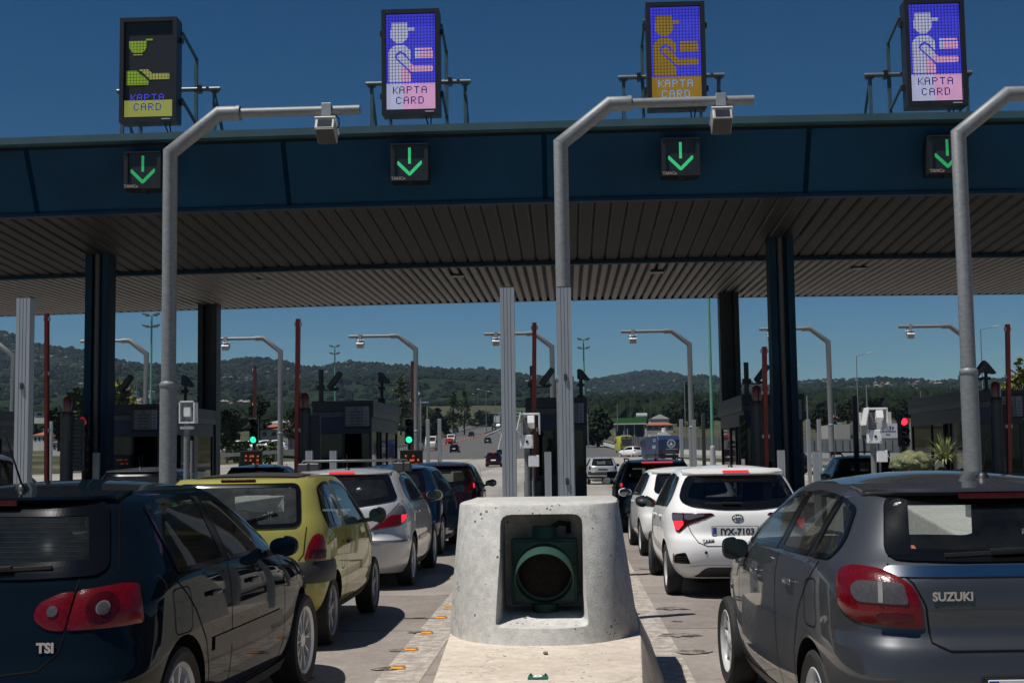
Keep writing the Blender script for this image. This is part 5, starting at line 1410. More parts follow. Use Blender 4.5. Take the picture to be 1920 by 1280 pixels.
# cones between the carriageways
M_CONE = pm('orange_cone', (.60, .10, .03), .6); M_CWH = pm('cone_white', (.6, .6, .58), .6)
def cone(label, p, proto=[None], group='cones between the carriageways', s=1.0):
    if proto[0] is None:
        t = thing('traffic_cone', label, 'traffic cone', p, 0, group)
        MB().box((0, 0, .025), (.44, .44, .05)).build('base', M_CONE, t)
        MB().lathe([(.16, .05), (.09, .42), (.075, .50), (.03, .80), (0, .80)], n=12).build('cone', M_CONE, t, smooth=50)
        MB().lathe([(.125, .30), (.097, .46)], n=12).build('band', M_CWH, t, smooth=50)
        proto[0] = t; return t
    t = copy_tree(proto[0]); t.location = p; t['label'] = label; t['group'] = group; return t
n = 21
for i in range(n):
    f = i / (n - 1); k = f ** .72
    px = 788 + (909 - 788) * k; py = 850 - 34.5 * k ** .95
    g = ground_at(px, py); g.z += .05
    if i == 0: lb = 'nearest cone of the row between the carriageways, left of the slim white posts'
    elif i == n - 1: lb = 'farthest cone of the row between the carriageways, by the median guardrail'
    else: lb = 'orange and white cone in the row between the carriageways'
    c = cone(lb, g); c.scale = (.95, .95, 1.1)
c = cone('lone cone on the plaza between a far camera pole and the second booth', at(537, 873, 102), group='cones on the plaza'); c.location.z = .35
c.scale = (1.2, 1.2, 1.2)
c = cone('lone cone between the black car and the white cars in the right lane', at(1272, 882, 96), group='cones on the plaza'); c.location.z = prof(96)
# white concrete barrier blocks on the apron
p = at(883, 876, 98); tag(MB().box((0, 0, .45), (1.5, .5, .9), taper=.8).build('concrete_block', M_WALLW, loc=(p.x, 98, .1)), 'white concrete barrier block behind the dark car in the left lane', 'concrete block')
p = at(1278, 880, 84); tag(MB().box((0, 0, .45), (1.9, .5, .9), taper=.7).build('concrete_block', pm('cream_block', (.6, .57, .48), .8), loc=(p.x, 84, .0)), 'cream concrete barrier block behind the black car in the right lane', 'concrete block')
# white machinery parked beyond the grey fence
for i, (x0, x1, y0, y1, lb) in enumerate([(1218, 1236, 810, 820, 'white machine body left end beyond the dark grey fence'), (1236, 1254, 806, 820, 'white machine with a stepped body beyond the dark grey fence'), (1243, 1253, 801, 810, 'white rounded tank on top of the white machine')]):
    pass
t, hw, H = pixbox('white_machine', 'stepped white machine with a round tank beyond the dark grey fence', 'machine', 1217, 1262, 801, 824, 300, 4, None)
MB().b2((-hw, 0, -2), (hw * .8, 3, H * .45)).build('body', M_WALLW, t); MB().b2((-hw * .2, .2, H * .45), (hw * .6, 2.6, H * .62)).build('deck', M_WALLW, t)
MB().lathe([(0, H), (hw * .2, H * .98), (hw * .22, H * .6), (0, H * .6)], (hw * .3, 1.5, 0), 14).build('tank', M_WALLW, t, smooth=50)
for i in range(4): MB().b2((-hw * .8 + i * hw * .4, -.05, 0), (-hw * .62 + i * hw * .4, .05, H * .35)).build('door', M_ROOFG, t)

# ============================================================ hazy air
hz = MB().b2((-7000, -300, -4), (7000, 4300, 420)).build('haze', None or M_GAP)
hz['kind'] = 'stuff'; hz.data.materials.clear()
m = bpy.data.materials.new('haze'); m.use_nodes = True; nt = m.node_tree; nt.nodes.clear()
o_ = nn(nt, 'ShaderNodeOutputMaterial'); pv = nn(nt, 'ShaderNodeVolumePrincipled')
pv.inputs['Color'].default_value = (.42, .62, .86, 1); pv.inputs['Density'].default_value = HAZE = .00006; pv.inputs['Anisotropy'].default_value = 0
nt.links.new(pv.outputs[0], o_.inputs['Volume']); hz.data.materials.append(m)
# ============================================================ vehicles
def pchip(xs, ys):
    n = len(xs); h = [xs[i + 1] - xs[i] for i in range(n - 1)]; d = [(ys[i + 1] - ys[i]) / h[i] for i in range(n - 1)]
    m = [d[0]] + [0] * (n - 2) + [d[-1]]
    for i in range(1, n - 1):
        if d[i - 1] * d[i] > 0:
            w1, w2 = 2 * h[i] + h[i - 1], h[i] + 2 * h[i - 1]; m[i] = (w1 + w2) / (w1 / d[i - 1] + w2 / d[i])
    def f(x):
        x = max(xs[0], min(xs[-1], x)); i = 0
        while i < n - 2 and x > xs[i + 1]: i += 1
        t = (x - xs[i]) / h[i]; a, b = ys[i], ys[i + 1]
        return a * (1 + 2 * t) * (1 - t) ** 2 + m[i] * h[i] * t * (1 - t) ** 2 + b * t * t * (3 - 2 * t) + m[i + 1] * h[i] * t * t * (t - 1)
    return f
TH_R = [0] + [pi / 2 * (1 - cos(pi / 2 * (i / 22))) ** 1 * 0 + 0 for i in range(0)]
def theta_set(n, N, L, w):
    """angles giving roughly even steps along a superellipse quarter, finer at the corner"""
    D = 600; pts = []
    for i in range(D + 1):
        th = pi / 2 * i / D; pts.append((w * max(0, sin(th)) ** (2 / n), L * max(0, cos(th)) ** (2 / n)))
    acc = [0.0]
    for i in range(D):
        dl = hypot(pts[i + 1][0] - pts[i][0], pts[i + 1][1] - pts[i][1])
        q = abs(pts[i][0] / w - pts[i][1] / L)
        acc.append(acc[-1] + dl * (1 + 3.0 * max(0, 1 - q * 3)))
    out = []; k = 0
    for j in range(N + 1):
        tgt = acc[-1] * j / N
        while k < D and acc[k] < tgt: k += 1
        out.append(pi / 2 * k / D)
    out[0] = 0; out[-1] = pi / 2
    return out
class Body:
    def __init__(s, T, ym, ztop, NR=26, NF=20):
        zs = [r[0] for r in T]; s.z0 = zs[0]; s.ze = zs[-1]; s.ym = ym; s.ztop = ztop; s.zs = zs
        s.fr, s.ff, s.fw, s.fnr, s.fnf = [pchip(zs, [r[k] for r in T]) for k in range(1, 6)]
        s.NR, s.NF = NR, NF
        s.thr = theta_set(6, NR, 1.4, .85); s.thf = theta_set(4, NF, 2.6, .85)
    def par(s, z): return s.fr(z), s.ff(z), s.fw(z), s.fnr(z), s.fnf(z)
    def outline(s, z, q=1.0):
        yr, yf, w, nr, nf = s.par(z); L1, L2 = (s.ym - yr) * q, (yf - s.ym) * q; w *= q; h = []
        for th in s.thr: h.append((w * max(0, sin(th)) ** (2 / nr), s.ym - L1 * max(0, cos(th)) ** (2 / nr)))
        for th in reversed(s.thf[:-1]): h.append((w * max(0, sin(th)) ** (2 / nf), s.ym + L2 * max(0, cos(th)) ** (2 / nf)))
        # right half from the rear centre to the front centre, then the left half back
        return h + [(-x, y) for x, y in h[-2:0:-1]]
    def roofz(s, x, y):
        yr, yf, w, nr, nf = s.par(s.ze); L = (s.ym - yr) if y < s.ym else (yf - s.ym)
        return s.ze + (s.ztop - s.ze) * max(0, 1 - (abs(x) / w) ** 2.2) * max(0, 1 - (abs(y - s.ym) / L) ** 2.2)
    def side(s, y, z, sg=1):
        yr, yf, w, nr, nf = s.par(z); n, L = (nr, s.ym - yr) if y < s.ym else (nf, yf - s.ym)
        d = min(.9995, abs(y - s.ym) / L); return Vector((sg * w * (1 - d ** n) ** (1 / n), y, z))
    def rear(s, x, z):
        yr, yf, w, nr, nf = s.par(z); d = min(.9995, abs(x) / w); return Vector((x, s.ym - (s.ym - yr) * (1 - d ** nr) ** (1 / nr), z))
    def front(s, x, z):
        yr, yf, w, nr, nf = s.par(z); d = min(.9995, abs(x) / w); return Vector((x, s.ym + (yf - s.ym) * (1 - d ** nf) ** (1 / nf), z))
    def arc(s, a, z):
        """a: metres round the rear corner from the centre line, signed"""
        yr, yf, w, nr, nf = s.par(z); L = s.ym - yr; rem = abs(a); px, py = 0, yr; sg = 1 if a >= 0 else -1
        N = 120
        for i in range(1, N + 1):
            th = pi / 2 * i / N; x = w * sin(th) ** (2 / nr); y = s.ym - L * max(0, cos(th)) ** (2 / nr); dl = hypot(x - px, y - py)
            if dl >= rem: t = rem / dl; return Vector((sg * (px + (x - px) * t), py + (y - py) * t, z))
            rem -= dl; px, py = x, y
        return Vector((sg * w, s.ym, z))
    def mesh(s, dz=.035):
        lv = []; z = s.z0; marks = sorted(set(s.zs))
        for a, b in zip(marks, marks[1:]):
            n = max(1, round((b - a) / dz)); lv += [a + (b - a) * i / n for i in range(n)]
        lv.append(s.ze); mb = MB(); rings = []
        for z in lv: rings.append([Vector((x, y, z)) for x, y in s.outline(z)])
        for q in (.97, .92, .84, .73, .6, .45, .3, .15): rings.append([Vector((x, y, s.roofz(x, y))) for x, y in s.outline(s.ze, q)])
        n = len(rings[0])
        for r in rings: mb.v += r
        for i in range(len(rings) - 1):
            for j in range(n): mb.f.append((i * n + j, i * n + (j + 1) % n, (i + 1) * n + (j + 1) % n, (i + 1) * n + j))
        k = len(mb.v); mb.v.append(Vector((0, s.ym, s.ztop)))
        for j in range(n): mb.f.append(((len(rings) - 1) * n + j, (len(rings) - 1) * n + (j + 1) % n, k))
        mb.f.append(tuple(range(n - 1, -1, -1))); mb.m = [0] * len(mb.f)
        return mb
def nrm_of(fn, u, v, e=.004):
    a = fn(u + e, v) - fn(u - e, v); b = fn(u, v + e) - fn(u, v - e); n = a.cross(b)
    return n.normalized() if n.length > 1e-9 else Vector((0, -1, 0))
def outward(fn, body, u, v):
    n = nrm_of(fn, u, v); p = fn(u, v); c = Vector((0, body.ym, .8)); d = p - c; d.y *= .5
    return n if n.dot(d) > 0 else -n
def patch(name, outl, fn, body, mat, parent, off=.003, dens=.05, skirt=0.0, bulge=0.0):
    """a panel following the body, bounded by a 2D outline given in the coordinates of fn"""
    P = []
    for i in range(len(outl)):
        a, b = Vector(outl[i]), Vector(outl[(i + 1) % len(outl)]); n = max(1, int((b - a).length / dens))
        for k in range(n): P.append(a.lerp(b, k / n))
    x0, x1 = min(p.x for p in P), max(p.x for p in P); y0, y1 = min(p.y for p in P), max(p.y for p in P); I = []
    nx, ny = int((x1 - x0) / dens), int((y1 - y0) / dens)
    for i in range(1, nx + 1):
        for j in range(1, ny + 1):
            x, y = x0 + (x1 - x0) * i / (nx + 1), y0 + (y1 - y0) * j / (ny + 1)
            if inpoly(x, y, P) and min((Vector((x, y)) - q).length for q in P) > dens * .45: I.append(Vector((x, y)))
    nb = len(P); r = delaunay_2d_cdt(P + I, [(i, (i + 1) % nb) for i in range(nb)], [], 1, 1e-6)
    vs, fs = r[0], r[2]; out = []; cx, cy = (x0 + x1) / 2, (y0 + y1) / 2
    for v in vs:
        o = off
        if bulge:
            dmin = min((v - q).length for q in P); o += bulge * (1 - math.exp(-dmin / .035))
        out.append(fn(v.x, v.y) + outward(fn, body, v.x, v.y) * o)
    mb = MB(); mb.add(out, fs)
    # consistent outward faces
    for i, f in enumerate(mb.f):
        a, b, c = mb.v[f[0]], mb.v[f[1]], mb.v[f[2]]; m_ = vs[fs[i][0]]
        if (b - a).cross(c - a).dot(outward(fn, body, m_.x, m_.y)) < 0: mb.f[i] = tuple(reversed(f))
    if skirt:
        bv = []
        for p in P:
            bv.append(fn(p.x, p.y) + outward(fn, body, p.x, p.y) * off); bv.append(fn(p.x, p.y) - outward(fn, body, p.x, p.y) * skirt)
        mb.add(bv, [(2 * i, 2 * i + 1, (2 * i + 3) % (2 * nb), (2 * i + 2) % (2 * nb)) for i in range(nb)])
    return mb.build(name, mat, parent, smooth=60, fixn=bool(skirt))
def strip(name, path, fn, body, mat, parent, w=.012, off=.004, closed=False, dens=.04):
    """a narrow band along a 2D path lying on the body"""
    Q = []; n = len(path)
    for i in range(n if closed else n - 1):
        a, b = Vector(path[i][:2]), Vector(path[(i + 1) % n][:2]); k = max(1, int((b - a).length / dens))
        for j in range(k): Q.append(a.lerp(b, j / k))
    if not closed: Q.append(Vector(path[-1][:2]))
    mb = MB(); m_ = len(Q); ln = 1 if w < .03 else 3
    for i in range(m_):
        if closed: t = Q[(i + 1) % m_] - Q[i - 1]
        else: t = Q[min(m_ - 1, i + 1)] - Q[max(0, i - 1)]
        t.normalize(); o = Vector((-t.y, t.x)) * w / 2
        nr = outward(fn, body, Q[i].x, Q[i].y) * off
        for q in range(ln + 1): mb.v.append(fn(*(Q[i] + o * (1 - 2 * q / ln))) + nr)
    k = m_ if closed else m_ - 1; N_ = (ln + 1) * m_
    mb.f = [((ln + 1) * i + q, (ln + 1) * i + q + 1, ((ln + 1) * (i + 1) + q + 1) % N_, ((ln + 1) * (i + 1) + q) % N_) for i in range(k) for q in range(ln)]; mb.m = [0] * len(mb.f)
    return mb.build(name, mat, parent, fixn=False)
def clip_y(P, a, b):
    """keep the part of a (y,z) polygon between y=a and y=b"""
    def half(P, c, s_):
        out = []
        for i in range(len(P)):
            p, q = Vector(P[i][:2]), Vector(P[(i + 1) % len(P)][:2]); ip, iq = s_ * (p.x - c) >= 0, s_ * (q.x - c) >= 0
            if ip: out.append(p)
            if ip != iq: t = (c - p.x) / (q.x - p.x); out.append(p.lerp(q, t))
        return out
    return half(half(P, a, 1), b, -1)
def inset(P, d):
    n = len(P); out = []; A = sum(P[i].x * P[(i + 1) % n].y - P[(i + 1) % n].x * P[i].y for i in range(n)); s_ = 1 if A > 0 else -1
    for i in range(n):
        a, p, b = P[i - 1], P[i], P[(i + 1) % n]; t = (b - a)
        if t.length < 1e-6: out.append(p); continue
        t.normalize(); out.append(p + Vector((-t.y, t.x)) * d * s_)
    return out

def hole_outline(P, r, d):
    P = [Vector(p[:2]) for p in P]; Q = []
    for p in P:
        if not Q or (p - Q[-1]).length > .012: Q.append(p)
    if (Q[0] - Q[-1]).length < .012: Q.pop()
    R_ = rp([tuple(p) for p in Q], r, 3); c = sum(R_, Vector((0, 0))) / len(R_); S_ = []
    for p in R_:
        v = p - c; q = c + v * (1 - d / max(.05, v.length))
        if not S_ or (q - S_[-1]).length > .003: S_.append(q)
    if (S_[0] - S_[-1]).length < .003: S_.pop()
    return [tuple(p) for p in S_]
def paint(name, c, metal=.0, rough=.28, coat=.85):
    m = pm(name, c, rough, metal, .05, 3, coat=coat, spec=.0)
    return m
def lens_mat(name, c, rough, emit=None, k=.06):
    m = pm(name, c, rough, 0, .3, 40, coat=.35, spec=.3, emit=emit, estr=k)
    nt = m.node_tree; tc = nn(nt, 'ShaderNodeTexCoord'); v = nn(nt, 'ShaderNodeTexVoronoi'); v.inputs['Scale'].default_value = 95
    nt.links.new(tc.outputs['Object'], v.inputs[0]); bp = nn(nt, 'ShaderNodeBump'); bp.inputs['Strength'].default_value = .22; bp.inputs['Distance'].default_value = .003
    nt.links.new(v.outputs['Distance'], bp.inputs['Height']); nt.links.new(bp.outputs[0], nt.nodes['Principled BSDF'].inputs['Normal'])
    return m
TAILR = lens_mat('tail_light_red', (.085, .001, .003), .24, (.30, .0, .004), .045)
TAILD = lens_mat('tail_light_dark_red', (.045, .001, .002), .2)
TAILB = pm('tail_light_lit', (.6, .02, .03), .2, 0, .2, 90, coat=.6, emit=(1, .03, .05), estr=.9)
TAILW = pm('tail_light_clear', (.07, .066, .07), .3, .2, .2, 60, coat=.3)
TAILG = pm('tail_light_smoke', (.10, .10, .11), .12, .2, .3, 70, coat=1)
CHROME = pm('chrome', (.62, .63, .65), .12, 1, 0)
G_CAR = glass('car_glass', (.30, .33, .32), dust=.02); G_DARK = glass('tinted_car_glass', (.055, .06, .062), dust=.015); G_FRONT = glass('windscreen_glass', (.82, .86, .84))
SEAL = pm('glass_frit', (.004, .004, .0045), .10, vary=0, spec=.4)
HOLE = pm('hole', (0, 0, 0))
GAPM = pm('shut_line', (.004, .004, .004), .8, vary=0, spec=.1)
SEATM = pm('seat_fabric', (.02, .021, .024), .85, 0, .2, 30)
RIM = pm('alloy_rim', (.58, .59, .60), .35, .25, .08, 10); RIMD = pm('dull_rim', (.30, .30, .31), .45, .4, .15, 12)
BUMPB = pm('black_bumper', (.018, .018, .019), .5, 0, .12, 10)
TYRE = RUBBER
def wheel(parent, x, y, r, wd, style, sg, rimf=.70, n=32, mat=None):
    w = bpy.data.objects.new('wheel', None); COL.objects.link(w); w.parent = parent; w.location = (x, y, r); w.empty_display_size = .1
    R = r; ri = r * rimf; h = wd / 2
    mb = MB().lathe([(ri, -h * .85), (R * .90, -h), (R * .97, -h * .88), (R, -h * .6), (R, h * .6), (R * .97, h * .88), (R * .90, h), (ri, h * .85)], (0, 0, 0), n, 'x')
    for k in (-.3, .3): mb.lathe([(R * 1.002, h * k - .004), (R * 1.002, h * k + .004)], (0, 0, 0), n, 'x')
    mb.build('tyre', TYRE, w, smooth=40)
    rm = mat or RIM; f = sg * h * .86
    mb = MB().lathe([(ri, f), (ri * .97, f + sg * .004), (ri * .90, f - sg * .012), (ri * .88, f - sg * .09), (ri * .86, -f * .8)], (0, 0, 0), n, 'x')
    if style == 'mesh': ns, sp = 20, .10
    elif style == 'star5': ns, sp = 5, .5
    elif style == 'cap6': ns, sp = 6, .55
    elif style == 'ten': ns, sp = 10, .2
    else: ns, sp = 7, .32
    for i in range(ns):
        a = 2 * pi * i / ns + .2; tw = .22 * (1 if i % 2 else -1) if style == 'mesh' else 0
        def pt(rr, aa, dx=0): return (f - sg * (.022 + dx), rr * cos(aa), rr * sin(aa))
        w0, w1 = sp * .55, sp * .36 * (1.0 if style != 'mesh' else .5)
        r0, r1 = ri * .16, ri * .93
        if style == 'mesh': w0, w1 = .055, .028
        vs = [pt(r0, a - w0), pt(r0, a + w0), pt(r1, a + tw + w1), pt(r1, a + tw - w1), pt(r0, a - w0, .03), pt(r0, a + w0, .03), pt(r1, a + tw + w1, .03), pt(r1, a + tw - w1, .03)]
        mb.add(vs, [(0, 1, 2, 3), (7, 6, 5, 4), (0, 3, 7, 4), (1, 5, 6, 2)])
    mb.lathe([(0, f - sg * .008), (ri * .14, f - sg * .010), (ri * .22, f - sg * .02), (ri * .22, f - sg * .04)], (0, 0, 0), 18, 'x')
    mb.build('rim', rm, w, smooth=35)
    mb = MB().lathe([(0, f - sg * .10), (ri * .87, f - sg * .10)], (0, 0, 0), n, 'x')
    mb.lathe([(ri * .66, f - sg * .07), (ri * .66, f - sg * .085), (0, f - sg * .085)], (0, 0, 0), n, 'x')
    mb.build('brake_disc', pm('brake_dark', (.03, .03, .032), .6, .3), w)
    return w
def ubox(mb, c, d, r=.3):
    mb.box(c, d); return mb
def mirror_part(parent, B, y, z, sg, paintm, size=(.115, .085, .075), out=.16, square=False):
    p = B.side(y, z, sg); c = Vector((p.x + sg * out, y + .0, z + .03))
    bm = bmesh.new(); bmesh.ops.create_uvsphere(bm, u_segments=24, v_segments=16, radius=1)
    e = 3.2 if square else 2.4
    for v in bm.verts:
        k = (abs(v.co.x) ** e + abs(v.co.y) ** 2.2 + abs(v.co.z) ** e) ** (-1 / e); v.co *= k
        v.co = Vector((v.co.x * size[0], max(v.co.y, -.35) * size[1], v.co.z * size[2] * (1.0 if v.co.x * sg > 0 else .82)))
    me = bpy.data.meshes.new('mirror'); bm.to_mesh(me); bm.free(); me.materials.append(paintm)
    o = link(bpy.data.objects.new('mirror', me), parent); o.location = c; smooth_by(me, 45)
    mb = MB(); n = 24; vs = []
    for i in range(n):
        a = 2 * pi * i / n; x = cos(a); zz = sin(a); k = (abs(x) ** e + abs(zz) ** e) ** (-1 / e)
        vs.append((x * k * size[0] * .86, -.35 * size[1] - .004, zz * k * size[2] * .84))
    mb.add(vs, [tuple(range(n))]); g = mb.build('mirror_glass', pm('mirror_silver', (.10, .11, .12), .03, 1, 0), o, fixn=False)
    a = MB().bar((-sg * size[0] * .6, 0, -size[2] * .5), (-sg * (out + .02), .02, -.055), .05, .04); a.build('mirror_arm', BLACKP, o)
    return o
def seat(parent, x, y, mat=None, head=True, bench=0):
    w = bench or .25
    mb = MB().box((x, y + .22, .46), (w * 2, .5, .14)); mb.box((x, y - .06, .76), (w * 1.9, .13, .58), Matrix.Rotation(radians(14), 3, 'X'))
    s_ = mb.build('seat', mat or SEATM, parent, bevel=.04, segs=2, smooth=50)
    xs_ = [x] if not bench else [x - w * .6, x + w * .6]
    if head:
        for q in xs_:
            dz_ = -.16 if bench else .03; mb = MB().box((q, y - .14, 1.14 + dz_), (.25, .09, .18 if bench else .22)); mb.bar((q - .05, y - .13, .98), (q - .05, y - .14, 1.1), .015); mb.bar((q + .05, y - .13, .98), (q + .05, y - .14, 1.1), .015)
            mb.build('headrest', mat or SEATM, parent, bevel=.03, segs=3, smooth=50)
def plate(parent, y, z, text, mat=None, w=.52, x=0, size=.088):
    o = MB().box((0, 0, 0), (w, .012, .112)).build('number_plate', pm('plate_white', (.60, .61, .62), .45, vary=.03), parent, bevel=.004); o.location = (x, y, z)
    MB().box((-w / 2 + .024, -.0065, 0), (.042, .003, .104)).build('plate_band', pm('plate_blue', (.01, .05, .30), .4, vary=0), o)
    if text:
        e = text_mesh(text, size, 'plate_number', pm('plate_ink', (.01, .01, .012), .5, vary=0), o, .001, .0025); e.location = (.025, -.008, 0)
        bb = [v.co.x for v in e.data.vertices]; k = (w - .085) / (max(bb) - min(bb)); e.scale = (min(k, 1.15), 1, 1.12)
        e = text_mesh('GR', .022, 'band_text', pm('white_paint', (.75, .75, .72), .5), o, .0005, .0005); e.location = (-w / 2 + .024, -.009, -.032)
    MB().box((0, .004, 0), (w + .02, .01, .128)).build('plate_frame', BLACKP, o, bevel=.003)
    return o
def car(name, label, cat, loc, rz, S, group=None):
    """S: dict with the body table and the look of every part"""
    t = thing(name, label, cat, loc, rz, group)
    hi = S.get('hi', True)
    B = Body(S['T'], S['ym'], S['ztop'], *((28, 20) if hi else (12, 9)))
    pt = S['paint']; L = S['T'][3][2]
    bmb = B.mesh(.03 if hi else .09)
    body = bmb.build('body', pt, t, fixn=True)
    wr, wx, ya, yb, wd = S['wheel_r'], S['track'], S['axle_r'], S['axle_f'], S.get('tyre_w', .2)
    P = S['dlo']; wins = [clip_y(P, a, b) for a, b in S['wins']]
    rw = S['rear_win']
    if hi:
        ca, cb, cc = MB(), MB(), MB()
        for W_ in wins:
            for sg in (-1, 1): ca.prism(hole_outline(W_, S.get('wrad', .03), .012), 'x', sg * .25, sg * 1.3)
        zt = max(p[1] for p in rw); cb.prism(hole_outline(rw, S.get('rrad', .06), .014), 'y', -.6, B.fr(min(zt, B.ze)) + .16)
        fwn = S['front_win']; cb.prism([tuple(p) for p in rp(fwn, .05)], 'y', B.ff(min(max(p[1] for p in fwn), B.ze)) - .22, L + .5)
        for sg in (-1, 1):
            for y in (ya, yb): cc.tube([(sg * .52, y, wr + .01), (sg * 1.3, y, wr + .01)], wr + S.get('arch', .045), 36)
        bm = bmesh.new(); bm.from_mesh(body.data); bmesh.ops.remove_doubles(bm, verts=bm.verts, dist=.0004); bm.to_mesh(body.data); bm.free()
        body.data.materials.append(HOLE); body.data.materials.append(GAPM)
        cs = [cc.build('cut', GAPM, t), ca.build('cut', HOLE, t), cb.build('cut', HOLE, t)]
        boolean(body, cs)
        me = body.data; names = [m_.name if m_ else '' for m_ in me.materials]; bm = bmesh.new(); bm.from_mesh(me)
        hole = {i for i, n_ in enumerate(names) if n_ == HOLE.name}
        bmesh.ops.delete(bm, geom=[f for f in bm.faces if f.material_index in hole], context='FACES')
        bm.to_mesh(me); bm.free()
    smooth_by(body.data, 38)
    # arches, floor
    MB().b2((-.50, .25, .17), (.50, L - .3, .40)).build('underbody', GAPM, t)
    for nm, y in (('r', ya), ('f', yb)):
        for sg in (-1, 1): wheel(t, sg * (wx - wd / 2), y, wr, wd, S.get('rim', 'seven'), sg, S.get('rimf', .68), 36 if hi else 16, S.get('rim_mat'))
    gd = S.get('glass', G_DARK)
    fs = {1: (lambda y, z: B.side(y, z, 1)), -1: (lambda y, z: B.side(y, z, -1))}
    dn = .05 if hi else .12
    back = None
    for sg in (-1, 1):
        # dark pillar band behind the panes
        for i, W_ in enumerate(wins):
            Wr = rp(W_, S.get('wrad', .03))
            g = patch('side_window', [tuple(p) for p in Wr], fs[sg], B, gd if hi else SEAL, t, .004, dn)
            if hi: strip('window_seal', [tuple(p) for p in inset(Wr, .008)], fs[sg], B, SEAL, g, .024, .007, True, .02)
        for a, b in S.get('pillars', []):
            patch('pillar_trim', [tuple(p) for p in clip_y(P, a, b)], fs[sg], B, SEAL, t, .0055, dn)
        if hi:
            for pth in S.get('lines', []): strip('shut_line', pth, fs[sg], B, GAPM, t, .0075, .002)
            for (hy, hz) in S.get('handles', []):
                p = B.side(hy, hz, sg); mb = MB().box(p + Vector((sg * .018, 0, 0)), (.018, .17, .028)); mb.box(p + Vector((sg * .006, .07, 0)), (.02, .02, .02)); mb.box(p + Vector((sg * .006, -.07, 0)), (.02, .02, .02))
                mb.build('door_handle', S.get('handle_mat', pt), t, bevel=.008, segs=3, smooth=50)
            if S.get('mould'):
                a, b, z, h = S['mould']; patch('door_moulding', [(a, z - h / 2), (b, z - h / 2), (b, z + h / 2), (a, z + h / 2)], fs[sg], B, S.get('mould_mat', pt), t, .010, .08, .0)
            strip('sill_trim', [(ya + .4, B.z0 + .03), (yb - .4, B.z0 + .03)], fs[sg], B, BUMPB, t, .07, .004)
        mirror_part(t, B, S['mir'][0], S['mir'][1], sg, S.get('mir_mat', pt), *(S.get('mir_size', ((.115, .085, .075), .16))), square=S.get('mir_sq', False))
    Rr = rp(rw, S.get('rrad', .06)); fr_ = lambda x, z: B.rear(x, z)
    g = patch('rear_window', [tuple(p) for p in Rr], fr_, B, (S.get('rear_glass', gd)) if hi else SEAL, t, .006, dn * .6)
    if hi:
        fw_ = S.get('frit', .05); strip('window_seal', [tuple(p) for p in inset(Rr, fw_ / 2 - .012)], fr_, B, SEAL, g, fw_, .010, True, .02)
        if S.get('heater'):
            z0_, z1_, hw_ = S['heater']; mb = None
            for i in range(12):
                z = z0_ + (z1_ - z0_) * i / 11; strip('heating_wire', [(-hw_, z), (hw_, z)], fr_, B, pm('wire_brown', (.02, .018, .016), .7, spec=.1), g, .0016, .0075)
        if S.get('wiper'):
            x0, z0_, x1, z1_ = S['wiper']; p0, p1 = B.rear(x0, z0_), B.rear(x1, z1_); o0 = outward(fr_, B, x0, z0_)
            mb = MB().bar(p0 + o0 * .035, p0.lerp(p1, .55) + o0 * .035, .026, .016); mb.bar(p0.lerp(p1, .2) + o0 * .02, p1 + o0 * .018, .014, .02); mb.lathe([(0, .03), (.022, .025), (.025, -.01)], p0 + Vector((0, 0, 0)), 12, 'z'); mb.build('rear_wiper', BLACKP, t, bevel=.003)
        ff_ = lambda x, z: B.front(x, z)
        patch('windscreen', [tuple(p) for p in rp(S['front_win'], .05)], ff_, B, G_FRONT, t, .002, .07)
        # the front end
        pf_ = lambda nm, o_, m_, **k_: patch(nm, [tuple(p) for p in rp(o_, .03)], ff_, B, m_, t, .006, .06, **k_)
        zf = B.zs[4]
        for sg in (-1, 1): pf_('headlight', [(sg * x, z) for x, z in ((.46, zf - .06), (.76, zf - .04), (.78, zf + .07), (.50, zf + .05))], TAILG, skirt=.004, bulge=.008)
        pf_('grille', [(-.38, zf - .06), (.38, zf - .06), (.34, zf + .03), (-.34, zf + .03)], GAPM)
        pf_('lower_intake', [(-.48, .28), (.48, .28), (.42, .42), (-.42, .42)], GAPM)
        pf_('number_plate', [(-.26, .46), (.26, .46), (.26, .57), (-.26, .57)], pm('plate_white', (.6, .61, .62)))
        # interior
        ys = S.get('seats', (1.55, .78))
        for sx in (-.36, .36): seat(t, sx, ys[0])
        seat(t, 0, ys[1], bench=.52)
        mb = MB().b2((-.62, S.get('dash', 2.35), .62), (.62, S.get('dash', 2.35) + .4, .90)); mb.build('dashboard', SEATM, t, bevel=.05, segs=3)
        st = MB().lathe([(.175, -.012), (.19, 0), (.175, .012), (.165, 0)], (0, 0, 0), 28, 'y', closed=True); st.bar((-.17, 0, 0), (.17, 0, 0), .03, .02); st.bar((0, 0, -.17), (0, 0, 0), .03, .02)
        o = st.build('steering_wheel', BLACKP, t, smooth=50); o.location = (-.36, S.get('dash', 2.35) - .12, .93); o.rotation_euler = (radians(-25), 0, 0)
        MB().box((0, S.get('dash', 2.35) + -.05, 1.27), (.22, .03, .07)).build('cabin_mirror', BLACKP, t, bevel=.01)
        MB().b2((-.64, .35, .38), (.64, S.get('dash', 2.35), .42)).build('cabin_floor', SEATM, t)
        for pth, w_ in S.get('rear_lines', []): strip('shut_line', pth, fr_, B, GAPM, t, w_, .0022)
    # lamps: (name, outline in arc coordinates, material, offset, skirt, bulge)
    fa = lambda a, z: B.arc(a, z)
    for nm, outl, mat, off, sk, bl in S.get('lamps', []):
        for sg in (-1, 1):
            oo = rp(outl, .02); oo = [(sg * p[0], p[1]) for p in oo]
            if sg < 0: oo = oo[::-1]
            patch(nm, oo, fa, B, mat, t, off, .03 if hi else .08, sk if hi else 0, bl)
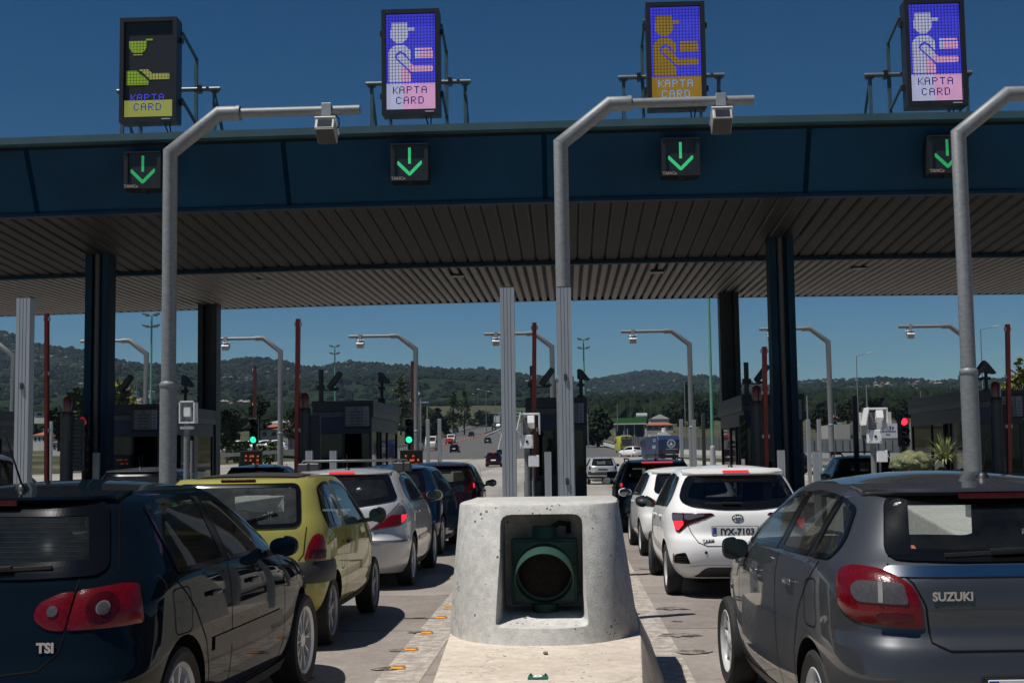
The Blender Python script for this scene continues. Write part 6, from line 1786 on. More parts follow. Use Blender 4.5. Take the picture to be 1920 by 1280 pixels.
    for nm, outl, mat, off, sk, bl in S.get('panels', []):
        oo = [tuple(p) for p in rp(outl, .02)]
        patch(nm, oo, fa, B, mat, t, off, .05 if hi else .15, sk if hi else 0, bl)
    if S.get('spoiler'):
        zs_, hw_, dep, th = S['spoiler']; yr = B.rear(0, zs_).y
        mb = MB(); n = 16; sec = []
        for i in range(n + 1):
            x = -hw_ + 2 * hw_ * i / n; f = 1 - abs(x / hw_) ** 4 * .6; yb_ = B.rear(min(abs(x), B.fw(zs_) * .93), zs_).y
            zt_ = B.roofz(x * .9, yb_ + .22) + .003
            sec.append([(x, yb_ + .24, zt_), (x, yb_ - dep * f, zs_ + th * .8), (x, yb_ - dep * f - .006, zs_ + th * .4), (x, yb_ - dep * f + .02, zs_ + 0), (x, yb_ + .10, zs_ + .01)])
        for r in sec: mb.v += [Vector(p) for p in r]
        for i in range(n):
            for j in range(5): mb.f.append((i * 5 + j, i * 5 + (j + 1) % 5, (i + 1) * 5 + (j + 1) % 5, (i + 1) * 5 + j))
        mb.f += [(4, 3, 2, 1, 0), tuple(n * 5 + j for j in range(5))]; mb.m = [0] * len(mb.f)
        mb.build('spoiler', pt, t, smooth=50)
        if S.get('hlamp'):
            hw2, zz, mm = S['hlamp']; MB().box((0, yr - dep - .004, zz), (hw2 * 2, .02, .028)).build('high_brake_light', mm, t, bevel=.008)
    elif S.get('hlamp'):
        hw2, zz, mm = S['hlamp']; p = B.rear(0, zz); MB().box((0, p.y - .006, zz), (hw2 * 2, .03, .026)).build('high_brake_light', mm, t, bevel=.009, segs=3)
    if S.get('antenna'):
        x, y, h, lean = S['antenna']; z = B.roofz(x, y)
        mb = MB().lathe([(0, .03), (.018, .028), (.03, .012), (.036, -.004)], (x, y, z), 14); mb.tube([(x, y, z + .015), (x, y + lean * h, z + h)], [.006, .003], 8); mb.build('antenna', BLACKP, t, smooth=50)
    if S.get('extra'): S['extra'](t, B, fr_, fa)
    return t, B
def mirror_x(P): return [(-x, z) for x, z in P[::-1]]
def sym(P):
    """outline from its right half, listed bottom to top"""
    return P + [(-p[0], p[1]) + tuple(p[2:]) for p in P[::-1]]
def circ(cx, cz, r, n=20): return [(cx + r * cos(2 * pi * i / n), cz + r * sin(2 * pi * i / n), 0) for i in range(n)]
def dlo_of(T, zb, zt, yr_b, yr_t, ff_off=.24, dyt=None):
    return None
# ------------------------------------------------------------ dark blue hatchback, bottom left
def wb(z, *row): return (z,) + row
T_GOLF = [(.19, .14, 4.08, .80, 6, 4), (.30, .04, 4.16, .85, 6.5, 4), (.45, .0, 4.20, .872, 7, 4), (.55, -.015, 4.20, .878, 7, 4), (.66, .03, 4.17, .879, 6.5, 4), (.78, .06, 4.06, .876, 6, 4), (.88, .09, 3.80, .868, 6, 4), (.95, .11, 3.35, .856, 5.6, 4.2), (1.01, .13, 3.02, .838, 5.4, 4.6), (1.04, .148, 2.95, .823, 5.3, 4.8), (1.10, .19, 2.82, .795, 5.2, 5), (1.22, .285, 2.56, .735, 5, 5), (1.32, .36, 2.34, .68, 5, 5), (1.385, .415, 2.16, .635, 5, 5), (1.42, .50, 2.02, .59, 4.6, 4.6)]
RED_LIT = TAILB
def golf_extra(t, B, fr, fa):
    e = text_mesh('TSI', .062, 'model_badge', CHROME, t, .004, .003); p = B.rear(.39, .70); e.location = (.45, B.rear(.45, .72).y - .008, .72); e.rotation_euler = (0, 0, radians(6))
    p = B.rear(0, .86); MB().lathe([(0, -.012), (.05, -.012), (.062, -.006), (.062, 0)], (0, p.y, .86), 24, 'y').build('round_emblem', CHROME, t, smooth=40)
    strip('fuel_flap_gap', [tuple(q) + () for q in rp([(.62, .70), (.86, .70), (.86, .93), (.62, .93)], .05)], lambda y, z: B.side(y, z, 1), B, GAPM, t, .006, .002, True)
    for sx in (-.3, .3): patch('reflector', rp([(sx - .08, .40), (sx + .08, .40), (sx + .08, .43), (sx - .08, .43)], .01), fr, B, TAILD, t, .004)
P_GOLF = [(.60, 1.005, .02), (.50, 1.10, .05), (.66, 1.335, .08), (.95, 1.372, .05), (1.45, 1.382, .1), (1.80, 1.360, .2), (2.10, 1.28, .1), (2.50, 1.10, .06), (2.66, 1.012, .02)]
golf = dict(T=T_GOLF, ym=1.50, ztop=1.482, paint=paint('midnight_blue_paint', (.0035, .007, .011), 0, .3, .5),
    wheel_r=.318, track=.872, axle_r=.74, axle_f=3.318, tyre_w=.225, rim='mesh', rimf=.74, rim_mat=RIM,
    dlo=P_GOLF, wins=[(.74, 1.50), (1.585, 2.60)], pillars=[(1.50, 1.585)], wrad=.035,
    rear_win=sym([(.30, 1.035, .05), (.655, 1.05, .06), (.54, 1.375, .05)]), rrad=.06, frit=.075, heater=(1.08, 1.33, .52), glass=G_DARK, rear_glass=glass('dusty_tinted_glass', (.08, .09, .09), dust=.014),
    front_win=[(-.62, 1.08), (.62, 1.08), (.5, 1.36), (-.5, 1.36)],
    lines=[[(1.54, 1.0), (1.54, .55), (1.52, .30)], [(.66, 1.0), (.80, .90), (.92, .80), (1.08, .62), (1.14, .45), (1.17, .30)], [(2.66, 1.0), (2.72, .85), (2.72, .40), (2.60, .28)], [(1.17, .28), (2.60, .28)], [(.02 + .3, 1.02), (.25, .9)]],
    handles=[(1.40 - .18, .86), (2.42 - .18 + .22 - .5, .865)], mould=(1.2, 2.62, .58, .075), mould_mat=pm('blue_black_moulding', (.006, .007, .008), .4, spec=.25),
    mir=(2.42, 1.00), mir_size=((.092, .08, .066), .12), mir_mat=pm('midnight_blue_paint', (0, 0, 0)),
    lamps=[('outer_tail_light', [(.535, .795), (.925, .808), (.87, .99), (.775, 1.0), (.56, .975)], TAILR, .006, .004, .014), ('inner_tail_light', [(.43, .80, .05), (.525, .793), (.55, .973), (.485, .965, .05), (.385, .92, .05), (.365, .855, .05)], TAILR, .006, .004, .012),
           ('tail_light_ring', circ(.685, .888, .074), TAILD, .0215, .0, .004), ('tail_light_bulb_ring', circ(.685, .888, .031), pm('ring_grey', (.13, .12, .12), .3), .027, .0, .004), ('tail_light_bulb', circ(.685, .888, .024), TAILW, .031, .0, .004), ('tail_light_bulb', circ(.462, .880, .026), TAILW, .022, .0, .004)],
    rear_lines=[([(.555, 1.03), (.53, .80), (.51, .70), (.42, .62), (.25, .60), (-.25, .60), (-.42, .62), (-.51, .70), (-.53, .80), (-.555, 1.03)], .008), ([(.60, 1.05), (.70, 1.05), (.575, 1.40)], .006)],
    spoiler=(1.385, .57, .05, .035), hlamp=(.15, 1.383, TAILD), antenna=(0.0, .72, .30, -.7), wiper=(0, 1.055, .42, 1.075), extra=golf_extra, seats=(1.62, .82), dash=2.4)
car('dark_hatchback', 'very dark blue hatchback with mesh alloy wheels filling the bottom left corner', 'car', (-2.91, 6.2, 0), radians(-3), golf)

# ------------------------------------------------------------ grey hatchback, bottom right
T_BAL = [(.20, .15, 3.90, .78, 6, 4), (.30, .05, 3.96, .835, 6, 4), (.42, -.01, 3.99, .862, 6, 4), (.55, -.02, 3.995, .870, 6, 4), (.68, .00, 3.98, .872, 5.6, 4), (.76, .05, 3.92, .872, 5.2, 4), (.88, .055, 3.70, .868, 5.2, 4), (.98, .07, 3.25, .852, 5, 4.2), (1.04, .11, 2.95, .835, 4.8, 4.6), (1.10, .19, 2.80, .80, 4.8, 5), (1.20, .28, 2.56, .745, 4.8, 5), (1.30, .36, 2.32, .685, 4.8, 5), (1.37, .42, 2.14, .635, 4.8, 5), (1.405, .50, 1.98, .585, 4.4, 4.6)]
def bal_extra(t, B, fr, fa):
    e = text_mesh('SUZUKI', .054, 'maker_lettering', CHROME, t, .003, .002); e.location = (-.365, B.rear(-.365, .92).y - .006, .92); e.rotation_euler = (0, 0, radians(-2))
    patch('chrome_ledge', rp([(-.66, 1.005, .02), (.66, 1.005, .02), (.62, 1.052, .02), (-.62, 1.052, .02)], .02), fr, B, CHROME, t, .006, .05, .004, .010)
    for s_ in (-1, 1):
        strip('fuel_flap_gap', [tuple(q) for q in rp([(.60, .72), (.80, .72), (.82, .94), (.64, .96)], .05)], lambda y, z: B.side(y, z, s_), B, GAPM, t, .006, .002, True) if s_ < 0 else None
        p = B.side(3.02, .70, s_); MB().lathe([(0, s_ * .012), (.018, s_ * .009), (.022, 0)], p, 14, 'x').build('side_repeater', TAILW, t, smooth=50)
    plate(t, B.rear(0, .51).y - .03, .51, '')
    for s_ in (-1, 1): patch('window_surround', [(s_ * x, z) for x, z in ([(.50, 1.09), (.60, 1.09), (.53, 1.34), (.44, 1.34)] if s_ > 0 else [(.50, 1.09), (.44, 1.34), (.53, 1.34), (.60, 1.09)])], fr, B, SEAL, t, .012)
    patch('orange_sticker', [(-.50, 1.10), (-.46, 1.10), (-.47, 1.14), (-.505, 1.14)], fr, B, pm('sticker_orange', (.5, .1, .02), .6), t, .001)
P_BAL = [(.55, 1.06, .03), (.50, 1.13, .04), (.60, 1.30, .07), (.80, 1.350, .06), (1.3, 1.368, .1), (1.7, 1.352, .2), (2.02, 1.27, .1), (2.45, 1.10, .06), (2.58, 1.035, .02)]
bal = dict(T=T_BAL, ym=1.45, ztop=1.472, paint=paint('graphite_grey_paint', (.066, .070, .079), .6, .40),
    wheel_r=.302, track=.862, axle_r=.72, axle_f=3.24, tyre_w=.195, rim='seven', rimf=.70, rim_mat=RIM,
    dlo=P_BAL, wins=[(.52, .80), (.86, 1.46), (1.55, 2.50)], pillars=[(.80, .86), (1.46, 1.55)], wrad=.035,
    rear_win=sym([(.30, 1.075, .03), (.60, 1.085, .05), (.52, 1.352, .05)]), rrad=.05, frit=.05, glass=G_CAR, rear_glass=glass('clear_car_glass', (.80, .83, .82), dust=.012),
    front_win=[(-.72, 1.02), (.72, 1.02), (.60, 1.355), (-.60, 1.355)],
    lines=[[(1.50, 1.03), (1.50, .55), (1.48, .28)], [(.66, 1.04), (.78, .92), (.95, .76), (1.06, .55), (1.10, .28)], [(2.58, 1.03), (2.64, .85), (2.62, .40), (2.5, .27)], [(1.1, .265), (2.5, .265)]],
    handles=[(1.12, .90), (2.02, .885)], handle_mat=pm('grey_handle', (.2, .21, .23), .2, .8, coat=.5),
    mir=(2.40, .96), mir_size=((.080, .085, .070), .08), mir_sq=True, mir_mat=pm('black_mirror', (.01, .011, .012), .25, coat=.8),
    lamps=[('tail_light', [(.50, .775, .03), (.83, .80, .07), (.945, .86, .06), (.97, .96, .08), (.92, 1.03, .07), (.80, 1.05, .05), (.66, 1.038, .04), (.545, .98, .05), (.505, .90, .04)], TAILR, .008, .006, .018),
           ('tail_light_clear_part', [(.56, .885, .02), (.80, .89, .04), (.83, .95, .04), (.78, .98, .03), (.575, .975, .02)], TAILW, .030, .004, .004), ('tail_light_lower_part', [(.54, .80), (.70, .80), (.70, .845), (.54, .845)], TAILD, .029, 0, .003), ('tail_light_divider', [(.665, .89, 0), (.685, .89, 0), (.680, .975, 0), (.66, .975, 0)], pm('lens_divider', (.2, .2, .2), .4), .036, 0, .002)],
    rear_lines=[([(.615, 1.06), (.53, .98), (.485, .88), (.475, .72), (.40, .685), (-.40, .685), (-.475, .72), (-.485, .88), (-.53, .98), (-.615, 1.06)], .008)],
    spoiler=(1.365, .60, .06, .045), hlamp=(.22, 1.362, TAILD), antenna=(.06, .78, .19, -.55), wiper=(.12, 1.10, -.36, 1.085), extra=bal_extra, seats=(1.55, .75), dash=2.3)
car('grey_hatchback', 'metallic grey hatchback with large red tail light filling the bottom right corner', 'car', (2.09, 6.16, 0), radians(3.4), bal)

# ------------------------------------------------------------ yellow green three door
T_TW = [(.26, .16, 3.30, .72, 7, 4.5), (.36, .05, 3.38, .785, 7, 4.5), (.50, .0, 3.43, .808, 7, 4.5), (.62, .01, 3.43, .812, 7, 4.5), (.74, .04, 3.36, .812, 7, 4.5), (.86, .07, 3.20, .808, 7, 4.6), (.96, .09, 2.95, .795, 6.6, 5), (1.04, .12, 2.72, .772, 6.4, 5.2), (1.14, .18, 2.50, .735, 6.2, 5.4), (1.26, .25, 2.24, .69, 6.2, 5.4), (1.36, .32, 2.0, .645, 6, 5.4), (1.415, .38, 1.86, .605, 5.5, 5)]
OLIVE = paint('yellow_green_paint', (.31, .285, .075), .1, .3)
def tw_extra(t, B, fr, fa):
    patch('black_bumper', rp([(-1.15, .56, .03), (1.15, .56, .03), (1.10, .735, .03), (-1.10, .735, .03)], .03), fa, B, BUMPB, t, .012, .06, .01, .022)
    # folding roof
    mb = MB(); n = 12; m_ = 10
    for i in range(n + 1):
        for j in range(m_ + 1): x = -.46 + .92 * i / n; y = .55 + 1.1 * j / m_; mb.v.append(Vector((x, y, B.roofz(x, y) + .008 + (.004 if j % 3 == 0 else 0))))
    mb.f = [(i * (m_ + 1) + j, (i + 1) * (m_ + 1) + j, (i + 1) * (m_ + 1) + j + 1, i * (m_ + 1) + j + 1) for i in range(n) for j in range(m_)]; mb.m = [0] * len(mb.f)
    mb.build('folding_roof', pm('black_canvas', (.015, .015, .016), .8), t, smooth=40)
    e = text_mesh('elf', .085, 'window_sticker', pm('sticker_pale', (.30, .36, .36), .6), t, .001, .002); e.location = (.30, B.rear(.30, 1.11).y - .012, 1.115)
    for s_ in (1,): strip('fuel_flap_gap', [tuple(q) for q in rp([(.80, .62), (.95, .62), (.95, .86), (.80, .86)], .06)], lambda y, z: B.side(y, z, s_), B, GAPM, t, .008, .002, True)
P_TW = [(.42, 1.00, .05), (.38, 1.10, .06), (.52, 1.335, .12), (.75, 1.375, .06), (1.2, 1.385, .1), (1.55, 1.36, .15), (1.85, 1.25, .1), (2.28, 1.02, .05), (2.36, .965, .02)]
tw = dict(T=T_TW, ym=1.30, ztop=1.455, paint=OLIVE, wheel_r=.288, track=.790, axle_r=.55, axle_f=2.895, tyre_w=.18, rim='cap6', rimf=.74, rim_mat=RIMD, arch=.05,
    dlo=P_TW, wins=[(.40, 1.02), (1.12, 2.28)], pillars=[], wrad=.06,
    rear_win=sym([(.30, 1.02, .04), (.575, 1.03, .06), (.52, 1.365, .06)]), rrad=.06, frit=.035, glass=G_CAR, rear_glass=glass('dusty_car_glass', (.40, .45, .43), 1, .04, .05),
    front_win=[(-.60, 1.05), (.60, 1.05), (.5, 1.34), (-.5, 1.34)],
    lines=[[(1.08, .98), (1.06, .70), (1.07, .40), (1.15, .30)], [(2.32, .95), (2.38, .70), (2.34, .40), (2.2, .30)], [(1.15, .30), (2.2, .30)]],
    handles=[(1.16, .84)], handle_mat=BLACKP, mir=(2.12, 1.00), mir_size=((.085, .065, .080), .15), mir_mat=BLACKP,
    lamps=[('tail_light', [(.625, .745, .03), (.86, .745, .03), (.85, .86, .05), (.815, .935, .05), (.755, .965, .05), (.695, .945, .04), (.655, .87, .04)], TAILR, .010, .006, .02), ('tail_light_lower_part', [(.66, .755), (.83, .755), (.825, .83), (.67, .83)], TAILD, .030, 0, .004)],
    rear_lines=[([(.63, 1.02), (.62, .80), (.58, .745)], .007), ([(-.63, 1.02), (-.62, .80), (-.58, .745)], .007)],
    hlamp=(.15, 1.405, TAILD), wiper=(.0, 1.03, .38, 1.13), extra=tw_extra, seats=(1.25, .62), dash=2.0, )
car('yellow_hatchback', 'small yellow green three door hatchback with a black bumper band and black folding roof', 'car', (-2.84, 11.0, 0), radians(-.5), tw)

# ------------------------------------------------------------ silver hatchback with roof bars
T_AS = [(.20, .14, 4.12, .79, 6, 4), (.30, .04, 4.20, .845, 6.5, 4), (.45, .0, 4.24, .870, 6.5, 4), (.58, -.01, 4.25, .877, 6.5, 4), (.64, .04, 4.2, .877, 6, 4), (.78, .07, 4.08, .876, 5.6, 4), (.90, .10, 3.78, .868, 5.2, 4), (.98, .13, 3.3, .85, 5, 4.4), (1.04, .17, 2.98, .828, 5, 4.8), (1.12, .26, 2.80, .785, 5, 5), (1.24, .40, 2.52, .725, 5, 5), (1.33, .50, 2.30, .675, 4.8, 5), (1.39, .58, 2.12, .628, 4.8, 5), (1.42, .66, 1.98, .585, 4.4, 4.6)]
SILV = paint('silver_paint', (.50, .505, .51), .45, .34)
def as_extra(t, B, fr, fa):
    for y in (1.25, 2.0):
        rk = MB(); 
        rk.tube([(-.66, y, 1.50), (-.62, y, 1.555), (.62, y, 1.555), (.66, y, 1.50)], .016, 10)
        o = rk.build('roof_bar', pm('roof_bar_grey', (.12, .12, .125), .4, .5), t, smooth=50)
        mb = MB()
        for s_ in (-1, 1): mb.prism([(y - .09, 1.40), (y + .09, 1.40), (y + .05, 1.53), (y - .05, 1.53)], 'x', s_ * .55, s_ * .69)
        mb.build('bar_foot', BLACKP, o, bevel=.015)
    patch('bumper_step', rp([(-1.0, .575), (1.0, .575), (1.0, .60), (-1.0, .60)], .005), fa, B, pm('bumper_shadow_strip', (.10, .10, .11), .4, .3), t, .004)
P_AS = [(.80, 1.03, .03), (.72, 1.12, .05), (.86, 1.32, .08), (1.1, 1.365, .06), (1.5, 1.378, .1), (1.85, 1.352, .2), (2.15, 1.26, .1), (2.50, 1.11, .06), (2.66, 1.035, .02)]
ast = dict(T=T_AS, ym=1.55, ztop=1.462, paint=SILV, wheel_r=.315, track=.865, axle_r=.80, axle_f=3.414, tyre_w=.205, rim='ten', rimf=.70,
    dlo=P_AS, wins=[(.74, .98), (1.04, 1.60), (1.69, 2.60)], pillars=[(.98, 1.04), (1.60, 1.69)], wrad=.035,
    rear_win=sym([(.20, 1.0, .08), (.50, 1.04, .05), (.70, 1.075, .05), (.55, 1.375, .05)]), rrad=.05, frit=.07, glass=G_DARK, rear_glass=G_DARK,
    front_win=[(-.64, 1.08), (.64, 1.08), (.5, 1.37), (-.5, 1.37)],
    lines=[[(1.64, 1.02), (1.64, .55), (1.62, .28)], [(.85, 1.02), (.98, .86), (1.18, .68), (1.22, .28)], [(2.66, 1.02), (2.72, .85), (2.70, .40), (2.6, .27)], [(1.22, .265), (2.6, .265)]],
    handles=[(1.26, .90), (2.2, .89)], mould=(1.25, 2.62, .56, .05), mir=(2.48, 1.04), mir_size=((.115, .085, .075), .15),
    lamps=[('tail_light', [(.40, .715, .03), (.80, .76, .05), (.955, .83, .05), (.965, .94, .06), (.90, 1.0, .06), (.78, 1.01, .05), (.66, .94, .05)], TAILG, .006, .006, .016), ('tail_light_red_part', [(.43, .73, .02), (.80, .775, .03), (.925, .845, .03), (.93, .90, .02), (.66, .89, .02)], TAILR, .024, .002, .004), ('tail_light_lit_part', [(.80, .79, .01), (.91, .845, .02), (.915, .895, .01), (.80, .89, .01)], TAILB, .031, 0, .003)],
    rear_lines=[([(.76, 1.06), (.70, .99), (.60, .88), (.44, .73), (.38, .62), (-.38, .62), (-.44, .73), (-.60, .88), (-.70, .99), (-.76, 1.06)], .008)],
    spoiler=(1.375, .58, .04, .035), hlamp=(.16, 1.41, TAILB), antenna=(.0, .95, .20, -.35), extra=as_extra, seats=(1.7, .9), dash=2.45)
car('silver_hatchback', 'silver hatchback with roof bars and a lit tail light ahead of the yellow one', 'car', (-2.83, 16.0, 0), 0, ast)

# ------------------------------------------------------------ white hatchback with plate
T_YA = [(.22, .22, 3.78, .74, 5, 4), (.30, .08, 3.86, .80, 5, 4), (.42, .0, 3.92, .838, 5, 4), (.55, -.02, 3.945, .847, 5, 4), (.66, .0, 3.93, .848, 5, 4), (.74, .05, 3.86, .847, 4.8, 4), (.86, .06, 3.65, .842, 4.6, 4.2), (.96, .08, 3.2, .828, 4.6, 4.4), (1.02, .12, 2.95, .81, 4.6, 4.8), (1.12, .22, 2.75, .77, 4.6, 5), (1.25, .36, 2.45, .715, 4.6, 5), (1.36, .46, 2.2, .665, 4.6, 5), (1.42, .52, 2.02, .622, 4.6, 5), (1.45, .60, 1.9, .575, 4.2, 4.6)]
WHT = paint('white_paint_gloss', (.78, .78, .78), 0, .3)
def ya_extra(t, B, fr, fa):
    y = B.rear(0, .905).y
    mb = MB()
    for (rx, rz_, cx, cz_) in ((.068, .047, 0, 0), (.022, .044, 0, 0), (.045, .017, 0, .020)):
        vs = []; n = 28
        for i in range(n):
            a = 2 * pi * i / n
            for k in (1, .80 if rx > .03 else .66): vs.append((cx + rx * k * cos(a), -.006, cz_ + rz_ * k * sin(a)))
            vs.append((cx + rx * .9 * cos(a), -.012, cz_ + rz_ * .9 * sin(a)))
        mb.add(vs, [(3 * i, 3 * i + 2, (3 * i + 5) % (3 * n), (3 * i + 3) % (3 * n)) for i in range(n)] + [(3 * i + 2, 3 * i + 1, (3 * i + 4) % (3 * n), (3 * i + 5) % (3 * n)) for i in range(n)])
    o = mb.build('oval_emblem', pm('emblem_chrome', (.22, .23, .24), .2, .9), t, fixn=False); o.location = (-.04, y, .905)
    plate(t, B.rear(0, .755).y - .012, .755, 'IYX-7103', x=-.075)
    e = text_mesh('YARIS', .052, 'model_badge', CHROME, t, .003, .002); e.location = (-.39, B.rear(-.39, .655).y - .006, .655)
    for s_ in (-1, 1):
        o = [(.60, .40, .02), (.86, .40, .02), (.84, .50, .03), (.66, .53, .03)]
        patch('bumper_vent', [(s_ * p[0], p[1]) for p in (rp(o, .02) if s_ > 0 else rp(o, .02)[::-1])], fa, B, GAPM, t, .004, .05)
        for k in range(3): strip('vent_slat', [(s_ * .64, .425 + k * .028), (s_ * .80, .42 + k * .026)], fa, B, BUMPB, t, .007, .012)
        patch('bumper_reflector', [(s_ * p[0], p[1]) for p in [(.86, .40), (.90, .41), (.885, .51), (.85, .50)]], fa, B, TAILD, t, .006)
        MB().lathe([(0, -.006), (.016, -.004), (.018, 0)], B.rear(s_ * .42, .53), 12, 'y').build('parking_sensor', BLACKP, t)
    patch('lower_valance', rp([(-.55, .24, .02), (.55, .24, .02), (.42, .36, .06), (-.42, .36, .06)], .03), fr, B, BUMPB, t, .004, .06)
    strip('crease_line', [(-.60, .37), (-.42, .385), (.42, .385), (.60, .37)], fr, B, pm('crease_grey', (.35, .35, .36), .4), t, .006, .003)
P_YA = [(.66, 1.03, .03), (.60, 1.12, .05), (.74, 1.36, .08), (1.0, 1.392, .06), (1.4, 1.402, .1), (1.7, 1.375, .2), (2.0, 1.28, .1), (2.42, 1.10, .06), (2.60, .99, .02)]
ya = dict(T=T_YA, ym=1.45, ztop=1.50, paint=WHT, wheel_r=.298, track=.835, axle_r=.70, axle_f=3.21, tyre_w=.18, rim='seven', rimf=.68,
    dlo=P_YA, wins=[(.62, .84), (.90, 1.46), (1.55, 2.52)], pillars=[(.84, .90), (1.46, 1.55)], wrad=.035,
    rear_win=sym([(.22, 1.005, .10), (.56, 1.045, .10), (.665, 1.10, .08), (.63, 1.22, .10), (.55, 1.375, .06)]), rrad=.08, frit=.09, glass=G_DARK, rear_glass=glass('grey_car_glass', (.10, .11, .11)),
    front_win=[(-.62, 1.06), (.62, 1.06), (.5, 1.38), (-.5, 1.38)],
    lines=[[(1.50, 1.0), (1.50, .55), (1.48, .28)], [(.74, 1.02), (.90, .88), (1.06, .66), (1.1, .28)], [(2.60, .98), (2.66, .85), (2.62, .40), (2.5, .27)], [(1.1, .27), (2.5, .27)]],
    handles=[(1.15, .90), (2.05, .885)], mir=(2.35, 1.0), mir_size=((.12, .085, .078), .15), mir_mat=pm('black_mirror', (.01, .011, .012)),
    lamps=[('tail_light', [(.30, .945, .01), (.62, .83, .03), (.73, .745, .03), (.80, .76, .02), (.90, .94, .02), (.88, .965, .01), (.335, .965, .01)], TAILD, .006, .006, .014), ('tail_light_clear_part', [(.41, .935, .01), (.60, .885, .01), (.65, .90, .01), (.65, .95, .01), (.42, .95, .01)], TAILG, .022, 0, .003), ('tail_light_clear_part', [(.67, .89, .01), (.85, .88, .02), (.865, .95, .01), (.67, .95, .01)], TAILG, .022, 0, .003), ('tail_light_lit_part', [(.66, .84, .01), (.735, .765, .02), (.785, .775, .02), (.835, .875, .02), (.67, .882, .01)], TAILB, .022, 0, .004)],
    rear_lines=[([(.66, .97), (.57, .74), (.50, .64), (.40, .60), (-.40, .60), (-.50, .64), (-.57, .74), (-.66, .97)], .008)],
    spoiler=(1.385, .60, .06, .05), hlamp=(.155, 1.432, TAILB), antenna=(.0, .85, .20, -.1), wiper=(.02, 1.05, -.40, 1.06), extra=ya_extra, seats=(1.6, .8), dash=2.35)
car('white_hatchback', 'white hatchback with plate IYX-7103 and an oval emblem in the right lane', 'car', (1.865, 14.75, 0), radians(.6), ya)[0].scale = (.95, 1, .965)

# ------------------------------------------------------------ other queueing cars: same builder, other bodies
def variant(S, **k):
    d = dict(S); d.update(k); return d
FI = variant(ya, paint=paint('white_pearl_paint', (.72, .73, .73), 0, .3), extra=None, rear_win=sym([(.26, 1.03, .05), (.60, 1.08, .05), (.52, 1.375, .05)]), rear_glass=G_DARK, wiper=None, antenna=None, hlamp=None, handle_mat=None,
    lamps=[('tail_light', [(.55, .84, .03), (.86, .86, .05), (.90, 1.0, .05), (.80, 1.03, .04), (.62, .96, .03)], TAILR, .006, .006, .014)], rim='star5', mir_mat=paint('white_pearl_paint', (0, 0, 0)))
FI.pop('handle_mat')
car('white_hatchback', 'second white hatchback, mostly hidden ahead of the one with the plate', 'car', (1.88, 20.7, 0), radians(1.2), FI)[0].scale = (.94, 1, .92)
BLKP = paint('black_gloss_paint', (.004, .005, .006), 0, .25)
def rails(t, B, fr, fa):
    for s_ in (-1, 1):
        MB().tube([(s_ * .56, .75, 1.455), (s_ * .57, .85, 1.50), (s_ * .58, 2.0, 1.50), (s_ * .57, 2.1, 1.44)], .014, 8).build('roof_rail', BLACKP, t, smooth=50)
SUV = variant(ya, paint=paint('blue_black_paint', (.006, .012, .020), .1, .28), extra=rails, rear_glass=G_CAR, wiper=None, antenna=(0, .8, .28, 0), hlamp=(.32, 1.425, TAILB),
    lamps=[('tail_light', [(.60, .78, .03), (.86, .80, .05), (.88, 1.02, .05), (.74, 1.03, .04)], TAILD, .006, .006, .014), ('tail_light_lit_part', [(.78, .93, .02), (.86, .93, .02), (.86, 1.0, .02), (.78, 1.0, .02)], TAILB, .022, 0, .003)], mir_mat=BLKP)
car('black_hatchback', 'blue black car with roof rails and long red brake light ahead of the white cars', 'car', (1.80, 27.2, 0), radians(1), SUV)
BLUEP = paint('bright_blue_paint', (.006, .026, .07), .2, .28)
BL = variant(golf, paint=BLUEP, extra=None, mir_mat=BLUEP, mould=None, rim='seven', rimf=.68, antenna=None, wiper=None, heater=None, hlamp=None, lamps=[('tail_light', [(.55, .86, .03), (.90, .88, .04), (.88, 1.03, .04), (.60, 1.02, .04)], TAILD, .006, .006, .012)])
car('blue_hatchback', 'blue hatchback between the silver car and the dark red car in the left lane', 'car', (-3.0, 21.4, 0), radians(-2), BL)
MAR = variant(ya, paint=paint('dark_maroon_paint', (.022, .004, .007), .1, .28), extra=None, rear_glass=G_CAR, wiper=None, antenna=(0, .7, .14, 0), hlamp=None, mir_mat=BLKP,
    lamps=[('tail_light', [(.60, .88, .03), (.86, .88, .05), (.88, 1.08, .05), (.76, 1.10, .04)], TAILD, .006, .006, .014), ('tail_light_lit_part', [(.80, .97, .02), (.86, .97, .02), (.86, 1.06, .02), (.80, 1.06, .02)], TAILB, .022, 0, .003)])
car('maroon_hatchback', 'dark maroon hatchback with a see-through rear window at the head of the left lane', 'car', (-2.66, 26.2, 0), radians(-.5), MAR)
# lane at the far right: estate with roof rack
def rack(t, B, fr, fa):
    for s_ in (-1, 1): MB().tube([(s_ * .58, .62, 1.46), (s_ * .60, .75, 1.53), (s_ * .60, 2.1, 1.53), (s_ * .58, 2.2, 1.46)], .018, 8).build('roof_rail', BLACKP, t, smooth=50)
    for y in (.95, 1.25, 1.9):
        o = MB().box((0, y, 1.575), (1.40, .05, .03)).build('roof_bar', BLACKP, t, bevel=.006)
        mb = MB()
        for s_ in (-1, 1): mb.box((s_ * .60, y, 1.55), (.07, .09, .06))
        mb.build('bar_foot', BLACKP, o)
EST = variant(ya, paint=BLKP, extra=rack, rear_glass=G_DARK, wiper=None, antenna=None, hlamp=(.28, 1.425, TAILD), mir_mat=BLKP)
car('black_estate_car', 'black car with a roof rack seen behind the grey car roof at right', 'car', (7.5, 33.6, 0), 0, EST)
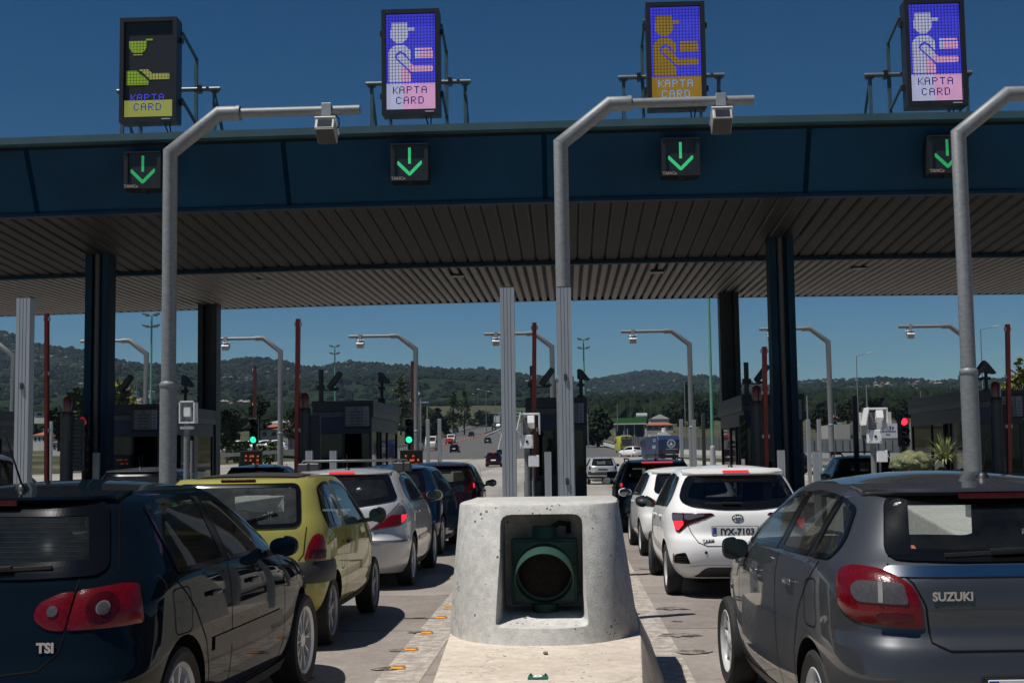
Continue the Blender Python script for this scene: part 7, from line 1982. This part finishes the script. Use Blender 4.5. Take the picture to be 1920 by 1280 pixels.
# lanes at the far left
car('grey_hatchback', 'dull grey car roof behind the dark hatchback, left of the left thick pole', 'car', (-8.05, 24.0, 0), 0, variant(BL, paint=paint('dull_grey_paint', (.10, .10, .105), .5, .35), mir_mat=BLKP, rear_win=BL['rear_win'], antenna=(0, .8, .22, -.4)))
car('dark_hatchback', 'dark blue car roof just behind the yellow car, left of its high brake light', 'car', (-7.5, 31.0, 0), 0, variant(BL, paint=paint('dusk_blue_paint', (.012, .022, .035), .2, .3), mir_mat=BLKP))
_pc = car('pale_blue_car', 'pale blue grey car at the far left edge behind the aluminium post', 'car', (-8.15, 15.7, 0), 0, variant(FI, paint=paint('pale_blue_paint', (.16, .20, .25), .5, .32), glass=G_CAR, rear_glass=G_CAR))

_pc[0].scale = (1.08, 1.05, 1.17)
# load of plants behind the right lane
p = at(1712, 880, 25.3)
t = thing('plant_load', 'patterned sacks under a white sheet with a spiky palm, left of the right thick pole', 'plant load', (p.x, 25.3, 0))
t.scale = (.92, .92, .985)
bm = bmesh.new(); bmesh.ops.create_icosphere(bm, subdivisions=4, radius=1)
for v in bm.verts:
    k = 1 + .22 * noise.noise(v.co * 2.1) + .10 * noise.noise(v.co * 6); v.co = Vector((v.co.x * .42 * k, v.co.y * .42 * k, v.co.z * .24 * k))
me = bpy.data.meshes.new('sack'); bm.to_mesh(me); bm.free()
m = noise_land('sack_pattern', [(.38, (.03, .09, .045)), (.47, (.22, .19, .10)), (.54, (.03, .08, .04)), (.64, (.36, .33, .22))], 9, .8); me.materials.append(m)
o = link(bpy.data.objects.new('sack', me), t); o.location = (-.02, 0, 1.36); smooth_by(me, 60)
mb = MB(); n = 14
for i in range(n + 1):
    for j in range(7): x = -.42 + .75 * i / n; y = -.36 + .6 * j / 6; mb.v.append(Vector((x * .62 + .12, y * .6, 1.47 + .10 * sin(i * .35) + .045 * noise.noise(Vector((x * 6, y * 6, 0))) - .16 * ((j - 3) / 3) ** 2)))
mb.f = [(i * 7 + j, (i + 1) * 7 + j, (i + 1) * 7 + j + 1, i * 7 + j + 1) for i in range(n) for j in range(6)]; mb.m = [0] * len(mb.f)
mb.build('white_sheet', pm('crumpled_white_sheet', (.6, .6, .6), .8), t, smooth=60, fixn=False)
rnd = random.Random(2); mb = MB()
for _ in range(170):
    a = rnd.uniform(0, 2 * pi); el = rnd.uniform(.05, 1.45); L_ = rnd.uniform(.35, .62); d = Vector((cos(a) * cos(el), sin(a) * cos(el), sin(el))); s_ = d.cross(Vector((0, 0, 1))); s_ = s_.normalized() * .013 if s_.length > .01 else Vector((.013, 0, 0))
    c = Vector((.56, -.3, 1.40)); e = c + d * L_ * .6 + Vector((0, 0, .02)); f = c + d * L_ - Vector((0, 0, .10 * cos(el)))
    mb.add([c - s_ * .6, c + s_ * .6, e + s_, f, e - s_], [(0, 1, 2, 4), (4, 2, 3)])
mb.build('palm_leaves', pm('palm_green', (.22, .26, .10), .6, 0, .4, 3), t, fixn=False)
MB().lathe([(0, .9), (.16, .9), (.2, 1.15), (.06, 1.3), (0, 1.3)], (.56, -.1, 0), 14).build('pot', M_BARK, t)
# the open trailer they ride in
MB().b2((-1.0, -.6, .5), (1.0, .9, .55)).build('trailer_bed', BLACKM, t)
mb = MB()
for s_ in (-1, 1): mb.b2((s_ * 1.0, -.6, .5), (s_ * .97, .9, 1.1))
mb.b2((-1, -.6, .5), (1, -.57, 1.1)); mb.b2((-1, .87, .5), (1, .9, 1.1)); mb.build('trailer_side', BLACKM, t)
for s_ in (-1, 1): wheel(t, s_ * .85, .2, .29, .18, 'seven', s_, n=20)

# ------------------------------------------------------------ vehicles beyond the booths
def far_car(name, label, px, ybase, Y, paintm, rz=0, base=None, **k):
    S = variant(base or ya, hi=False, paint=paintm, extra=None, antenna=None, mir_mat=BLACKP, **k)
    S['lamps'] = [('tail_light', [(.55, .82), (.85, .84), (.85, 1.0), (.58, .98)], TAILD, .01, 0, 0)]
    S['panels'] = [('number_plate', [(-.25, .62), (.25, .62), (.25, .73), (-.25, .73)], pm('plate_white', (.6, .6, .6)), .012, 0, 0)] + S.get('panels', [])
    p = at(px, ybase, Y); z = prof(Y) + .03
    return car(name, label, 'car', (p.x, Y, z), rz, S)
CLIO = variant(ya, hi=True, paint=SILV, extra=None, wiper=None, hlamp=None, antenna=(0, .7, .2, 0), rear_glass=G_CAR, mir_mat=BLACKP, rear_win=sym([(.30, 1.02, .04), (.60, 1.03, .06), (.50, 1.36, .06)]),
    lamps=[('tail_light', [(.68, .80, .02), (.84, .80, .02), (.80, 1.02, .02), (.70, 1.02, .02)], TAILD, .006, .006, .014)], panels=[('black_bumper', [(-.95, .52), (.95, .52), (.95, .72), (-.95, .72)], BUMPB, .012, .004, .012), ('number_plate', [(-.26, .78), (.26, .78), (.26, .86), (-.26, .86)], pm('dark_plate', (.05, .05, .055), .5), .01, 0, 0)])
p = at(1131, 905, 73); car('silver_hatchback', 'silver hatchback with a dark bumper just right of the central booth', 'car', (p.x, 73, 0), radians(2), CLIO)
MERC = paint('dark_maroon_paint', (0, 0, 0)); DKG = paint('dark_grey_paint_gloss', (.02, .024, .028), .2, .3); REDP = paint('red_paint', (.22, .012, .012), 0, .3)
far_car('dark_saloon', 'dark maroon saloon driving away on the pale apron', 925, 876, 137, MERC)
far_car('black_hatchback', 'black car just ahead of the maroon saloon, half hidden by the aluminium post', 941, 863, 172, BLKP)
far_car('black_hatchback', 'black car driving away beside the row of cones', 851, 848, 242, BLKP)
far_car('dark_grey_hatchback', 'dark grey car where the cones meet the median guardrail', 914, 831, 325, DKG)
far_car('red_hatchback', 'small red car coming on the far carriageway below the white van', 844, 828, 318, REDP, pi)
far_car('black_hatchback', 'black car coming on the far carriageway, farthest of it', 885, 817, 400, BLKP, pi)
far_car('pale_blue_car', 'pale silver blue car at the left edge of the far carriageway', 787, 838, 262, paint('pale_blue_paint', (0, 0, 0)), pi)
far_car('dark_hatchback', 'tiny dark car on the motorway near the white lorry', 926, 807, 470, DKG, 0)
far_car('white_hatchback', 'white hatchback turning left between the yellow van and the blue truck', 1199, 861, 188, WHT, radians(38))
far_car('dark_grey_hatchback', 'dark car behind the slim white posts left of the third booth', 1519, 880, 92, BLKP, radians(60))
far_car('white_hatchback', 'tiny white car just below the white lorry', 935, 806, 500, WHT, pi)
# vans, lorries
def van(name, label, cat, px, ybase, Y, rz, w, h, L, mat, cab=None, stripes=None, box=None):
    p = at(px, ybase, Y); t = thing(name, label, cat, (p.x, Y, prof(Y) + .03), rz)
    z0 = .35
    out = [(0, z0), (0, h * .55), (.06, h * .97), (.2, h), (L * .68, h), (L * .80, h * .95), (L * .88, h * .62), (L * .99, h * .52), (L, z0)]
    MB().prism(out, 'x', -w / 2, w / 2).build('body', mat, t, bevel=.06, segs=2, smooth=40)
    MB().b2((-w * .36, -.02, h * .60), (w * .36, .0, h * .86)).build('rear_window', M_WIN, t)
    for s in (-1, 1):
        MB().prism([(L * .62, h * .6), (L * .62, h * .88), (L * .76, h * .86), (L * .86, h * .6)], 'x', s * (w / 2 + .005), s * (w / 2 - .02)).build('side_window', M_WIN, t)
        MB().b2((s * w * .40, -.03, h * .35), (s * w * .485, .0, h * .6)).build('tail_light', TAILD, t)
        MB().box((s * (w / 2 + .14), L * .78, h * .62), (.16, .1, .26)).build('mirror', BLACKP, t, bevel=.02)
        for y in (.9, L - .9): wheel(t, s * (w / 2 - .13), y, .34, .2, 'seven', s, n=18)
    MB().b2((-w * .44, L * .88, h * .62), (w * .44, L * .885, h * .64)).build('wiper', BLACKP, t)
    MB().add([(-w * .43, L * .815, h * .93), (w * .43, L * .815, h * .93), (w * .43, L * .885, h * .64), (-w * .43, L * .885, h * .64)], [(0, 1, 2, 3)]).build('windscreen', M_WIN, t, fixn=False)
    return t
YV = pm('yellow_van_paint', (.50, .47, .03), .35, 0, .05, 2, coat=.6)
t = van('yellow_van', 'yellow high roof service van with a chevron rear door ahead of the white turning car', 'van', 1175, 853, 215, radians(8), 2.0, 2.75, 5.6, YV)
MB().b2((-.85, -.035, 1.2), (.85, -.022, 2.7)).build('chevron_board', pm('board_dark_grey', (.05, .055, .06), .5), t)
mb = MB()
for s in (-1, 1):
    for k in range(5): x = s * (.12 + k * .16); mb.add([(x, -.042, 1.25), (x + s * .07, -.042, 1.25), (x + s * .07 - s * .3 * 0, -.042, 1.9), (x, -.042, 1.9)], [(0, 1, 2, 3)]) if k > 3 else mb.add([(x, -.042, 2.25), (x + s * .06, -.042, 2.25), (x + s * .26, -.042, 2.62), (x + s * .2, -.042, 2.62)], [(0, 1, 2, 3)])
mb.build('chevron', YV, t, fixn=False)
MB().b2((-.95, -.05, .45), (.95, .1, .75)).build('bumper', BUMPB, t)
mb = MB().b2((-.7, .3, 2.75), (.7, .6, 2.95)); mb.bar((.3, .5, 2.8), (.3, .5, 3.9), .12); mb.bar((-.3, .5, 2.8), (-.3, .5, 3.6), .1); mb.build('roof_equipment', M_ROOFG, t)
van('white_van', 'white van coming on the far carriageway above the red car', 'van', 848, 826, 335, pi, 1.9, 2.1, 4.6, M_WALLW)
van('white_box_van', 'white box van coming on the far carriageway between the slim white posts', 'van', 812, 838, 262, pi, 2.0, 2.7, 5.4, pm('cream_van', (.6, .58, .5), .5))
t = van('white_lorry', 'white cabbed green lorry far up the motorway', 'lorry', 934, 806, 520, pi, 2.5, 3.9, 8, pm('lorry_green', (.05, .16, .14), .5)); MB().b2((-1.1, 8.0, 1.2), (1.1, 8.2, 3.7)).build('cab_front', M_WALLW, t)
# blue refuse truck
p = at(1254, 870, 150); BT = pm('municipal_blue', (.008, .022, .085), .4, 0, .08, 1, coat=.5)
t = thing('blue_truck', 'dark blue municipal truck with a round white emblem at the right lane exit', 'truck', (p.x, 150, prof(150)), radians(12))
MB().prism([(0, .9), (-.25, 1.3), (-.25, 2.5), (.3, 2.95), (1.4, 2.9), (5.2, 2.9), (5.2, .9)], 'x', -1.22, 1.22).build('body', BT, t, bevel=.05)
MB().prism([(5.3, .6), (5.3, 2.7), (6.9, 2.7), (7.2, 1.6), (7.2, .6)], 'x', -1.2, 1.2).build('cab', BT, t, bevel=.05)
MB().b2((-1.15, 0, .45), (1.15, 7.0, .85)).build('chassis', BLACKM, t)
for s in (-1, 1):
    for y in (1.3, 5.9): wheel(t, s * 1.02, y, .45, .3, 'seven', s, n=18)
    MB().b2((s * .75, -.32, .95), (s * 1.15, -.26, 1.15)).build('tail_light', TAILR, t)
    MB().box((s * 1.38, 6.6, 2.2), (.12, .2, .5)).build('mirror', BLACKP, t)
mb = MB(); n = 32
for r0, r1 in ((.42, .37), (.28, .26)):
    vs = []
    for i in range(n): a = 2 * pi * i / n; vs += [(r0 * cos(a), 0, r0 * sin(a)), (r1 * cos(a), 0, r1 * sin(a))]
    mb.add(vs, [(2 * i, 2 * i + 1, (2 * i + 3) % (2 * n), (2 * i + 2) % (2 * n)) for i in range(n)])
for i in range(14):
    a = 2 * pi * i / 14; c = Vector((.325 * cos(a), 0, .325 * sin(a))); mb.box(c, (.05, .002, .07), Matrix.Rotation(-a + pi / 2, 3, 'Y'))
mb.add([(-.2, 0, -.16), (.2, 0, -.16), (.08, 0, .06), (0, 0, .18), (-.08, 0, .06)], [(0, 1, 2, 3, 4)])
e = mb.build('round_emblem', pm('emblem_white', (.6, .62, .66), .6), t, fixn=False); e.location = (.25, -.262, 2.05)
e.scale = (1.15, 1, 1.15)
rr = random.Random(9); mb = MB(); x = -.35
while x < .95: w_ = rr.uniform(.03, .06); mb.b2((x, -.262, 1.42), (x + w_, -.256, 1.48)); x += w_ + .02
mb.build('lettering', pm('emblem_white', (0, 0, 0)), t)
mb = MB()
for z in (2.3, 2.5): mb.b2((-1.226, .8, z), (-1.222, 1.9, z + .12))
mb.b2((-1.226, .8, 1.5), (-1.222, 2.3, 1.9)); mb.build('side_lettering', pm('side_lettering_blue', (.2, .26, .42), .6), t)
# lorries and vans parked in the yards
for px, yb, Y, w, h, L, lb in [(905, 812, 560, 2.5, 3.6, 10, 'white lorry side beyond the poplars, left of the overhead gantry'), (925, 808, 620, 2.5, 3.5, 9, 'white lorry beyond the poplars, right under the overhead gantry')]:
    p = at(px, yb, Y); t = thing('parked_lorry', lb, 'lorry', (p.x, Y, p.z), radians(80)); MB().b2((-1.2, -L / 2, .9), (1.2, L / 2 - 2.4, h)).build('cargo_box', M_WALLW, t); MB().b2((-1.15, L / 2 - 2.2, .6), (1.15, L / 2, h * .75)).build('cab', M_WALLW, t)
    for s in (-1, 1):
        for y in (-L / 3, L / 3): wheel(t, s * 1.0, y, .5, .3, 'seven', s, n=10)
# cars parked in the yard left
yard = thing('yard', '', '') if False else None
labs = ['white parked van behind the left green light', 'white parked car right of the left green light', 'white parked car below the red roofed house', 'pale parked car left of the second booth']
for i, (px, yb, Y) in enumerate([(462, 826, 165), (494, 822, 175), (519, 824, 175), (540, 826, 170)]):
    far_car('parked_white_car', labs[i], px, yb, Y, WHT, radians(70 + i * 9))
    SC.objects  # noqa
for o in [o for o in COL.objects if o.name.startswith('parked_white_car')]:
    o.location.z += 1.6; o['group'] = 'white cars parked in the left yard'
# lowered boom in the right lane beside the central booth
t = thing('lowered_boom', 'dark lowered boom reaching from the central booth across the right lane', 'barrier boom', (at(1090, 910, 41).x, 41, 0))
MB().bar((0, 0, .92), (1.0, 0, .90), .07, .05).build('boom', BLACKM, t); MB().b2((-.2, -.15, .15), (.14, .15, 1.05)).build('drive_cabinet', BLACKM, t, bevel=.02); MB().box((.95, 0, .98), (.34, .12, .2)).build('boom_head', BLACKM, t, bevel=.04)
